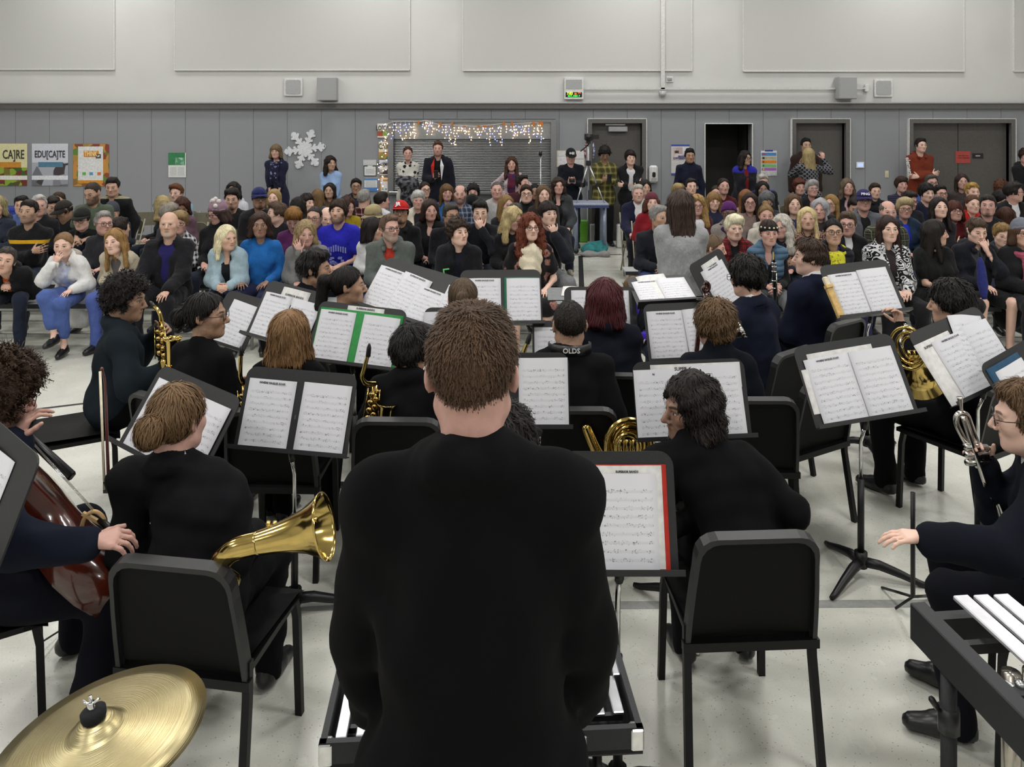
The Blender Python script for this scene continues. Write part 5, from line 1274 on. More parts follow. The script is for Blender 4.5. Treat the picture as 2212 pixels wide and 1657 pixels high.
stand('wideA', 'wide tilted music stand before the ponytailed girls, left half', 872, 692, 4.75, yaw=-12, tilt=36, roll=-14, w_=.56, h_=.36)
for i, (u, lb, kw) in enumerate(((-.2, 'far-left page fanned on the wide tilted stand', dict(title=WES, rot=-2)), (-.04, 'second page on the wide tilted stand, under the heading', dict(heading=(SB, .014, .95), rot=-5)), (.1, 'third page sagging off the wide tilted stand', dict(title=WES, rot=-3, v=-.045)), (.26, 'rightmost narrow page on the wide tilted stand', dict(rot=-2, w_=.15)))):
    kw = dict(kw); v = kw.pop('v', .012); sheet('wideA', lb, u, v, kw.pop('w_', .2), .28, **kw)
stand('wideB', 'music stand holding the dark green folder beside the low ponytail', 1082, 702, 4.75, yaw=3, tilt=26, w_=.5, h_=.34)
sheet('wideB', 'dark green folder edge on the stand beside the low ponytail', .13, .0, .22, .29, mat=plain('dk_green', '#22664a', .4), name='music_folder', cat='folder')
sheet('wideB', 'titled page left of the dark green folder', -.1, .006, .2, title=WES); sheet('wideB', 'page resting on the dark green folder', .138, .0, .205, .282)
stand('headst', 'music stand mostly hidden behind the standing man\'s head', 1000, 790, 4.6, tilt=22, w_=.48); sheet('headst', 'page left of the standing man\'s head', -.125, .03, .22, rot=1); sheet('headst', 'blue booklet corner above the standing man\'s head', -.05, .15, .12, .16, mat=plain('blue_booklet', '#2c3fae', .4), name='booklet', cat='booklet', bend=.002); sheet('headst', 'page right of the standing man\'s head behind the blue booklet', .11, .03, .22)
stand('olds', 'music stand in front of the player with the Olds strap', 1243, 822, 4.65, yaw=0, tilt=20, w_=.505, h_=.345)
sheet('olds', 'left page before the player with the Olds strap', -.125, .005, .23, .3, title='WHERE'); sheet('olds', 'Superior Bands page right of the player with the Olds strap', .122, .005, .235, .3, heading=(SB, .02, .945))
stand('brown', 'music stand in front of the brown-haired player in a dark shirt', 1490, 778, 4.7, yaw=4, tilt=22, roll=1.5, w_=.5, h_=.34)
sheet('brown', 'titled page left of the brown-haired player\'s head', -.12, .004, .23, .29, title=WES); sheet('brown', 'page hidden behind the brown-haired player\'s head', .115, .012, .23, .29, rot=3)
stand('flat', 'low tilted stand beside the violin scroll', 1447, 662, 4.95, yaw=6, tilt=62, roll=3, w_=.42, h_=.3)
sheet('flat', 'titled page on the low tilted stand beside the scroll', -.08, .01, .2, .24, rot=2, title=WES); sheet('flat', 'second page on the low tilted stand beside the scroll', .09, .02, .2, .24, rot=3); sheet('flat', 'cream page behind on the low tilted stand', -.02, .07, .2, .24, mat=M_PAPER, z=.0008, rot=6)
stand('navy', 'music stand angled before the navy-suited glasses player', 1567, 662, 5.5, yaw=36, tilt=24, roll=14, w_=.4, h_=.38)
sheet('navy', 'titled page on the angled stand before the glasses player', .02, .012, .27, .29, title=WES, rot=1); sheet('navy', 'cream folder top with a number on the angled stand', .02, .24, .2, .1, mat=M_PAPER, z=.0008, heading=(SB, .014, .6), rot=2)
stand('reed', 'music stand holding the wooden clapper at the right', 1882, 682, 5.05, yaw=9, tilt=30, roll=4, w_=.5, h_=.36)
sheet('reed', 'titled page beside the wooden clapper', -.1, .004, .22, .29, title=WES, rot=1); sheet('reed', 'right page on the wooden clapper\'s stand', .112, .004, .22, .3, rot=1)
stand('redh', 'music stand in front of the red-haired player', 1300, 735, 4.95, tilt=22, w_=.46); sheet('redh', 'page on the right of the red-haired player\'s stand', .1, .04, .17, .27); sheet('redh', 'page on the left of the red-haired player\'s stand', -.1, .04, .17, .27)
stand('front', 'music stand with the red folder beside the standing man', 1340, 1232, 2.42, yaw=0, tilt=16, roll=0, w_=.36, h_=.34)
sheet('front', 'red folder edge on the stand beside the standing man', .04, .002, .23, .3, mat=plain('red_folder', '#b5281c', .4), name='music_folder', cat='folder', bend=.002)
sheet('front', 'cream folder page inside the red folder', .03, .004, .22, .295, mat=M_PAPER, heading=('SUPERIOR BANDS', .009, .94)); sheet('front', 'front page of music on the red folder', .018, .004, .205, .272, rot=-.5)
stand('bari', 'music stand close behind the standing man\'s right shoulder', 1165, 920, 3.35, yaw=0, tilt=12, w_=.26, h_=.3); sheet('bari', 'single page beside the standing man\'s right ear', .02, .003, .212, .276, rot=.5)
stand('long', 'music stand in front of the long-haired player', 1500, 945, 3.4, yaw=2, tilt=16, roll=1.5, w_=.5, h_=.32)
sheet('long', 'folder heading strip behind the long-haired player\'s pages', .03, .2, .4, .105, mat=M_PAPER, heading=(SB+'   H', .02, .8), z=.0008)
sheet('long', 'left page before the long-haired player', -.13, -.004, .235, .29, heading=('N', .012, .93, -.03)); sheet('long', 'right page before the long-haired player', .112, .002, .235, .295, rot=1.2)
for u in (-.245, .21):
    pass
stand('right', 'free-standing music stand with a titled pair of pages at the right', 1872, 908, 3.66, yaw=6, tilt=26, roll=6, w_=.52, h_=.37, base_rot=95)
sheet('right', 'cream folder behind the titled pair of pages', -.03, .2, .34, .13, mat=M_PAPER, z=.0008, rot=1); sheet('right', 'left titled page on the free-standing right stand', -.1, .006, .235, .3, title=WES, rot=2); sheet('right', 'right page on the free-standing right stand', .122, .004, .225, .305, rot=1); sheet('right', 'narrow dark-edged sheet at the left of the free-standing stand', -.215, .06, .07, .2, mat=M_PAPER, z=.001)
stand('horn', 'music stand crowded with crumpled pages before the horn player', 2128, 842, 3.85, yaw=14, tilt=32, roll=14, w_=.5, h_=.37)
sheet('horn', 'cream Superior Bands folder on the crowded stand', -.13, .0, .24, .31, mat=M_PAPER, heading=(SB+'  12', .016, .9), rot=1, name='music_folder', cat='folder'); sheet('horn', 'loose crumpled page at the top of the crowded stand', .04, .08, .2, .28, rot=-18, bend=.02); sheet('horn', 'left titled page on the crowded stand', -.05, .0, .215, .29, title=WES, bend=.016); sheet('horn', 'right wrinkled page on the crowded stand', .125, .0, .2, .3, rot=-2, bend=.02)
stand('edge', 'music stand with a blue folder at the right edge of the photo', 2262, 905, 3.7, yaw=20, tilt=28, roll=14, w_=.45, h_=.34)
sheet('edge', 'dark blue folder at the right edge stand', -.08, .002, .25, .31, mat=plain('blue_folder', '#1d4a6a', .4), name='music_folder', cat='folder'); sheet('edge', 'page in the blue folder at the right edge', -.06, .004, .21, .28)
stand('cello', 'near music stand at the bottom left before the cello player', -52, 1200, 2.3, yaw=-38, tilt=20, roll=-4, w_=.42, h_=.34); sheet('cello', 'page corner on the near bottom left stand', -.02, .004, .2, .28)
stand('cond', 'conductor\'s flat grey stand in the aisle', 1228, 648, 5.75, yaw=0, tilt=80, w_=.3, h_=.24, grey=True); sheet('cond', 'stack of white papers on the conductor\'s flat stand', .06, .06, .22, .18, mat=M_PAPER, rot=-8)
# wooden clapper on the reed stand
r, W, sw, sh = STANDS['reed']; ck = empty('wooden_clapper'); ck.matrix_world = W @ Matrix.Translation((-.235, .0, .012)) @ Matrix.Rotation(math.radians(4), 4, 'Z'); tag(ck, 'pale wooden clapper propped on the right music stand', 'percussion')
PINE = plain('pine', '#c9a663', .5, var=.1); MB().box((0, .11, .014), (.045, .22, .028), bev=.004).build('paddle', PINE, ck); MB().box((.0, .245, .016), (.034, .06, .03), bev=.006).build('handle', plain('pine2', '#d8cdb0', .4), ck); MB().box((0, .21, .02), (.05, .02, .034)).build('hinge', PINE, ck)

# ---------------------------------------------------------------- the players
BLK = suit('#0a0a0c'); NAVY = suit('#12141f'); WHT = '#d8d8da'
def W2L(info, p):                      # world point -> figure's local frame
    return np.array(info.inverted() @ Vector(p))
def sit_chair(label, inf, a, back=.03):
    r = inf['root']; v = r.matrix_basis.to_3x3() @ Vector((0, back, 0)); chair(label, r.location.x+v.x, r.location.y+v.y, a)
# man standing in front
m1 = person('young man in a black suit standing with his back to the camera, centre front', 1020, 655, 1.5, a=180, pose='stand', hair='fade', hc='#4a3626', top=BLK, jacket=BLK, jk_w=0, arms=((v3(.21, .2, .93), (-.45, .7, -.3), (-.6, 0, -.5), 30), (v3(-.21, .2, .93), (.45, .7, -.3), (.6, 0, -.5), 30)), skin='r', legs=suit('#0d0d10'), lean=3, q=1.6, locks=9000, long_top=.16, sh=.97, lock_w=.0026, hs=1.0, flap=True)
# bun-haired player
m2 = person('seated player with a messy brown bun and white collar in a black suit', 384, 822, 2.8, a=176, sex='m', hair='bun', hc='#6b5238', top=WHT, jacket=suit('#121215'), jk_w=.0, collar='shirt', hy=-13, hp=-3, arms='hide', skin='r', lean=12, q=1.35, locks=2600, legs=suit('#0d0d10'), lock_w=.005, fat=1.18, sx=-.12, flap=True)
chair('black musician chair under the bun-haired player', -1.0, 2.68, 171)
m3 = person('curly-haired cello player in a navy suit at the left edge', -2, 752, 2.8, a=122, hair='afro', hc='#3a2a1e', top=WHT, jacket=suit('#151926'), jk_w=.0, collar='shirt', hy=8, hp=-12, lean=10, skin='r', arms=((('px', 192, 1172, 2.5), (.9, .3, .1), (0, .4, -1), 45), (('px', 34, 955, 2.75), (.1, .3, .9), (.6, .6, 0), 60)), q=1.35, locks=4200, lock_w=.005, legs=suit('#101119'), glasses='#2a2020', knees={1: ((.28, .44, .52), (.3, .36, .085)), -1: ((-.26, .4, .52), (-.3, .36, .085))}, flap=True)
sit_chair('black musician chair under the curly-haired cello player', m3, 122)
m4 = person('player with long wavy black hair turned to the left, in black', 1492, 800, 3.12, a=186, hair='wavy', hc='#1a1412', top=BLK, hy=98, hp=-3, lean=36, skin='b', arms=('hide', 'hide'), q=1.3, collar='high', locks=2600, legs=suit('#0d0d10'), sx=-.11, fat=1.15, sh=1.22, beard=.25, bc='#2a1c14', lock_w=.006)
chair('black musician chair in front right, under the long-haired player', .785, 2.84, 183)
m5 = person('trumpet player with glasses in a dark suit at the right edge', 2222, 818, 2.75, a=-118, hair='short', hc='#5b452f', glasses='#222226', top=WHT, jacket=suit('#11131c'), jk_w=.0, collar='shirt', hy=0, hp=-6, lean=14, skin='p', arms=((('px', 2128, 1010, 2.88), (-.5, .2, .6), (-.3, -.8, 0), 60), (('px', 2006, 1160, 2.58), (-.95, .1, -.15), (0, 0, -1), 14)), q=1.35, locks=2800, lock_w=.004, legs=suit('#0f1016'), fat=1.1, flap=True)
sit_chair('black musician chair under the trumpet player at the right edge', m5, -118)
m6 = person('seated player with a chin-length brown bob seen from behind', 627, 668, 4.0, a=178, sex='f', hair='bob', hc='#76583a', top=BLK, jacket=BLK, jk_w=0, arms='hide', skin='l', q=1.3, locks=1500, lock_w=.006, lean=8, legs=BLK, hy=-8)
sit_chair('black musician chair under the brown-bobbed player', m6, 178)
m7 = person('seated player with short black hair in a black jacket, left of the standing man', 884, 700, 3.9, a=180, hair='side+low', hc='#161311', top=BLK, jacket=suit('#0f0f12'), jk_w=0, arms='hide', skin='o', q=1.3, locks=2000, lock_w=.005, lean=6, legs=BLK, hy=-10, flap=True)
sit_chair('black musician chair under the black-haired player left of the standing man', m7, 178)
m8 = person('seated player with cropped black hair and a leather strap reading Olds', 1230, 648, 4.0, a=180, hair='buzz', hc='#1d1814', top=BLK, jacket=suit('#101013'), jk_w=0, arms='hide', skin='t', q=1.3, locks=2800, lock_w=.0045, lean=5, legs=BLK, glasses='#222222', hy=6, flap=True)
sit_chair('black musician chair under the player with the Olds strap', m8, 180)
b8 = m8['b']; c8 = m8['nb'] + m8['u']*.06
mb = MB(); ps = [c8 + v3(.104*math.sin(t_), -.108*math.cos(t_), 0) + m8['u']*(.012*math.cos(t_)) for t_ in np.linspace(-1.9, 1.9, 15)]
V = []; F = []
for i, p in enumerate(ps):
    o_ = nrm(p-c8)*.006; V += [p-m8['u']*.022, p+m8['u']*.024, p+m8['u']*.022+o_, p-m8['u']*.024+o_]
for i in range(14): F += [(i*4+k, i*4+(k+1) % 4, i*4+4+(k+1) % 4, i*4+4+k) for k in range(4)]
mb.add([tuple(q) for q in V], F, True); ns = mb.build('neck_strap', LEATHER('#1a1a1c'), m8['root']); q = link('lettering', text_mesh('OLDS', .034, .001, .0006), plain('strap_print', '#c9c9c9', .5), ns)
q.matrix_local = Matrix.Translation(tuple(c8 + v3(0, -.1165, .012))) @ Matrix.Rotation(PI/2, 4, 'X')
m9 = person('seated brown-haired player in a dark denim shirt, seen from behind', 1545, 640, 4.1, a=182, hair='mop', hc='#5d4730', top=suit('#11151c'), collar='high', arms='hide', skin='l', q=1.3, locks=1800, lock_w=.006, lean=8, legs=BLK, hy=12)
chair('black musician chair under the player in the dark denim shirt', 1.19, 4.1, 180)
m10 = person('saxophone player with curly black hair in a charcoal jacket at the left', 272, 587, 4.5, a=118, hair='curly', hc='#1a1514', top=BLK, jacket=suit('#1c2329'), jk_w=.03, arms=((('px', 372, 790, 4.4), (.5, .5, .3), (.2, .8, 0), 55), (('px', 352, 718, 4.75), (.3, -.6, .3), (0, -.9, 0), 55)), skin='o', q=1.25, locks=1800, lock_w=.006, lean=5, legs=BLK, hy=-24, hp=-6)
sit_chair('empty-looking black chair beneath the saxophone player at the left', m10, 118, -.2)
m11 = person('seated player with braided black hair, glasses and a black dress', 446, 628, 4.1, a=148, sex='f', hair='bun', hc='#171312', top=suit('#0e0e10'), sleeves='three', glasses='#1c1c22', arms=((v3(.17, .3, .68), (-.2, .9, 0), (-.7, 0, -.3), 45), (v3(-.1, .3, .7), (.3, .8, 0), (.6, 0, -.4), 45)), skin='o', q=1.25, locks=1400, lock_w=.006, lean=3, legs=BLK, hy=-52, fat=1.15)
sit_chair('black musician chair under the braided-hair player', m11, 150)
m12 = person('young player in a tuxedo with a bow tie in right profile', 680, 537, 5.3, a=95, hair='side+low', hc='#161211', top=WHT, jacket=suit('#101016'), jk_w=.045, collar='shirt', arms='lap', skin='o', q=1.2, locks=1000, lean=4, legs=BLK, hy=0, hp=0)
mb = MB(); cb = m12['nb'] + m12['v']*.07 + v3(0, 0, .03)
for s in (-1, 1): mb.add([tuple(cb + v3(s*.008, 0, -.008)), tuple(cb + v3(s*.06, -.01, -.025)), tuple(cb+v3(s*.06, -.01, .025)), tuple(cb+v3(s*.008, 0, .008)), tuple(cb + v3(s*.008, .012, -.008)), tuple(cb + v3(s*.06, .006, -.025)), tuple(cb+v3(s*.06, .006, .025)), tuple(cb+v3(s*.008, .012, .008))], [(0, 1, 2, 3), (7, 6, 5, 4), (0, 4, 5, 1), (1, 5, 6, 2), (2, 6, 7, 3)])
mb.box(tuple(cb+v3(0, .006, 0)), (.02, .016, .022)).build('bow_tie', BLK, m12['root'])
sit_chair('black musician chair under the bow-tie player', m12, 95)
m13 = person('girl with a long black ponytail and black top in right profile', 752, 572, 4.85, a=142, sex='f', hair='pony', hc='#15110f', top=BLK, arms='lap', skin='o', q=1.2, locks=1200, lean=3, legs=BLK, hy=-40)
sit_chair('black musician chair under the girl with the long black ponytail', m13, 142)
m14 = person('girl with a low brown ponytail seen from behind, above the standing man', 1000, 597, 4.5, a=182, sex='f', hair='pony', hc='#4f4030', top=BLK, arms='lap', skin='l', q=1.2, locks=1300, lean=4, legs=BLK)
sit_chair('black musician chair under the girl with the low brown ponytail', m14, 182)
m15 = person('player with straight wine-red hair in a navy jacket, seen from behind', 1306, 600, 4.5, a=178, sex='f', hair='bob', hc='#4a1d22', top=NAVY, jacket=suit('#14161f'), jk_w=0, arms='lap', skin='l', q=1.2, locks=1500, lock_w=.006, lean=4, legs=BLK, fat=1.15, flap=True)
sit_chair('black musician chair under the wine-red-haired player', m15, 176)
m16 = person('clarinet player with black hair and glasses in a navy suit', 1613, 545, 4.9, a=-140, hair='mop', hc='#161211', glasses='#16161a', top=WHT, jacket=suit('#161a29'), jk_w=0, collar='shirt', arms='lap', skin='l', q=1.2, locks=1300, lean=7, legs=NAVY, hy=-4, hp=-8, flap=True)
sit_chair('black musician chair under the navy-suited glasses player', m16, -142)
m17 = person('clarinet player with parted brown hair in a navy suit, looking left', 1750, 515, 5.55, a=-142, hair='side', hc='#35251a', top=WHT, jacket=suit('#161a2b'), jk_w=0, collar='shirt', arms='lap', skin='p', q=1.2, locks=1200, lean=2, legs=NAVY, hy=32, hp=0, flap=True)
sit_chair('black musician chair under the navy-suited player looking left', m17, -145)
m18 = person('horn player with short black hair in black trousers and top at the right', 2052, 598, 4.35, a=-152, sex='f', hair='mop', hc='#161211', top=BLK, arms=((('px', 1985, 790, 4.2), (-.6, .6, 0), (0, .6, -.6), 50), (('px', 1948, 705, 4.35), (-.5, .0, .9), (-.8, -.3, -.4), 70)), skin='l', q=1.2, locks=1300, lean=6, legs=BLK, hy=30, hp=-5)
sit_chair('black musician chair under the horn player', m18, -150)
m19 = person('dark-haired player hidden in front of the standing man', 1092, 866, 2.62, a=180, hair='mop', hc='#1a1614', top=BLK, jacket=BLK, jk_w=0, arms='hide', skin='l', q=1.5, locks=2200, lean=12, legs=BLK, lock_w=.005)
sit_chair('black musician chair hidden in front of the standing man', m19, 180)
cd_ = person('conductor with long brown hair in a grey tunic facing the audience', 1470, 407, 5.9, a=180, pose='stand', sex='f', hair='long', hc='#3f3029', top=('#8c8d8f', 'melange', '#9a9b9c'), arms='front', sleeves='long', legs='#3a4250', q=1.1, locks=900, long_top=.14, fat=1.2, sh=1.1)
# empty chairs in view
for (lb, x_, y_, d_, a_) in (('empty black chair in the foreground right of the clarinet players', 1700, 905, 4.35, -150),):
    p = px(x_, y_, d_); chair(lb, p.x, d_, a_)
# ---------------------------------------------------------------- instruments
BRASS = plain('brass', '#cbb06a', .13, 1.0, var=.03); BRASS2 = plain('brass_dark', '#b0935a', .2, 1.0); SILV = plain('silver', '#c9c6c0', .16, 1.0); EBON = plain('ebonite', '#0d0d0f', .3); CORK = plain('reed_cane', '#c2a35e', .6)
def pp(*q): return [px(*a) for a in q]
def spl(P, n=6):
    """catmull-rom through points"""
    P = [Vector(p) for p in P]; out = []
    for i in range(len(P)-1):
        a, b, c, d = P[max(i-1, 0)], P[i], P[i+1], P[min(i+2, len(P)-1)]
        for k in range(n):
            t_ = k/n; out.append(.5*((2*b)+(c-a)*t_+(2*a-5*b+4*c-d)*t_*t_+(3*b-a-3*c+d)*t_**3))
    out.append(P[-1]); return out
def taper(n, *rs): return [float(np.interp(i/(n-1), np.linspace(0, 1, len(rs)), rs)) for i in range(n)]
def bell(p, q, prof, mat, parent, name='bell', n=28):
    """lathe from p to q: prof [(t, r)]"""
    p, q = Vector(p), Vector(q); ax = q-p; L = ax.length
    M = Matrix.Translation(p) @ ax.to_track_quat('Z', 'Y').to_matrix().to_4x4()
    pr = [(r_, t_*L) for t_, r_ in prof]; pr2 = [(max(r_-.002, .001), z) for r_, z in pr[::-1]]
    return MB().lathe(pr+pr2, n, M).build(name, mat, parent)
def sax(label, mp, nk, top, bot, bl, brim, rb):
    r = empty('alto_saxophone', (0, 0, 0), 0, label, 'saxophone', 'alto saxophones')
    MB().tube(spl(mp, 4), taper(len(spl(mp, 4)), .004, .011, .012), 8).build('mouthpiece', EBON, r)
    n1 = spl(nk, 5); MB().tube(n1, taper(len(n1), .009, .012, .014), 8).build('neck', BRASS, r)
    body = MB().tube([top, bot], [.016, .03], 12).build('body_tube', BRASS, r)
    bw = spl([bot, (Vector(bot)+Vector(bl))/2 - Vector((0, 0, .06)), bl], 6); MB().tube(bw, taper(len(bw), .03, .036), 12).build('bow', BRASS, r)
    bell(bl, brim, [(0, .034), (.45, .036), (.75, .04), (.92, .047), (1, .052)], BRASS, r)
    T_, B_ = Vector(top), Vector(bot); sd = (T_-B_).cross(Vector((0, 1, 0))).normalized()
    for k in range(9):
        p = T_.lerp(B_, .12+.095*k) + Vector((0, -.028, 0)) + sd*(.012 if k % 2 else -.012)
        MB().lathe([(.013+.0008*k, 0), (.013+.0008*k, .006), (.004, .008)], 10, Matrix.Translation(p) @ Matrix.Rotation(PI/2, 4, 'X')).build('key', BRASS2, body)
    MB().tube([T_.lerp(B_, .08)+sd*.03+Vector((0, -.02, 0)), T_.lerp(B_, .9)+sd*.038+Vector((0, -.02, 0))], .003, 5).tube([T_.lerp(B_, .08)-sd*.025+Vector((0, -.02, 0)), T_.lerp(B_, .9)-sd*.035+Vector((0, -.02, 0))], .003, 5).build('key_rod', BRASS, body)
    return r
sax('gold alto saxophone played by the curly-haired boy at the left', pp((322, 651, 4.42), (327, 655, 4.42), (332, 662, 4.42)), pp((331, 660, 4.42), (339, 668, 4.42), (346, 682, 4.42), (348, 698, 4.42)), px(348, 696, 4.42), px(354, 778, 4.35), px(372, 785, 4.3), px(372, 730, 4.3), 0)
sax('alto saxophone mouthpiece rising before the braided-hair player', pp((520, 748, 3.85), (521, 757, 3.85), (521, 768, 3.85)), pp((521, 765, 3.85), (519, 790, 3.85), (519, 815, 3.86), (526, 830, 3.9)), px(528, 832, 3.9), px(540, 920, 3.9), px(572, 925, 3.9), px(576, 870, 3.95), 0)
sax('alto saxophone mouthpiece rising left of the black-haired player', pp((798, 742, 3.72), (797, 752, 3.72), (795, 770, 3.72)), pp((795, 766, 3.72), (787, 795, 3.72), (782, 815, 3.73), (790, 828, 3.75), (812, 830, 3.8)), px(812, 830, 3.8), px(800, 920, 3.8), px(830, 930, 3.75), px(836, 870, 3.75), 0)
sax('gold tenor saxophone neck left of the Olds strap player', pp((1146, 718, 3.75), (1143, 730, 3.75), (1139, 742, 3.75)), pp((1139, 740, 3.75), (1134, 752, 3.75), (1130, 764, 3.75), (1126, 775, 3.75)), px(1127, 775, 3.75), px(1122, 870, 3.8), px(1150, 880, 3.8), px(1152, 830, 3.8), 0)
# trombone/euphonium bell of the bun player
eu = empty('euphonium', (0, 0, 0), 0, 'shiny brass euphonium bell held by the bun-haired player', 'brass instrument')
bell(px(560, 1172, 2.42), px(703, 1136, 2.42), [(0, .036), (.25, .042), (.5, .052), (.7, .064), (.85, .08), (.95, .094), (1, .1)], BRASS, eu)
MB().tube(spl(pp((575, 1140, 2.45), (610, 1134, 2.45), (650, 1126, 2.45), (685, 1122, 2.47)), 5), .009, 8).build('brace_tube', BRASS, eu)
MB().tube(spl(pp((560, 1172, 2.42), (500, 1190, 2.42), (470, 1230, 2.45), (500, 1260, 2.5)), 6), .034, 12).build('bow_tube', BRASS, eu)
for k in range(3): MB().tube([px(578+14*k, 1146, 2.44), px(580+14*k, 1126, 2.44)], .007, 8).build('valve', BRASS, eu)
# tuba right of the centre
tu = empty('tuba', (0, 0, 0), 0, 'coiled brass tuba beside the Olds strap player', 'brass instrument')
c = px(1362, 957, 3.62)
for k, (rr, tr, dy) in enumerate(((.068, .03, 0), (.105, .014, -.03), (.052, .014, -.045))):
    MB().tube([c + Vector((math.cos(t_)*rr-.01*k, dy, math.sin(t_)*rr*1.12)) for t_ in np.linspace(0, 2*PI, 24)[:-1]], tr, 10, closed=True).build('coil', BRASS, tu)
MB().tube(spl([c+Vector((-.05, -.03, .05)), c+Vector((-.03, -.04, 0)), c+Vector((-.0, -.04, -.05))], 5), .02, 10).build('valve_tube', BRASS, tu)
for k in range(3): MB().lathe([(.018, 0), (.018, .05), (.01, .06)], 12, Matrix.Translation(c+Vector((-.05+.03*k, -.05, -.02)))).build('valve', BRASS, tu)
MB().tube(spl([c+Vector((.0, .02, -.08)), c+Vector((-.12, .05, -.1)), c+Vector((-.2, .1, .05))], 6), .03, 10).build('branch', BRASS, tu)
# small slide foot of a trombone on the floor under the right chair
tb = empty('trombone_slide', (0, 0, 0), 0, 'brass trombone slide end hanging under the front right chair', 'brass instrument'); sp_ = px(1507, 1395, 3.0)
MB().tube(spl([sp_+Vector((-.018, 0, .25)), sp_+Vector((-.018, 0, .02)), sp_+Vector((0, 0, -.012)), sp_+Vector((.018, 0, .02)), sp_+Vector((.018, 0, .25))], 5), .008, 8).build('slide_tubes', BRASS, tb); MB().sphere(sp_+Vector((0, 0, -.02)), .012, 8).build('bumper', SILV, tb)
# french horn
fh = empty('french_horn', (0, 0, 0), 0, 'gold french horn held by the player at the right', 'brass instrument'); c = px(1962, 752, 4.05)
for k, (rr, tr) in enumerate(((.105, .009), (.08, .009), (.058, .008))):
    MB().tube([c + Vector((math.cos(t_)*rr*.55+.01*k, -math.cos(t_)*rr*.7, math.sin(t_)*rr)) for t_ in np.linspace(0, 2*PI, 24)[:-1]], tr, 8, closed=True).build('coil', BRASS, fh)
MB().tube(spl(pp((1956, 706, 4.1), (1950, 722, 4.08), (1945, 738, 4.05), (1950, 752, 4.05)), 4), taper(13, .006, .007), 8).build('lead_pipe', SILV, fh)
bell(px(1952, 722, 4.1), px(1958, 701, 4.12), [(0, .006), (.7, .008), (1, .014)], SILV, fh, 'mouthpiece', 12)
bell(px(1968, 765, 4.05), px(1990, 812, 4.15), [(0, .02), (.4, .035), (.75, .07), (1, .14)], BRASS, fh)
for k in range(3): MB().lathe([(.014, 0), (.014, .035)], 10, Matrix.Translation(c+Vector((-.02+.025*k, -.06, -.03))), cap=True).build('valve', BRASS, fh)
# trumpet
tp = empty('trumpet', (0, 0, 0), 0, 'silver trumpet held upright by the player at the right edge', 'brass instrument')
D_ = 2.86
MB().tube(spl(pp((2073, 858, D_), (2076, 880, D_), (2080, 905, D_)), 4), taper(9, .011, .006, .006), 8).build('mouthpiece', SILV, tp)
MB().tube(spl(pp((2145, 1080, D_), (2102, 985, D_), (2070, 925, D_), (2066, 903, D_), (2074, 893, D_), (2088, 897, D_), (2096, 915, D_), (2106, 945, D_), (2138, 1040, D_)), 6), .0105, 8).build('tubing', SILV, tp)
MB().tube(spl(pp((2080, 900, D_-.03), (2100, 960, D_-.03), (2130, 1050, D_-.03)), 5), .009, 8).build('lead_pipe', SILV, tp)
for k in range(3):
    q = px(2118-4+8*k*.2, 962+k*17, D_-.02); MB().tube([q+Vector((-.055, -.01, .0)), q+Vector((.035, .01, -.012))], .012, 10).tube([q+Vector((.035, .01, -.012)), q+Vector((.055, .012, -.016))], .007, 8).build('valve', SILV, tp)
bell(px(2140, 1045, D_), px(2190, 1170, D_), [(0, .01), (.4, .014), (.7, .024), (.9, .042), (1, .06)], SILV, tp)
# clarinet
cl_ = empty('clarinet', (0, 0, 0), 0, 'black clarinet with silver rings held upright between the navy suits', 'clarinet'); D_ = 5.2
MB().tube(pp((1671, 549, D_), (1672, 566, D_)), [.004, .011], 8).build('mouthpiece', EBON, cl_); MB().box(px(1670.5, 553, D_-.012), (.009, .003, .05)).build('reed', CORK, cl_)
MB().tube(pp((1672, 566, D_), (1673, 600, D_), (1676, 660, D_)), [.014, .0155, .017], 10).build('body', EBON, cl_)
for y_ in (568, 576, 586, 606, 622): MB().tube(pp((1672.2, y_-1, D_), (1672.2, y_+1, D_)), .0172, 10).build('ring', SILV, cl_)
MB().tube(pp((1677, 590, D_-.015), (1679, 640, D_-.015)), .003, 5).build('key_rod', SILV, cl_)
# second brass bell edge behind the brown-haired player
bb = empty('cornet', (0, 0, 0), 0, 'silver cornet bell edge beside the brown-haired player', 'brass instrument'); bell(px(1555, 738, 4.4), px(1604, 712, 4.4), [(0, .012), (.5, .02), (.8, .036), (1, .05)], SILV, bb); MB().tube(pp((1540, 745, 4.4), (1575, 730, 4.38)), .008, 6).build('tubing', SILV, bb)
# upright scroll at the right of the centre
VARN = plain('varnish', '#38140b', .2, var=.2, scale=12, coat=.5); SPRUCE = plain('varnish_top', '#3f150b', .18, var=.2, scale=10, coat=.6)
def scroll(r, c, R_, up, fw, mat):
    mb = MB(); c, up, fw = Vector(c), Vector(up).normalized(), Vector(fw).normalized(); P = []
    for k in range(22):
        a = k/21*4.2*PI/2; rr = R_*(1-.78*k/21); P.append(c + up*math.sin(a+1.57)*rr + fw*math.cos(a+1.57)*rr)
    mb.tube(P, taper(22, R_*.42, R_*.3), 8); mb.tube([c-up.cross(fw)*R_*.6, c+up.cross(fw)*R_*.6], R_*.22, 8); return mb.build('scroll', mat, r)
ce = empty('upright_cello', (0, 0, 0), 0, 'dark varnished cello with its scroll showing beside the conductor', 'cello'); D_ = 4.8
scroll(ce, px(1523, 622, D_), .034, (0, 0, 1), (-.9, -.4, 0), VARN)
MB().tube(pp((1527, 632, D_), (1520, 652, D_), (1516, 665, D_)), [.02, .018, .014], 8).build('peg_box', VARN, ce); MB().tube(pp((1516, 662, D_), (1505, 760, D_-.1)), .014, 8).build('neck', VARN, ce)
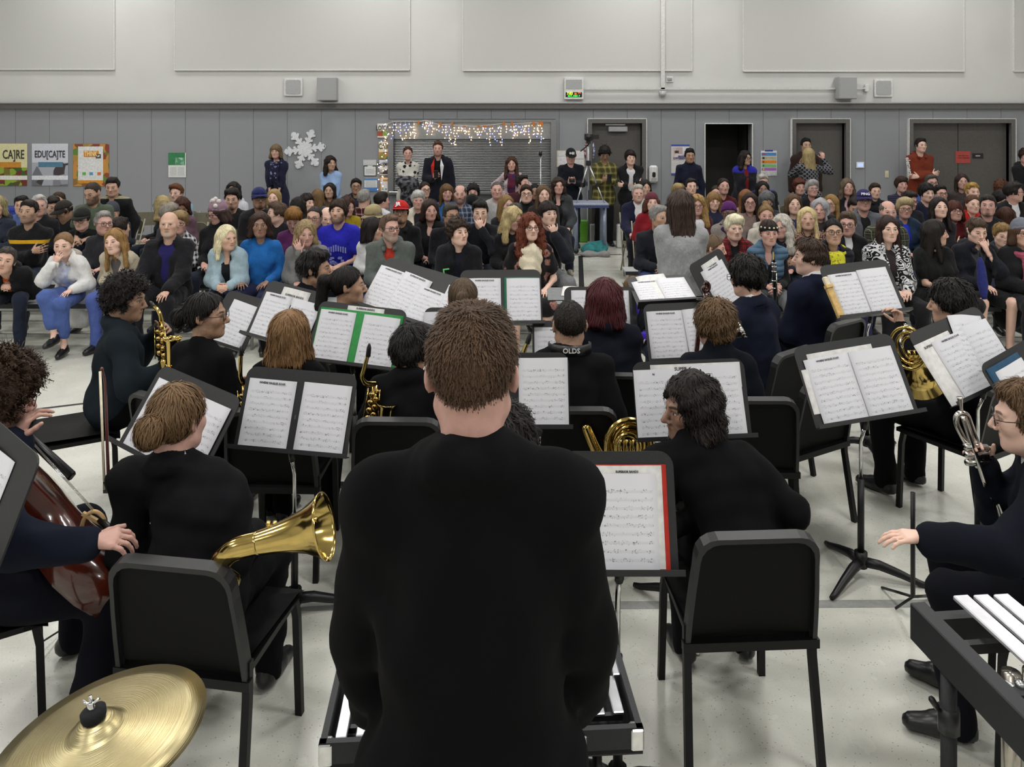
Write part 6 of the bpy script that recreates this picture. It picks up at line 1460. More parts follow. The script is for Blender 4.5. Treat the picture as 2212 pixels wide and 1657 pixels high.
for k in range(2): MB().tube([px(1522, 640+8*k, D_)+Vector((-.05, 0, 0)), px(1522, 640+8*k, D_)+Vector((.05, 0, 0))], .006, 6).build('peg', EBON, ce)
def cello_body(r, base, top_, depth, nrm_, sc_=1.0):
    """bout outline swept along the axis base->top"""
    base, top_ = Vector(base), Vector(top_); ax = (top_-base).normalized(); L = (top_-base).length; n_ = Vector(nrm_); n_ = (n_-ax*n_.dot(ax)).normalized(); s_ = ax.cross(n_)
    prof = [(0, .02), (.03, .12), (.1, .19), (.22, .22), (.34, .2), (.43, .145), (.5, .125), (.58, .135), (.66, .16), (.78, .17), (.9, .14), (.97, .07), (1, .03)]
    V = []; F = []; m = len(prof)
    for (t_, wd) in prof:
        wd *= sc_
        for (u, dz) in ((-1, -depth/2), (-1, depth/2), (-.5, depth*.62), (0, depth*.68), (.5, depth*.62), (1, depth/2), (1, -depth/2), (.5, -depth*.62), (0, -depth*.68), (-.5, -depth*.62)):
            V.append(base+ax*L*t_+s_*u*wd+n_*dz)
    for i in range(m-1):
        for k in range(10): k2 = (k+1) % 10; F.append((i*10+k, i*10+k2, (i+1)*10+k2, (i+1)*10+k))
    F.append(tuple(range(10))[::-1]); F.append(tuple((m-1)*10+k for k in range(10)))
    return MB().add(V, F, True).build('body', SPRUCE, r)
cello_body(ce, px(1490, 1050, D_-.2), px(1504, 765, D_-.15), .11, (0, -1, .1), .9)
MB().tube([px(1490, 1048, D_-.2), (px(1490, 1048, D_-.2).x, D_-.2, 0.0)], .004, 6).build('end_pin', M_STEEL, ce)
c2 = empty('cello', (0, 0, 0), 0, 'red-brown cello held diagonally by the curly-haired player', 'cello')
A_, B_ = px(18, 935, 2.98), px(205, 1128, 2.82); ax = (B_-A_).normalized(); nv = Vector((.72, .3, .62))
top_ = A_ + ax*.03; bot_ = A_ + ax*.78
b_ = cello_body(c2, bot_+Vector((-.07, .0, -.1)), top_+Vector((-.07, .0, -.09)), .12, nv, .8)
nn = (nv-ax*nv.dot(ax)).normalized()
fb = MB().tube([A_-ax*.3+nn*.03, A_+nn*.035, A_+ax*.32+nn*.045], [.014, .016, .021], 6).build('fingerboard', EBON, c2)
MB().tube([A_-ax*.32, A_-ax*.02], .017, 8).build('neck', VARN, c2); scroll(c2, A_-ax*.4, .035, -ax, nn, VARN)
br = px(203, 1122, 2.77); mb = MB(); mb.box((0, 0, 0), (.09, .012, .012), Matrix.Translation(br) @ Matrix.Rotation(.5, 4, 'Y')); mb.tube(spl([br+Vector((-.045, 0, -.03)), br+Vector((-.03, 0, .01)), br+Vector((0, 0, .028)), br+Vector((.03, 0, .01)), br+Vector((.045, 0, -.03))], 4), .007, 6); mb.build('bridge', plain('maple', '#c9a774', .5), c2)
for k in range(4):
    o_ = ax.cross(nn)*(-.012+.008*k); MB().tube([A_-ax*.3+nn*.045+o_*.7, br+Vector((0, 0, .03))+o_], .0011, 4).build('string', M_CHROME, c2)
MB().tube([br+Vector((.02, 0, 0)), br+ax*.22+nn*.01], [.012, .028], 6).build('tailpiece', EBON, c2)
bo = empty('cello_bow', (0, 0, 0), 0, 'dark red cello bow standing upright with pale horsehair', 'bow'); MB().tube(spl(pp((220, 796, 2.85), (227, 830, 2.85), (231, 940, 2.8), (235, 1056, 2.78)), 5), taper(16, .0035, .006), 6).build('stick', plain('bow_wood', '#4a1a16', .25, coat=.4), bo)
MB().tube(pp((216, 802, 2.84), (226, 1058, 2.77)), .005, 4).build('horsehair', plain('horsehair', '#d8cdb4', .6), bo); MB().tube(pp((217, 800, 2.84), (221, 796, 2.85)), [.004, .007], 6).build('tip', plain('bow_tip', '#5a2a20', .3), bo); MB().box(px(231, 1052, 2.775), (.022, .012, .04)).build('frog', EBON, bo)
# ---------------------------------------------------------------- percussion
CYM = NT('cymbal_bronze'); P_ = CYM.coord(); X, Y, Z = CYM.sep(P_); rr = CYM.ma('SQRT', CYM.ma('ADD', CYM.ma('MULTIPLY', X, X), CYM.ma('MULTIPLY', Y, Y)))
gr = CYM.n('ShaderNodeTexNoise'); gr.noise_dimensions = '1D'; CYM.put(rr, gr.inputs['W']); gr.inputs['Scale'].default_value = 420; gr.inputs['Detail'].default_value = 3
CYM.set(CYM.mix(CYM.rng(CYM.noise(P_, 7, 3), .35, .65), hexc('#a3956c')+(1,), hexc('#b5a982')+(1,)), .33, 1.0); CYM.bump(gr.outputs[0], .25, .002); CYM = CYM.m
cs = empty('suspended_cymbal', (0, 0, 0), 0, 'large bronze suspended cymbal at the bottom left', 'cymbal'); cc = px(208, 1574, 1.72)
R4 = Matrix.Translation(cc) @ Matrix.Rotation(math.radians(-9), 4, 'Y') @ Matrix.Rotation(math.radians(3), 4, 'X')
o = MB().lathe([(.222, -.03), (.2235, -.029), (.18, -.0195), (.12, -.009), (.065, -.002), (.055, .0), (.045, .013), (.03, .022), (.012, .025), (.006, .025), (.006, .022), (.03, .0195), (.045, .0105), (.06, -.004), (.12, -.0115), (.222, -.032), (.222, -.03)], 72).build('cymbal', CYM, cs); o.matrix_local = R4
o = MB().lathe([(.024, .024), (.026, .03), (.026, .042), (.02, .046), (.004, .046)], 20).build('felt', plain('felt_black', '#0e0f14', .95, bump=.4, scale=300), cs); o.matrix_local = R4
mb = MB().tube([(0, 0, .04), (0, 0, .075)], .004, 8); mb.tube([(-.018, 0, .066), (-.008, 0, .058), (.008, 0, .058), (.018, 0, .066)], .004, 6); mb.lathe([(.009, .046), (.009, .06), (.006, .062)], 8); o = mb.build('wing_nut', M_CHROME, cs); o.matrix_local = R4
MB().tube([tuple(R4 @ Vector((0, 0, .02))), tuple(R4 @ Vector((0, 0, -.1))), (cc.x, cc.y, .4)], .008, 8).tube([(cc.x, cc.y, .5), (cc.x, cc.y, .25)], .014, 8).build('stand_tube', M_CHROME, cs)
for k in range(3): a = .9+2.094*k; MB().tube([(cc.x, cc.y, .36), (cc.x+.3*math.cos(a), cc.y+.3*math.sin(a), .01)], .01, 6).build('stand_leg', M_CHROME, cs)
MB().tube(spl(pp((362, 1625, 1.75), (366, 1640, 1.74), (362, 1660, 1.72), (356, 1675, 1.72)), 5), .0012, 4).build('cord', M_WPLAST, cs)
# bell kit in its case
GK = empty('bell_kit', (0, 0, 0), 0, 'glockenspiel bells in an open black case before the standing man', 'glockenspiel'); zc = .80
fl_, fr_ = px(690, 1612, 1.70), px(1389, 1580, 1.745); FL = Vector((fl_.x, fl_.y, zc)); ang = math.atan2(fr_.y-fl_.y, fr_.x-fl_.x); Wd = (fr_-fl_).xy.length; Dp = .32
GM = Matrix.Translation(((fl_.x+fr_.x)/2, (fl_.y+fr_.y)/2, zc)) @ Matrix.Rotation(ang, 4, 'Z')
CASE = plain('case_black', '#1a1b1f', .6, var=.1, bump=.2, scale=300)
MB().box((0, Dp/2, -.045), (Wd, Dp, .012), GM).build('case_floor', CASE, GK)
wl = MB()
wl.box((0, .007, -.02), (Wd, .014, .055), GM).box((0, Dp-.007, -.02), (Wd, .014, .055), GM)
for s in (-1, 1): wl.box((s*(Wd/2-.007), Dp/2, -.02), (.014, Dp, .055), GM)
wl.build('case_wall', CASE, GK)
for s in (-1, 1): MB().box((s*(Wd/2-.012), .012, -.02), (.03, .03, .05), GM, bev=.004).build('corner_cap', M_CHROME, GK)
MB().box((Wd*.3, -.004, -.02), (.03, .01, .04), GM, bev=.003).build('latch', M_CHROME, GK)
BAR = plain('bell_bar', '#cfd0d6', .22, .9); 
for i in range(15):
    u = -Wd/2+.04+i*(Wd-.08)/14; ln = .19-.005*i; MB().box((u, .13, -.012), (.026, ln, .008), GM, bev=.002).build('bar', BAR, GK)
    if i not in (2, 6, 9, 13): MB().box((u+.02, .255-.002*i, -.004), (.024, .09, .008), GM, bev=.002).build('bar', BAR, GK)
MB().box((0, .08, -.025), (Wd-.06, .012, .012), GM).box((0, .2, -.025), (Wd-.06, .012, .012), GM).build('bar_rail', M_BLACK, GK)
for (u, v_) in ((-.26, .05), (.26, .05), (-.26, .27), (.26, .27)):
    p = GM @ Vector((u, v_, -.05)); MB().tube([p, (p.x, p.y, 0)], .012, 6).build('leg', M_STPOLE, GK)
# vibraphone at the bottom right
VB = empty('vibraphone', (0, 0, 0), 0, 'vibraphone with silver bars and tube resonators at the bottom right', 'vibraphone'); zv = .845
pA = px(1975, 1310, 2.14); far = Vector(((1965-X_C)/F_PX*2.14, 2.14)); near = Vector(((2230-X_C)/F_PX*1.70, 1.70))
e_ = (near-far).normalized(); f_ = Vector((-e_.y, e_.x)); f_ = f_ if f_.x > 0 else -f_
def vb(s_, t_, z): q = far + e_*s_ + f_*t_; return Vector((q.x, q.y, z))     # s along the end rail, t along the keyboard
Rv = Matrix(((f_.x, e_.x, 0, 0), (f_.y, e_.y, 0, 0), (0, 0, 1, 0), (0, 0, 0, 1)))
def vbox(name, s0, s1, t0, t1, z0, z1, mat, bev=0, rot=0):
    c = vb((s0+s1)/2, (t0+t1)/2, (z0+z1)/2); M = Matrix.Translation(c) @ Rv @ Matrix.Rotation(rot, 4, 'Z'); return MB().box((0, 0, 0), (t1-t0, s1-s0, z1-z0), M, bev).build(name, mat, VB)
LE = (near-far).length+.25
vbox('end_rail', 0, LE, 0, .045, zv-.1, zv, CASE, .003); vbox('front_rail', LE-.03, LE, .0, 1.2, zv-.12, zv-.04, CASE); vbox('rear_rail', .0, .035, .045, 1.3, zv-.09, zv-.03, CASE); vbox('centre_rail', .3, .33, .045, 1.3, zv-.05, zv-.02, CASE); vbox('bar_rail', .14, .16, .045, 1.3, zv-.04, zv-.015, M_BLACK); vbox('bar_rail', .46, .48, .045, 1.3, zv-.05, zv-.02, M_BLACK)
VBAR = plain('vibe_bar', '#dcdce2', .25, .55, var=.03); VBAR2 = VBAR
for i in range(14):
    t0 = .11+i*.056
    vbox('bar', .34+.004*i, .66-.004*i, t0, t0+.044, zv-.005, zv+.008, VBAR, .003)
    if i % 7 not in (3, ): vbox('bar', .02+.003*i, .32, t0+.0, t0+.044, zv+.012, zv+.025, VBAR, .003)
RES = plain('resonator', '#b9b2a8', .25, .9)
for i in range(10):
    p = vb(.5, .14+i*.056, 0); MB().tube([(p.x, p.y, zv-.06), (p.x, p.y, .35+.02*i)], .024, 12).build('resonator', RES, VB)
    p = vb(.2, .14+i*.056, 0); MB().tube([(p.x, p.y, zv-.06), (p.x, p.y, .4+.02*i)], .022, 12).build('resonator', RES, VB)
for (s_, z1) in ((.12, zv-.1), (.62, zv-.1)):
    p = vb(s_, .03, 0); L = MB().tube([(p.x, p.y, z1), (p.x, p.y, .0)], .02, 8).build('leg', CASE, VB); MB().tube([(p.x, p.y, zv-.26), (p.x, p.y, zv-.2)], .027, 8).tube([(p.x-.03, p.y, zv-.2), (p.x-.05, p.y-.01, zv-.17)], .008, 6).build('height_clamp', M_BLACK, L)
MB().tube([vb(.62, .05, zv-.25), vb(.62, 1.1, .3)], .014, 8).build('brace', CASE, VB)
MB().tube([vb(.28, .06, zv-.03), vb(.3, .09, zv-.04)], .012, 8).sphere(vb(.3, .085, zv-.02), .014, 8).build('damper_knob', M_STEEL, VB); vbox('damper_felt', .36, .42, .06, .1, zv-.03, zv-.01, plain('damper', '#1d2030', .9))
# folding tripod stand beside the trumpet player's feet
fs = empty('wire_stand', (0, 0, 0), 0, 'thin black folding stand legs beside the trumpet player\'s shoes', 'stand'); p = px(1972, 1285, 3.4)
p.z = .1
for (x_, y_) in ((1905, 1272), (1935, 1317), (2010, 1290)): d_ = floor_d(y_); MB().tube([p, ((x_-X_C)/F_PX*d_, d_, .006)], .006, 6).build('leg', M_STPOLE, fs)
MB().tube([p, p+Vector((0, 0, .45))], .01, 8).build('pole', M_STPOLE, fs)
tag(MB().tube(spl(pp((92, 1386, 3.2), (130, 1362, 3.3), (175, 1335, 3.4)), 5), .004, 5).build('floor_cable', M_BLACK), 'thin black cable on the floor by the cello player', 'cable'); bpy.data.objects['floor_cable'].location.z = .0
# ---------------------------------------------------------------- the audience
N_, K_ = '#101014', '#17171b'
def A(label, x, y, d, **k):
    k.setdefault('arms', 'lap'); k.setdefault('group', 'audience members'); return person(label, x, y, d, **k)
# front row, left to right
a1 = A('grey-haired man in a black jacket leaning forward at the far left', 10, 530, 7.25, a=18, hy=10, hp=8, hr=-16, lean=34, hair='short+rec', hc='#3f3a37', jacket='#131317', top='#c05a28', jk_w=.03, arms='clasp', legs='#1b2233', hood='#15151a')
a2 = A('girl in a white coat with fleece collar, hand over her mouth', 137, 499, 7.4, sex='f', lean=24, hy=14, hp=-2, hair='pony', hc='#7a5f42', jacket='#d6d6d6', top=('#b9c3e0', 'blotch', '#d8dcec'), jk_w=.07, arms=('face', 'knees'), legs='#4a5f9a', skin='p', hood='#aca49a', bare_legs='crop', long_top=.24, knees={1: ((.02, .46, .56), (-.06, .44, .2)), -1: ((-.12, .42, .5), (-.1, .36, .085))}, q=.8)
a3 = A('smiling girl with long light-brown hair in a cream jacket', 248, 491, 7.45, sex='f', lean=26, a=-6, hy=4, hr=8, hair='long', hc='#8a6a40', jacket='#b5aa96', top='#5a5656', jk_w=.05, skin='p', legs='#4d5fa0', q=.8)
a4 = A('bald man with a goatee in a navy shirt and black jacket', 365, 458, 7.5, hair='bald', beard=2, bc='#b5aca0', flap=True, jacket='#101015', top='#1d1850', jk_w=.075, fat=1.15, hy=12, hp=6, arms='knees', skin='l', legs='#16161b', q=.8, lean=2)
a5 = A('platinum blonde woman in a pale blue coat looking right', 490, 484, 7.5, sex='f', hair='long+short', hc='#d8cba8', long_top=.2, flap=True, jacket='#93a8b3', top='#15151a', jk_w=.055, hy=42, lean=12, a=8, arms='clasp', skin='l', legs='#232a4a', collar='v', q=.8)
a6 = A('woman with a brown bob in a bright blue sweater', 562, 457, 7.65, sex='f', hair='bob', hc='#33211a', top='#175a9e', hy=16, skin='b', fat=1.2, arms='thigh', legs='#1b2140', q=.8)
a7 = A('woman in a grey rain jacket rubbing her eye', 660, 474, 7.5, sex='f', hair='bob', hc='#8f7a58', flap=True, jacket='#6d6d6e', top='#2a2a2e', jk_w=.02, hy=24, hp=-6, lean=18, arms=('lap', 'face'), skin='r', legs='#22263a', glasses=None, hood='#6a6a6b', fat=1.1, q=.8)
build_glasses(a7['root'], a7['X'], plain('specs_#9a8a78', '#9a8a78', .2), .0022, up=.088, yo=-.03)
a8 = A('grey-bearded man with glasses in a grey-green jacket looking right', 842, 461, 7.5, hair='short+rec', hc='#5d4a3c', beard=1, bc='#8a7d70', glasses='#2c2a2c', flap=True, jacket='#565c59', top='#9a2f20', jk_w=.05, hy=36, lean=10, arms='clasp', skin='r', fat=1.1, legs='#2a3a6a', hood='#5b615e', q=.8)
a9 = A('curly-haired young man in a black denim jacket looking up right', 990, 467, 7.5, hair='curly', hc='#2e2118', flap=True, jacket='#15161b', top='#141524', jk_w=.035, hy=34, hp=6, lean=14, arms='clasp', skin='p', fat=1.12, legs='#15151b', q=.8)
pm = MB().box((0, 0, 0), (.07, .006, .012)).box((.03, 0, -.02), (.012, .006, .03)).mesh('badge'); bd = link('green_badge', pm, plain('badge_green', '#6fd07a', .5), a9['root']); bd.location = tuple(a9['hip']+a9['u']*.28+a9['v']*.172+v3(.11, -.018, 0)); bd.rotation_euler = (0, .2, -.5)
a10 = A('woman with red curly hair, glasses and a cream scarf', 1146, 458, 7.3, sex='f', hair='curlylong', hc='#5d2a18', locks=420, scarf_big=True, top=('#141214', 'floral', '#9a6f64', '#7a4f48'), sleeves='short', glasses='#3a2a26', rnd=True, hy=14, hp=4, scarf='#cfc5ae', arms='thigh', skin='p', fat=1.25, legs=('#141214', 'floral', '#9a6f64', '#7a4f48'), bare_legs='skirt', q=.75)
a11 = A('child with purple gloves and a red cup beside the conductor', 1372, 597, 6.6, sex='k', hair='bowl', hc='#6a5335', top='#1a1d2a', seat=.22, arms=('chin', 'lap'), hr=8, hp=6, hy=8, skin='p', legs='#1a2030', q=.85)
for s in (1, -1):
    w_ = a11['A'][s]; V, Q = sdf([C(w_[2]-nrm(w_[2]-w_[1])*.02, w_[2]+w_[3]*.06, .036, .036, .01), C(w_[2]+w_[3]*.05, w_[2]+w_[3]*.13+w_[4]*.02, .03, .022, .01)], .012); link('glove', fast_mesh('glove', V, Q), cloth('#3a1fa8'), a11['root'])
p = px(1368, 637, 6.38); cp = tag(MB().lathe([(.026, -.06), (.036, .045), (.036, .05), (.033, .05), (.024, -.055)], 14, Matrix.Translation(p) @ Matrix.Rotation(.25, 4, 'Y'), cap=True).build('paper_cup', plain('cup_red', '#c6371e', .4)), 'red paper cup held by the gloved child', 'cup')
a12 = A('grey-haired man in a dark sweater left of the conductor', 1424, 441, 8.2, hair='short', hc='#85827f', top='#1b1d25', hy=30, lean=22, arms='clasp', skin='t', legs='#2c3a66', q=.85)
a13 = A('woman with tied brown hair in profile right of the conductor', 1543, 505, 7.3, sex='f', a=25, hy=40, hp=-6, lean=30, hair='bun', hc='#5d4a38', top='#6d6e72', skin='r', legs='#22263a', q=.8)
a14 = A('person with platinum short hair in a red plaid shirt', 1586, 463, 7.9, sex='m', hair='pixie', hc='#d9cfb2', jacket=('#8a1f22', 'plaid', '#140d10', '#140d10', .8), top='#0f0f12', jk_w=.05, skin='p', hy=2, legs='#16161c', q=.8, sh=.95, fat=1.05)
a15 = A('woman with a dotted black headband and blue quilted vest', 1661, 469, 7.35, sex='f', hair='bun', hc='#2a1e18', hat=('band', '#15151a'), jacket=('#4b657c', 'quilt'), vest=True, top='#101014', jk_w=.045, collar='v', lean=18, arms='clasp', skin='r', legs='#6f7273', hy=-3, hp=-3, q=.75)
dm = MB()
for a_ in np.linspace(-1.1, 1.1, 6): dm.sphere(tuple(a15['X'](np.array([[.093*math.sin(a_), .105*math.cos(a_)-.01, .062]]))[0]), .009, 8)
dm.build('headband_dots', plain('dot_cream', '#cfcaa8', .5), a15['root'])
a16 = A('woman with hair up, glasses and a bright yellow knitted scarf', 1800, 472, 7.2, sex='f', hair='topbun', hc='#141112', glasses='#20202a', jacket=('#16171f', 'quilt'), vest=True, top='#3f42a0', jk_w=.03, scarf=('#bdb930', 'spots', '#8a881a', '#000000', .35), hy=-12, hp=6, arms='lap', skin='t', legs='#23244a', q=.75)
a17 = A('girl with very long dark hair in a black and white cardigan', 1919, 464, 7.2, sex='f', hair='xlong', hc='#2a1a16', jacket=('#121214', 'geo', '#c9c9cc'), top='#2a2226', jk_w=.05, hy=-6, hp=2, skin='p', arms='lap', legs='#141418', fat=1.05, q=.75)
a18 = A('girl in a black short-sleeved dress in right profile', 2020, 473, 7.3, sex='f', hair='long', hc='#1a1412', top='#0d0d0f', sleeves='short', hy=62, a=12, arms='clasp', skin='l', legs='#0d0d0f', bare_legs='skirt', q=.75, lean=4)
a19 = A('boy in a navy and grey hoodie rubbing his eye', 2110, 469, 7.45, sex='m', hair='side', hc='#45362a', jacket='#12141d', top='#3b3d42', jk_w=.08, arms=('lap', 'face'), hy=-4, hp=-14, skin='p', legs='#111115', bare_legs='shorts', hood='#12141d', bscale=.88, hs=.96, q=.75)
um = empty('folded_umbrella', (0, 0, 0), 0, 'folded blue umbrella held by the boy rubbing his eye', 'umbrella'); q0, q1 = px(2126, 646, 7.0), px(2117, 556, 7.15)
MB().tube(spl([q0, q0.lerp(q1, .35), q0.lerp(q1, .8), q1], 4), taper(13, .02, .045, .035, .01), 10).build('canopy', cloth('#1e2560'), um); MB().tube([q1, q1+Vector((-.003, 0, .09))], .006, 6).build('handle', M_BLACK, um)
a20 = A('woman in a grey knit hat and pink scarf at the right edge', 2208, 470, 7.3, sex='f', hair='bob', hc='#4a3426', hat=('beanie', '#666a74'), glasses='#3a2c2a', flap=True, long_top=.2, jacket='#131317', top='#1c1c22', jk_w=0, scarf=('#9c4a5c', 'ribs', '#8a3f50'), hy=-8, skin='l', legs='#1a1a20', arms='lap', q=.75)
# second row and behind, left block
A('man in a black sweater with a yellow chest stripe', 62, 430, 8.35, hair='short', hc='#1f1a18', beard=.55, bc='#3a332e', top=('#0f0f13', 'stripe1', '#c7981e', '#000000', 1.1, .87), arms='cross', hy=6, hp=5, skin='t')
A('older white-haired man in a black jacket looking right', 84, 419, 9.3, hair='short+rec', hc='#aaa7a3', top='#131318', hy=34, skin='r')
A('dark-haired person in a blue shirt partly hidden at the left', 47, 421, 10.3, hair='short', hc='#1d1815', top='#4f6396', hy=20, skin='l')
A('boy with dark hair looking down to the right', 115, 422, 10.2, hair='side', hc='#1f1814', top='#18181d', hy=42, hp=-16, skin='l')
A('woman with tied brown hair peeking at the far left back', 126, 413, 11.3, sex='f', hair='bun', hc='#3a2a1e', top='#2a2a30', hy=10, skin='l')
A('man in a dark cap with a gold emblem, head bowed', 138, 430, 10.0, hair='short', hc='#1f1a17', hat=('cap', '#2a2623'), top='#131316', hy=-38, hp=-24, skin='o')
A('bearded man in an olive T-shirt looking down', 200, 393, 9.3, hair='buzz', hc='#332b27', beard=1, bc='#2a2220', top='#4d5748', sleeves='short', seat=.6, hp=-20, hy=-10, skin='t', fat=1.1)
A('young man in a black jacket with cream sleeve stripes', 243, 381, 10.3, hair='short', hc='#211915', jacket=('#131316', 'stripe1', '#8f8a70', '#000000', 1, 1.15), top='#4a5060', jk_w=.05, seat=.6, hy=12, hp=-8, skin='l', arms='down')
A('teen in a flat-brimmed black cap and black hoodie', 177, 446, 9.2, hair='short', hc='#2a211b', hat=('snap', '#1f1f20'), glasses='#2a2226', top='#101013', hood='#101013', hp=-8, hy=4, skin='p')
A('balding man with glasses in a charcoal sweater looking right', 224, 454, 8.3, hair='short+rec', hc='#8b8783', glasses='#2a2a2c', top='#26262b', hy=46, skin='r', collar='high')
A('person with a grey hood raised behind the smiling girl', 242, 434, 10.2, hair='hidden', top='#3d4048', hood='#3d4048', hat=('beanie', '#3d4048'), hp=-20, hy=20, skin='l')
A('dark-haired person in a green sweater turned away', 260, 466, 9.1, a=150, hair='short', hc='#241c18', top='#22302a', lean=20, skin='l')
A('blonde woman with glasses in a black and white check shirt', 388, 455, 8.4, sex='f', hair='pixie', hc='#8a7350', glasses='#1f1c20', top=('#1a1a20', 'check', '#c9c9cf'), hy=10, skin='r')
A('woman with wavy streaked blonde hair turned to the left', 350, 421, 10.3, sex='f', hair='wavy+short', hc='#9f8d64', glasses='#2a2624', top='#131316', hy=-70, skin='r', a=-40)
A('person with short ash-blonde hair behind the bald man', 366, 438, 9.3, sex='f', hair='pixie', hc='#8a8378', top='#3a3a40', hy=-150, a=-120, skin='l')
A('auburn-haired woman in a mauve sweater looking down', 393, 425, 10.0, sex='f', hair='bob', hc='#40231a', top='#5d4652', hy=20, hp=-24, skin='b')
A('red-haired teen boy in a light blue shirt at the back', 381, 396, 11.3, hair='side', hc='#5a351c', top='#7fa3b2', sleeves='short', hy=-4, hp=-4, skin='p')
b22 = A('woman in a pink knitted hat with pompoms looking down left', 470, 431, 8.5, sex='f', hair='bob', hc='#3a2c28', hat=('beanie', '#8a6f7f'), glasses='#4a3034', top='#101013', collar='high', hy=-36, hp=-16, skin='r', fat=1.2)
pmm = MB()
for (u, v_, w_) in ((-.05, -.02, .13), (.02, -.03, .15), (.05, .0, .13), (-.06, .04, .1), (.0, .02, .15)): pmm.sphere(tuple(b22['X'](np.array([[u, v_, w_]]))[0]), .026, 8)
pmm.build('pompoms', cloth('#c9c4c0'), b22['root'])
A('man with tied-back dark hair and goatee in a black T-shirt', 502, 404, 9.7, hair='side', hc='#1c1613', beard=2, bc='#1e1814', top='#111114', hy=8, hp=-12, skin='l')
A('dark-haired person in a white hoodie behind the black T-shirt man', 504, 392, 11.2, sex='f', hair='bob', hc='#171312', top='#bfc1c8', hood='#bfc1c8', skin='t')
A('man in a navy baseball cap and glasses with a goatee', 560, 401, 9.4, hair='short', hc='#1d1816', hat=('cap', '#1f2352'), glasses='#26242a', beard=2, bc='#201a18', jacket='#17171a', top='#3a3a3e', jk_w=.03, hy=26, skin='o', fat=1.1)
A('young blonde woman half hidden behind the navy cap man', 592, 407, 11.0, sex='f', hair='long', hc='#9a8058', top='#2a2a30', skin='p')
A('young man with swept brown hair in left profile', 598, 435, 9.2, hair='side', hc='#4a3a2e', top='#15151c', hy=-66, skin='p')
A('copper-haired woman in a purple sweater looking down', 634, 446, 8.4, sex='f', hair='pixie', hc='#7a5526', top='#4a1a48', hp=-30, hy=10, skin='r')
A('woman with black curly hair turned to the left at the back', 643, 424, 10.4, sex='f', hair='wavy+short', hc='#17120f', top='#1c1c22', hy=-100, a=-60, skin='t')
A('dark-haired boy in right profile near the back', 663, 415, 11.3, hair='mop', hc='#1c1614', top='#24242c', hy=60, skin='p')
A('person with long light-brown hair seen from behind', 687, 407, 11.8, sex='f', hair='long', hc='#6a5236', top='#3f4a5a', a=170, skin='l')
A('dark-haired woman at the back under the light-blue top', 712, 394, 12.3, sex='f', hair='long+short', hc='#1d1613', top='#4a3a2e', skin='t', hp=3)
A('buzz-cut man with glasses in a dark grey jacket', 679, 445, 8.45, hair='buzz', hc='#2c2622', glasses='#2a2a30', top='#25262c', collar='high', hy=-4, skin='l', fat=1.12)
A('bald elderly person behind the buzz-cut man', 707, 448, 9.3, hair='bald', top='#3a3440', hy=20, hp=-10, skin='p')
b38 = A('bearded man in a royal blue T-shirt', 731, 427, 8.4, hair='mop', hc='#30231b', beard=1, bc='#241b16', top='#2323a4', sleeves='short', hp=8, hy=-6, skin='l', fat=1.1)
gm = MB(); rr_ = np.random.RandomState(3)
for k in range(9): gm.box((-.1+.025*k, 0, .05-.06*abs(k-4)/4*.4), (.014, .004, .05+.02*rr_.rand()))
for k in range(16): gm.box((rr_.uniform(-.08, .08), 0, rr_.uniform(-.16, -.01)), (.02+.03*rr_.rand(), .004, .012+.02*rr_.rand()))
gm = gm.build('shirt_print', plain('tee_print', '#7f86c4', .7), b38['root']); gm.matrix_local = Matrix.Translation(tuple(b38['hip']+b38['u']*.25+b38['v']*.168)) @ Matrix.Rotation(-.06, 4, 'X')
A('woman with curly auburn hair in a mustard top', 750, 422, 10.2, sex='f', hair='curlylong', hc='#3a2218', top='#8f7d1e', hy=50, hp=-10, skin='r')
A('grey-haired person in a red plaid shirt turned away', 786, 408, 10.8, hair='short', hc='#85827e', top=('#5a1a1f', 'plaid', '#14090c', '#a9a0a0', 1.1), a=165, skin='l')
A('man with glasses in a navy jacket at the back by the posters', 769, 384, 12.5, hair='short', hc='#17130f', glasses='#4a4038', jacket='#161c2e', top='#1c2338', jk_w=.02, hy=14, skin='o')
A('dark-haired man in a white shirt turned away', 825, 413, 11.0, hair='short', hc='#1c1613', top='#c4c6cc', a=140, hy=-20, skin='r')
A('man in a tan bucket hat and beige jacket looking down left', 806, 440, 9.0, hair='short', hc='#7a7570', hat=('bucket', '#9a8c68'), glasses='#5a5048', jacket='#b0a392', top='#7f8aa0', jk_w=.03, hy=-40, hp=-14, skin='r')
b44 = A('man in a red cap with glasses and a black hoodie', 866, 430, 8.7, hair='short', hc='#1b1614', hat=('snap', '#b21f1f'), glasses='#6a5a50', beard=2, bc='#2a1e18', top='#101013', hood='#101013', hp=8, hy=2, skin='o')
q = link('cap_print', text_mesh('JR', .06, .001, .002), plain('cap_letters', '#d8d8dc', .5), b44['root']); q.matrix_local = Matrix.Translation(tuple(b44['hc'])) @ Matrix(b44['Rh'].tolist()).to_4x4() @ Matrix.Translation((.02, .112, .092)) @ Matrix.Rotation(PI, 4, 'Z') @ Matrix.Rotation(PI/2-.4, 4, 'X')
A('dark-haired woman in a white knitted sweater behind the grey-green jacket', 806, 468, 8.15, sex='f', hair='bob', hc='#1a1413', top='#c6c6c6', hy=60, a=20, skin='l')
A('white-haired woman in a cream jacket', 903, 411, 10.4, sex='f', hair='pixie', hc='#b0aeac', jacket='#c4bcae', top='#15151a', jk_w=.05, hy=12, skin='r')
A('woman with dark hair in a bun and glasses smiling', 918, 391, 11.9, sex='f', hair='bun', hc='#2a1e19', glasses='#26201f', top='#1b1d28', hy=24, skin='l')
A('woman with shoulder-length brown hair in a black cardigan', 929, 430, 9.0, sex='f', hair='bob', hc='#30201a', jacket='#101013', top='#15151a', jk_w=.05, collar='v', hy=20, skin='r', fat=1.15)
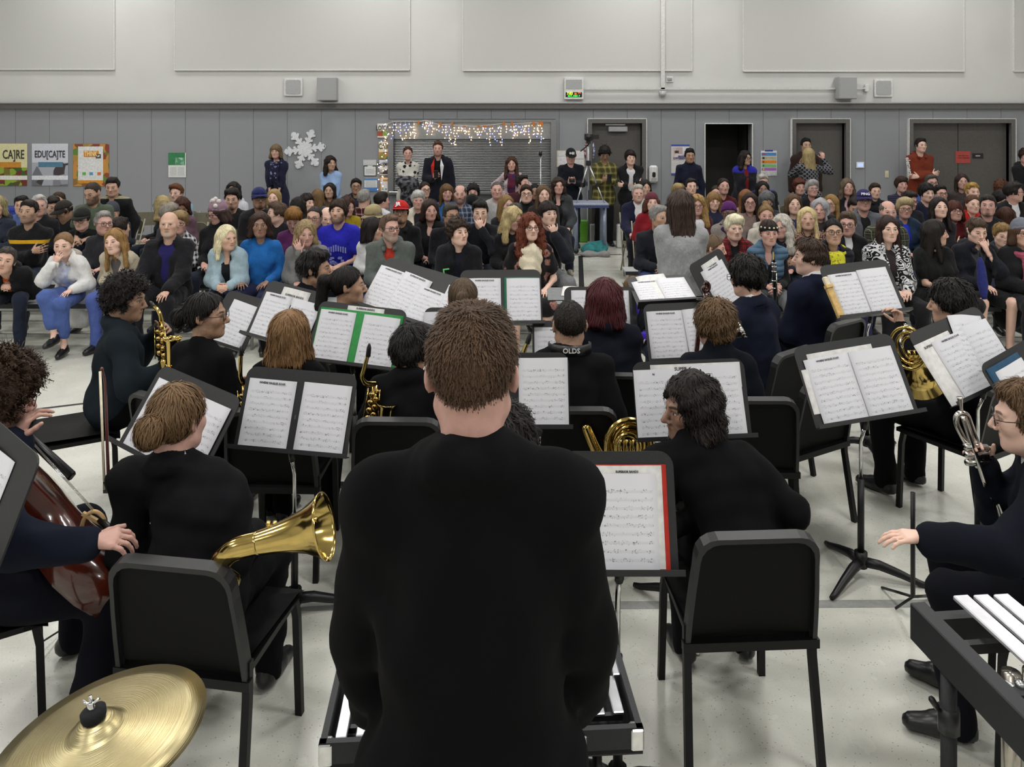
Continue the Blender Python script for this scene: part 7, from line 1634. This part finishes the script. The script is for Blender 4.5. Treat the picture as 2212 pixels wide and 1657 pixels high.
A('brown-haired woman with bangs in a blue jacket', 965, 396, 11.2, sex='f', hair='long+short+bangs', hc='#5d4429', top='#26558a', hy=16, skin='r')
A('balding bearded man in a blue plaid shirt', 994, 400, 10.5, hair='fringe', hc='#3a2e26', beard=1, bc='#2c231e', top=('#55627a', 'plaid', '#23283a', '#a9b0bc', .9), skin='r', hp=-2)
A('woman with short black curly hair at the back', 1022, 395, 11.9, sex='f', hair='curly', hc='#191412', top='#4a3f5c', skin='r')
A('person in a black knit cap seen from behind', 1021, 418, 10.9, hair='short', hc='#1a1514', hat=('beanie', '#121214'), top='#1c1c20', a=175, skin='l')
A('balding man with glasses in a black sweater behind the denim jacket', 974, 437, 8.5, hair='short+rec', hc='#3a3632', glasses='#2c2624', top='#101117', hy=30, hp=-4, skin='o', fat=1.1, lean=12)
A('black-haired young man with his hand at his mouth', 1037, 430, 8.5, hair='side', hc='#15110f', top='#10131a', arms=('lap', 'face'), lean=20, hy=4, hp=-8, skin='p', fat=1.1)
A('older man in a pale grey shirt with receding grey hair', 1073, 392, 11.2, hair='buzz+rec', hc='#4d4945', top='#a9a8a8', hy=6, hp=3, skin='r')
A('woman with tied dark-blonde hair looking right', 1094, 420, 9.7, sex='f', hair='long+short', hc='#80653e', top='#1b1b20', hy=30, skin='r')
A('person with dark grey hair behind the blonde woman', 1113, 437, 9.0, hair='short', hc='#3b3733', top='#1a1a1f', a=160, skin='l')
A('blonde woman in a black sweater with hair over her face', 1108, 444, 8.3, sex='f', hair='wavy', hc='#b3a074', top='#101013', hy=40, hp=-14, a=12, lean=10, skin='r')
A('man with dark hair in a maroon jacket looking up right', 1129, 377, 11.9, hair='side', hc='#241c19', jacket='#3a1820', top='#c4c2c2', jk_w=.03, hy=48, hp=8, skin='r')
A('teenage boy with glasses in a black shirt', 1137, 398, 10.8, hair='side', hc='#33251c', glasses='#2a2422', top='#111114', collar='high', hp=4, skin='p')
A('woman with tied black hair in a maroon top at the back', 1155, 396, 11.9, sex='f', hair='bun', hc='#151110', top='#3a1a22', skin='b')
A('older woman with light-brown hair in a brown coat', 1174, 398, 10.2, sex='f', hair='long+short', hc='#5c4835', top='#2e2622', hy=8, skin='p')
A('woman with curly brown hair and a grey hooded cardigan', 1206, 381, 11.4, sex='f', hair='wavy+short', hc='#2e2019', jacket='#35373a', top='#131316', jk_w=.07, collar='v', hy=6, skin='r', hood='#35373a', arms='thigh', legs='#161a2c', shoes='#8f887c')
A('teen boy with a finger on his lips in a navy coat', 1184, 433, 8.2, hair='bowl', hc='#211917', jacket='#10131c', top='#15171f', jk_w=0, arms=('lap', 'chin'), hy=14, hp=2, lean=14, hood='#15171d', skin='p', legs='#6f7173', a=10)
# second row and behind, right block
A('man with a grey goatee in a navy blazer and white shirt', 1378, 397, 11.1, hair='short+rec', hc='#a29b92', beard=2, bc='#bdb6ac', jacket='#121430', top='#d2d2d4', jk_w=.045, collar='shirt', skin='r', hp=4, arms='knees', legs='#16181f', shoes='#101012')
A('dark-haired woman partly hidden behind the goatee man', 1393, 387, 12.2, sex='f', hair='bob', hc='#1d1614', top='#c2c2c4', hy=14, skin='l')
A('woman in a maroon knit hat and a red shawl', 1408, 414, 10.1, sex='f', hair='bob', hc='#5a3626', hat=('beanie', '#5a2a34'), top='#7a141f', long_top=.3, hp=4, skin='p', fat=1.2, arms='hide')
A('blonde person hidden behind the conductor\'s head', 1464, 396, 11.4, sex='f', hair='pixie', hc='#8f7a55', top='#2a2a2e', skin='r')
A('gaunt man with short dark hair in a grey jacket', 1493, 384, 11.9, hair='short+rec', hc='#241e1a', jacket='#2c2e36', top='#4a4a52', jk_w=.03, skin='p', hp=4)
A('smiling curly-haired blonde woman with glasses and a white scarf', 1506, 418, 9.6, sex='f', hair='curlylong', hc='#96784a', glasses='#5a3a34', jacket='#471822', top='#1a1a1e', jk_w=.04, scarf='#c9c9cc', hy=-6, skin='r')
A('girl with long blonde hair and bangs, eyes down', 1542, 413, 10.6, sex='f', hair='long+bangs', hc='#83653f', top='#20233a', skin='p', hp=-6)
A('woman with a long neck and pulled-back dark hair in maroon', 1563, 383, 11.3, sex='f', hair='bun', hc='#271c18', top='#4a161b', collar='v', skin='r', hp=4)
A('woman half hidden at the back beside the long-necked woman', 1547, 399, 12.3, sex='f', hair='bun', hc='#30231c', top='#1d1d22', hy=-20, skin='r')
A('woman in a purple knit cap and glasses with a grey coat', 1575, 434, 9.0, sex='f', hair='hidden', hat=('beanie', '#4a1a58'), glasses='#1f1a1c', jacket='#77716c', top='#2a1236', jk_w=.03, scarf='#33163f', hy=-6, skin='d')
A('woman with long dark hair and glasses in a taupe sweater', 1620, 415, 9.8, sex='f', hair='long', hc='#2a1d18', glasses='#1f1b1c', top='#76655f', hy=-14, skin='r')
A('strawberry-blonde woman hidden behind the taupe sweater', 1612, 408, 10.9, sex='f', hair='long', hc='#79502f', top='#8a7a66', skin='p')
A('young woman with black hair in a dark top at the back', 1647, 390, 11.6, sex='f', hair='long+short', hc='#131012', top='#1a1a20', hy=-6, skin='b')
A('older grey-haired man in a black and blue jacket at the back', 1648, 374, 12.6, hair='side', hc='#a9a6a0', glasses='#8a8078', jacket=('#14151c', 'upper', '#24309a', '#000000', 1, 1.05), top='#16171d', jk_w=0, hp=-4, skin='r', fat=1.15)
A('grey-haired woman with her head bowed', 1656, 411, 10.4, sex='f', hair='bob', hc='#5d5d60', top='#2c3140', hp=-34, skin='r')
A('girl with a blonde topknot in a cream hoodie', 1655, 441, 8.7, sex='f', hair='topbun', hc='#7a613f', top='#b5b0a6', hood='#b5b0a6', hy=-10, skin='r', lean=14)
A('person with curly white hair behind the headband woman', 1689, 461, 8.25, sex='f', hair='curlylong', hc='#b5b0a6', top='#1d2030', hy=-30, a=-10, skin='r')
A('teenage girl with long brown hair in a navy sweater', 1714, 418, 9.4, sex='f', hair='long+short', hc='#4f3d2b', top='#1f2a4a', hp=3, hy=-4, skin='p')
A('elderly red-haired woman in a teal jacket at the back', 1727, 383, 12.1, sex='f', hair='curly', hc='#4a2418', jacket='#1d2f4a', top='#1f1f26', jk_w=.03, skin='r')
A('grey short-haired woman with glasses in a black cardigan', 1754, 388, 11.3, sex='f', hair='pixie', hc='#8f8c8a', glasses='#a09088', jacket='#111114', top='#9a6f68', jk_w=.05, hp=6, skin='r')
A('blonde woman with sunglasses on her head in a patterned jacket', 1744, 446, 8.2, sex='f', hair='long', hc='#c0ad80', jacket=('#9a7a64', 'geo', '#35202c', '#000000', .7), top='#0f0f12', jk_w=.06, hy=-16, hp=6, skin='l')
A('woman with silver-grey hair looking left', 1772, 427, 9.3, sex='f', hair='wavy', hc='#97969a', top='#2f2a2e', hy=-30, skin='r')
A('woman with long dark-blonde hair and glasses in profile', 1795, 419, 10.4, sex='f', hair='long', hc='#8a6c3e', glasses='#3a3030', top='#5a4a3a', hy=-40, skin='l')
A('woman with grey-brown hair in a black jacket and pink shirt', 1830, 384, 11.6, sex='f', hair='wavy+short', hc='#5a4d40', jacket='#121215', top='#a98a94', jk_w=.05, hp=3, skin='r')
A('man with glasses in a black suit and bow tie', 1831, 455, 8.2, hair='short', hc='#4a3d30', glasses='#1c1a1c', jacket='#111114', top='#c9c9cc', jk_w=.03, collar='shirt', hy=-28, hp=-2, skin='r')
A('boy with dark hair bowed behind the purple cap', 1846, 424, 10.4, hair='short', hc='#1c1512', top='#c4c4c8', hp=-26, hy=-10, skin='l', bscale=.9)
b99 = A('man in a purple baseball cap and grey jacket', 1866, 406, 9.4, hair='short', hc='#3a322c', hat=('cap', '#272250'), glasses='#7a6c64', jacket='#5a5d64', top='#101013', jk_w=.05, hy=-14, skin='r')
q = link('cap_print', text_mesh('PING', .042, .001, .001), plain('cap_letters', '#d8d8dc', .5), b99['root']); q.matrix_local = Matrix.Translation(tuple(b99['hc'])) @ Matrix(b99['Rh'].tolist()).to_4x4() @ Matrix.Translation((0, .107, .088)) @ Matrix.Rotation(PI, 4, 'Z') @ Matrix.Rotation(PI/2-.45, 4, 'X')
A('boy in a black and blue hoodie at the back', 1890, 394, 11.5, sex='k', hair='short', hc='#33241a', top=('#121318', 'upper', '#121318'), hood='#121318', bscale=.86, hp=-4, hy=-6, skin='p')
A('brown-haired woman in a dark patterned top at the back', 1947, 381, 12.2, sex='f', hair='pixie', hc='#35261c', top=('#1b1d2a', 'ribs', '#3a3550'), hp=4, skin='r')
A('balding man with a long grey beard in a dark plaid shirt', 1918, 434, 8.5, hair='fringe', hc='#5a554f', beard=1, bc='#7d766c', top=('#1f2220', 'plaid', '#3f443a', '#8a8468', .9), hy=-8, skin='r', fat=1.1)
A('blonde older woman with glasses in a denim jacket', 1954, 426, 9.2, sex='f', hair='pixie', hc='#9a8a68', glasses='#4a3832', jacket='#25384e', top='#2636b8', jk_w=.04, hy=-12, skin='r')
A('man with dark hair and sunglasses behind the denim jacket', 1964, 411, 10.5, hair='side', hc='#221b18', glasses='#111112', top='#1a1c24', hy=20, hp=-8, skin='r')
A('teen with long black bangs in a navy T-shirt', 2002, 393, 10.8, hair='mop+low', hc='#161211', top='#151a30', skin='p', hp=-2)
A('older man in dark glasses and a blue shirt at the back', 2012, 376, 12.1, hair='short+rec', hc='#4a4642', glasses='#151518', top='#43599a', hy=-6, skin='r')
A('young man with black-framed glasses in a blue shirt', 2031, 398, 11.2, hair='short', hc='#1a1412', glasses='#131316', top='#3a4a7a', hp=4, skin='r')
A('woman with sleek pulled-back dark hair, arms crossed, in black', 2029, 424, 8.9, sex='f', hair='long', hc='#1d1513', top='#101015', arms='cross', hy=-6, hp=8, skin='p', fat=1.1)
A('woman with long dark hair and hoop earrings at the back', 2078, 374, 12.2, sex='f', hair='long', hc='#2c1f19', top='#3a3230', hy=-14, skin='r')
A('woman with red bangs and glasses in a maroon shirt', 2062, 433, 9.4, sex='f', hair='bob+bangs', hc='#4a241a', glasses='#1d1a1c', top='#5a141a', hp=6, hy=-6, skin='r', fat=1.1)
A('blond boy with a parted fringe near the double door', 2100, 393, 11.0, hair='side', hc='#9a7a42', top='#b5b5ba', jacket='#1a1a1f', jk_w=.04, hy=-2, skin='p')
A('girl in a red hoodie with tied-back hair', 2101, 419, 10.0, sex='f', hair='pony', hc='#4f3526', top='#a91f1b', hood='#a91f1b', hy=-6, skin='p')
A('man with a goatee in a black T-shirt looking left', 2134, 419, 9.1, hair='short', hc='#2c2623', beard=2, bc='#3a2c22', top='#111319', hy=-32, hp=4, skin='r', fat=1.1)
A('small blond boy peeking behind the pink scarf woman', 2164, 480, 7.95, sex='k', hair='side', hc='#7a6038', top='#2a2f3c', hy=-10, hp=-10, skin='p', bscale=.85)
A('person with curly red-brown hair turned away at the back', 2163, 386, 11.8, sex='f', hair='curly', hc='#4a2a18', top='#3a3f4a', a=150, skin='l')
A('young man in a black suit in right profile at the right edge', 2190, 392, 10.0, hair='side', hc='#1a1412', glasses='#1d1a1a', jacket='#121216', top='#c9c9cc', jk_w=.04, collar='shirt', hy=66, seat=.55, skin='r')
A('person with black hair bowed beside the suited young man', 2161, 410, 10.9, sex='f', hair='bob', hc='#131012', top='#2a2c34', hp=-36, skin='p')
A('person with chestnut hair seen from behind at the right', 2172, 446, 9.2, sex='f', hair='bob', hc='#40251a', top='#1f1c20', a=170, skin='l')
A('person in a pink striped sweater at the right edge', 2236, 425, 8.8, sex='f', hair='long', hc='#3a281e', top=('#b98a98', 'ribs', '#a87a88', '#000000', .6), skin='p', arms=('lap', 'face'), a=-20)
A('person with pale hair in a slate jacket at the left edge', -6, 422, 9.4, sex='f', hair='bob', hc='#8f8460', top='#252b38', hood='#2a303d', hy=20, skin='l')
# ---------------------------------------------------------------- standing at the wall
def ST(label, x, y, d, **k): k.setdefault('pose', 'stand'); k.setdefault('group', 'people standing along the wall'); return person(label, x, y, d, **k)
ST('standing woman in a navy dress and scarf beside the snowflake', 596, 311, 13.6, sex='f', hair='bob+bangs', hc='#6a573f', top='#191a33', legs='#191a33', sleeves='three', scarf=('#14162c', 'spots', '#6f76a0', '#000000', .7), arms='front', skin='r', long_top=.2, q=.85)
ST('standing woman in a light blue long-sleeved top', 714, 335, 13.2, sex='f', hair='wavy+short', hc='#1f1613', top='#8ba5cc', arms='front', hy=38, skin='t', legs='#1d2338', q=.85)
s3 = ST('standing woman in a white top with black flowers', 881, 315, 13.55, sex='f', hair='bun', hc='#3a2418', top=('#c2c0b8', 'floral', '#15151a', '#15151a', .75), arms='front', skin='r', legs='#121215', q=.85, hy=10)
V, Q = sdf([C(v3(-.1, .2, 1.12)*1, v3(.1, .22, 1.14), .09, .09, .05), C(v3(-.08, .22, 1.1), v3(-.12, .22, .62), .11, .09, .06), C(v3(.05, .23, 1.1), v3(.06, .24, .8), .08, .05, .05)], .022, 0, wob(.02, 25, 4)); cj = tag(link('folded_coat', fast_mesh('coat', V, Q), cloth('#15151a', 'blotch', '#5a5a60', sc_=.8)), 'black and grey coat carried by the woman in the flowered top', 'coat'); cj.matrix_world = s3['M']
s4 = ST('standing man in a navy jacket with red lining taking a phone photo', 946, 304, 13.5, hair='short+rec', hc='#4a2c1c', beard=.45, bc='#5a3a28', jacket='#10121f', top='#0f0f12', jk_w=.055, arms=('phone', 'down'), skin='r', legs='#16171f', q=.8)
lp = MB()
for s, c in ((1, '#a9261c'), (-1, '#c9c9cf')):
    n0 = s4['nb']; q0 = n0+v3(s*.055, .07, .03); q1 = n0+v3(s*.11, .13, -.1); q2 = n0+v3(s*.075, .165, -.34); q3 = n0+v3(s*.05, .15, -.1)
    V = [q0, q1, q2, q3]; MB().add([tuple(p_) for p_ in V]+[tuple(p_+v3(0, .01, 0)) for p_ in V], [(0, 1, 2, 3), (7, 6, 5, 4), (0, 4, 5, 1), (1, 5, 6, 2), (2, 6, 7, 3), (3, 7, 4, 0)]).build('lapel', cloth(c), s4['root'])
def phone(label, inf, s=1, off=(0, 0, 0), big=1.0):
    w_, hd = inf['A'][s][2], inf['A'][s][3]; o = MB().box((0, 0, 0), (.075*big, .01, .15*big), bev=.004).build('phone', plain('phone_black', '#111113', .2)); q_ = w_ + hd*.1 + np.array(off)
    o.matrix_world = inf['M'] @ Matrix.Translation(tuple(q_)) @ Matrix.Rotation(-.4, 4, 'X'); tag(o, label, 'phone'); return o
phone('phone held up by the man with the red-lined jacket', s4, 1, (0, .03, .03))
ST('woman in a pink sweater and red scarf with hands on her hips', 1105, 337, 13.5, sex='f', hair='wavy', hc='#40291d', top='#b5a2a8', scarf=('#5d1220', 'blotch', '#25224a', '#000000', .5), arms='hips', skin='r', legs='#2a2a34', q=.85)
s6 = ST('standing boy in a black cap and sweatshirt holding a small camera', 1233, 318, 13.45, hair='short', hc='#1c1613', hat=('snap', '#121214'), top='#10131c', arms='phone', hp=-18, hy=4, skin='r', legs='#141a26', shoes='#15171c', q=.85)
o = MB().box((0, 0, 0), (.1, .05, .07), bev=.01).tube([(0, .02, 0), (0, .05, 0)], .025, 10).build('compact_camera', M_BLACK); o.matrix_world = s6['M'] @ Matrix.Translation(tuple((s6['A'][1][2]+s6['A'][-1][2])/2+v3(0, .06, .05))); tag(o, 'small black camera in the capped boy\'s hands', 'camera')
cm_ = MB()
for (u_, w_, h_) in ((-.034, .016, .045), (-.012, .014, .05), (.006, .014, .03), (.03, .02, .036)): cm_.box((u_, 0, 0), (w_, .003, h_))
cm_ = cm_.build('cap_emblem', plain('cap_letters', '#d8d8dc', .5), s6['root']); cm_.matrix_local = Matrix.Translation(tuple(s6['hc'])) @ Matrix(s6['Rh'].tolist()).to_4x4() @ Matrix.Translation((0, .109, .092)) @ Matrix.Rotation(-.0+.4, 4, 'X')
s7 = ST('standing boy in a yellow plaid shirt looking at his phone', 1306, 313, 13.65, hair='curly', hc='#15110f', top=('#7a7440', 'plaid', '#2c2c1c', '#a89f62', 1.4), arms='phone', hp=-30, skin='o', legs='#121215', shoes='#1a1a1e', long_top=.12, q=.85)
phone('phone in the plaid-shirted boy\'s hands', s7, 1, (-.05, .02, .0))
ST('young man in a black jacket and white T-shirt with crossed arms', 1362, 322, 13.5, hair='mop', hc='#211613', jacket='#131316', top='#cfcfd2', jk_w=.075, arms='cross', skin='p', legs='#15161c', hy=6, q=.85)
ST('standing man in a navy zip jacket beside the face poster', 1490, 319, 13.35, hair='short+low', hc='#12100f', top='#10152a', arms='down', collar='high', skin='o', legs='#15171f', hp=-2, q=.85)
s10 = ST('standing woman in a blue and black puffer jacket', 1610, 324, 13.3, sex='f', hair='wavy+short', hc='#1d1614', glasses='#2a2024', jacket=('#14141c', 'upper', '#2a2b9a', '#000000', 1, 1.3), top='#6a1a1f', jk_w=.03, arms='front', hy=30, skin='t', legs='#15161c', fat=1.2, q=.85)
ST('tall dark-haired man in a brown jacket against the third door', 1741, 297, 13.9, hair='short', hc='#131010', jacket='#2c1d18', top='#1a1a1f', jk_w=.03, arms='down', skin='t', legs='#15151a', q=.85)
ST('blonde woman seen from behind with one arm raised', 1746, 318, 13.3, sex='f', a=180, hair='long', hc='#9f8d64', top=('#131317', 'diamond', '#6a6a70', '#000000', 1.5), arms=('wave', 'camera'), skin='r', legs='#131317', q=.85)
s13 = ST('standing teen in a rust-red hoodie with crossed arms', 1989, 297, 13.85, hair='short', hc='#1d1512', top='#6c2b18', hood='#6c2b18', arms='cross', skin='p', legs='#8d8672', hy=4, q=.85)
sl = s13['A'][1]
q = link('sleeve_lettering', text_mesh('element', .1, .001, .003), plain('sleeve_print', '#d6d2d0', .6), s13['root']); el = sl[1]; shd = sl[0]; mid = shd*.55+el*.45
q.matrix_local = Matrix.Translation(tuple(mid+v3(.072, .03, 0))) @ Matrix.Rotation(PI*.80, 4, 'Z') @ Matrix.Rotation(PI/2, 4, 'X') @ Matrix.Rotation(-PI/2+.15, 4, 'Z')
ST('person in a black hoodie standing at the right edge', 2216, 318, 13.2, hair='mop', hc='#2a1d16', top='#101013', hood='#101013', arms='front', hy=-10, skin='r', legs='#15151a', q=.85)
# ---------------------------------------------------------------- benches and folding chairs
M_BTOP = plain('bench_top', '#9fa1a2', .45); M_BEDGE = plain('bench_edge', '#26282c', .5); M_BFR = plain('bench_frame', '#a9aaa6', .35, .6)
def bench(label, xa, xb, y):
    L = xb-xa; r = empty('bench', ((xa+xb)/2, y, 0), 0, label, 'bench', 'long grey benches')
    MB().box((0, 0, .415), (L, .3, .03), bev=.006).build('seat_board', M_BTOP, r); MB().box((0, -.155, .41), (L, .012, .04)).build('edge_band', M_BEDGE, r)
    MB().box((0, -.06, .375), (L-.1, .04, .05)).build('rail', M_BFR, r); MB().box((0, -.02, .1), (L-.1, .03, .03)).build('lower_rail', M_BFR, r)
    n = max(2, int(L/1.4)+1)
    for i in range(n):
        x_ = -L/2+.12+(L-.24)*i/(n-1)
        MB().tube([(x_, -.12, .4), (x_, -.16, .0)], .014, 6).build('leg', M_BFR, r); MB().tube([(x_, .12, .4), (x_, .16, 0)], .014, 6).build('leg', M_BFR, r)
for k, (d_, nm) in enumerate(((7.55, 'front'), (8.45, 'second'), (9.3, 'third'))):
    y_ = d_+.04
    for (p, q, sd) in ((-110, 1215, 'left'), (1345, 2330, 'right')):
        if sd == 'right': y_ -= .12
        bench('long grey bench of the %s row in the %s block' % (nm, sd), (p-X_C)/F_PX*7.55 if k == 0 else (p-X_C)/F_PX*d_, (q-X_C)/F_PX*d_, y_)
def make_fold():
    r = empty('folding_chair'); m = plain('chair_beige', '#8f8a78', .4, .3)
    MB().box((0, .02, .43), (.4, .38, .025), bev=.01).build('seat', m, r)
    b = MB(); b.prism(roundrect(.4, .2, .06, 4), -.008, .008, Matrix.Translation((0, -.24, .74)) @ Matrix.Rotation(PI/2-.12, 4, 'X')); b.build('backrest', m, r)
    for s in (-1, 1):
        MB().tube([(s*.21, -.255, .84), (s*.21, .2, .0)], .011, 5).build('frame_leg', m, r); MB().tube([(s*.19, .12, .43), (s*.19, -.28, 0)], .011, 5).build('frame_leg', m, r)
    return r
FC0 = make_fold(); fu = False; aud = [q_ for q_ in ALLP if q_[3] == 'sit' and q_[2] > 9.75]
for (lb, x_, y_, ps) in aud:
    o = copy_tree(FC0) if fu else FC0; fu = True
    src = [b_ for b_ in bpy.data.objects if b_.type == 'EMPTY' and b_.get('label') == lb][0]
    o.location = (x_, y_, 0); o.rotation_euler = (0, 0, src.rotation_euler.z); tag(o, 'folding chair under the ' + ' '.join(lb.split()[:11]), 'chair', 'beige folding chairs')
for (lb, x_, y_, d_) in (('empty beige folding chair at the left below the posters', 178, 470, 10.6), ('empty beige folding chair right of the mauve sweater woman', 425, 470, 11.2), ('empty beige folding chair left of the wavy blonde woman', 318, 470, 11.3)):
    o = copy_tree(FC0); o.location = (px(x_, y_, d_).x, d_, 0); o.rotation_euler = (0, 0, PI+.3); tag(o, lb, 'chair', 'beige folding chairs')
print('PEOPLE', len(ALLP))
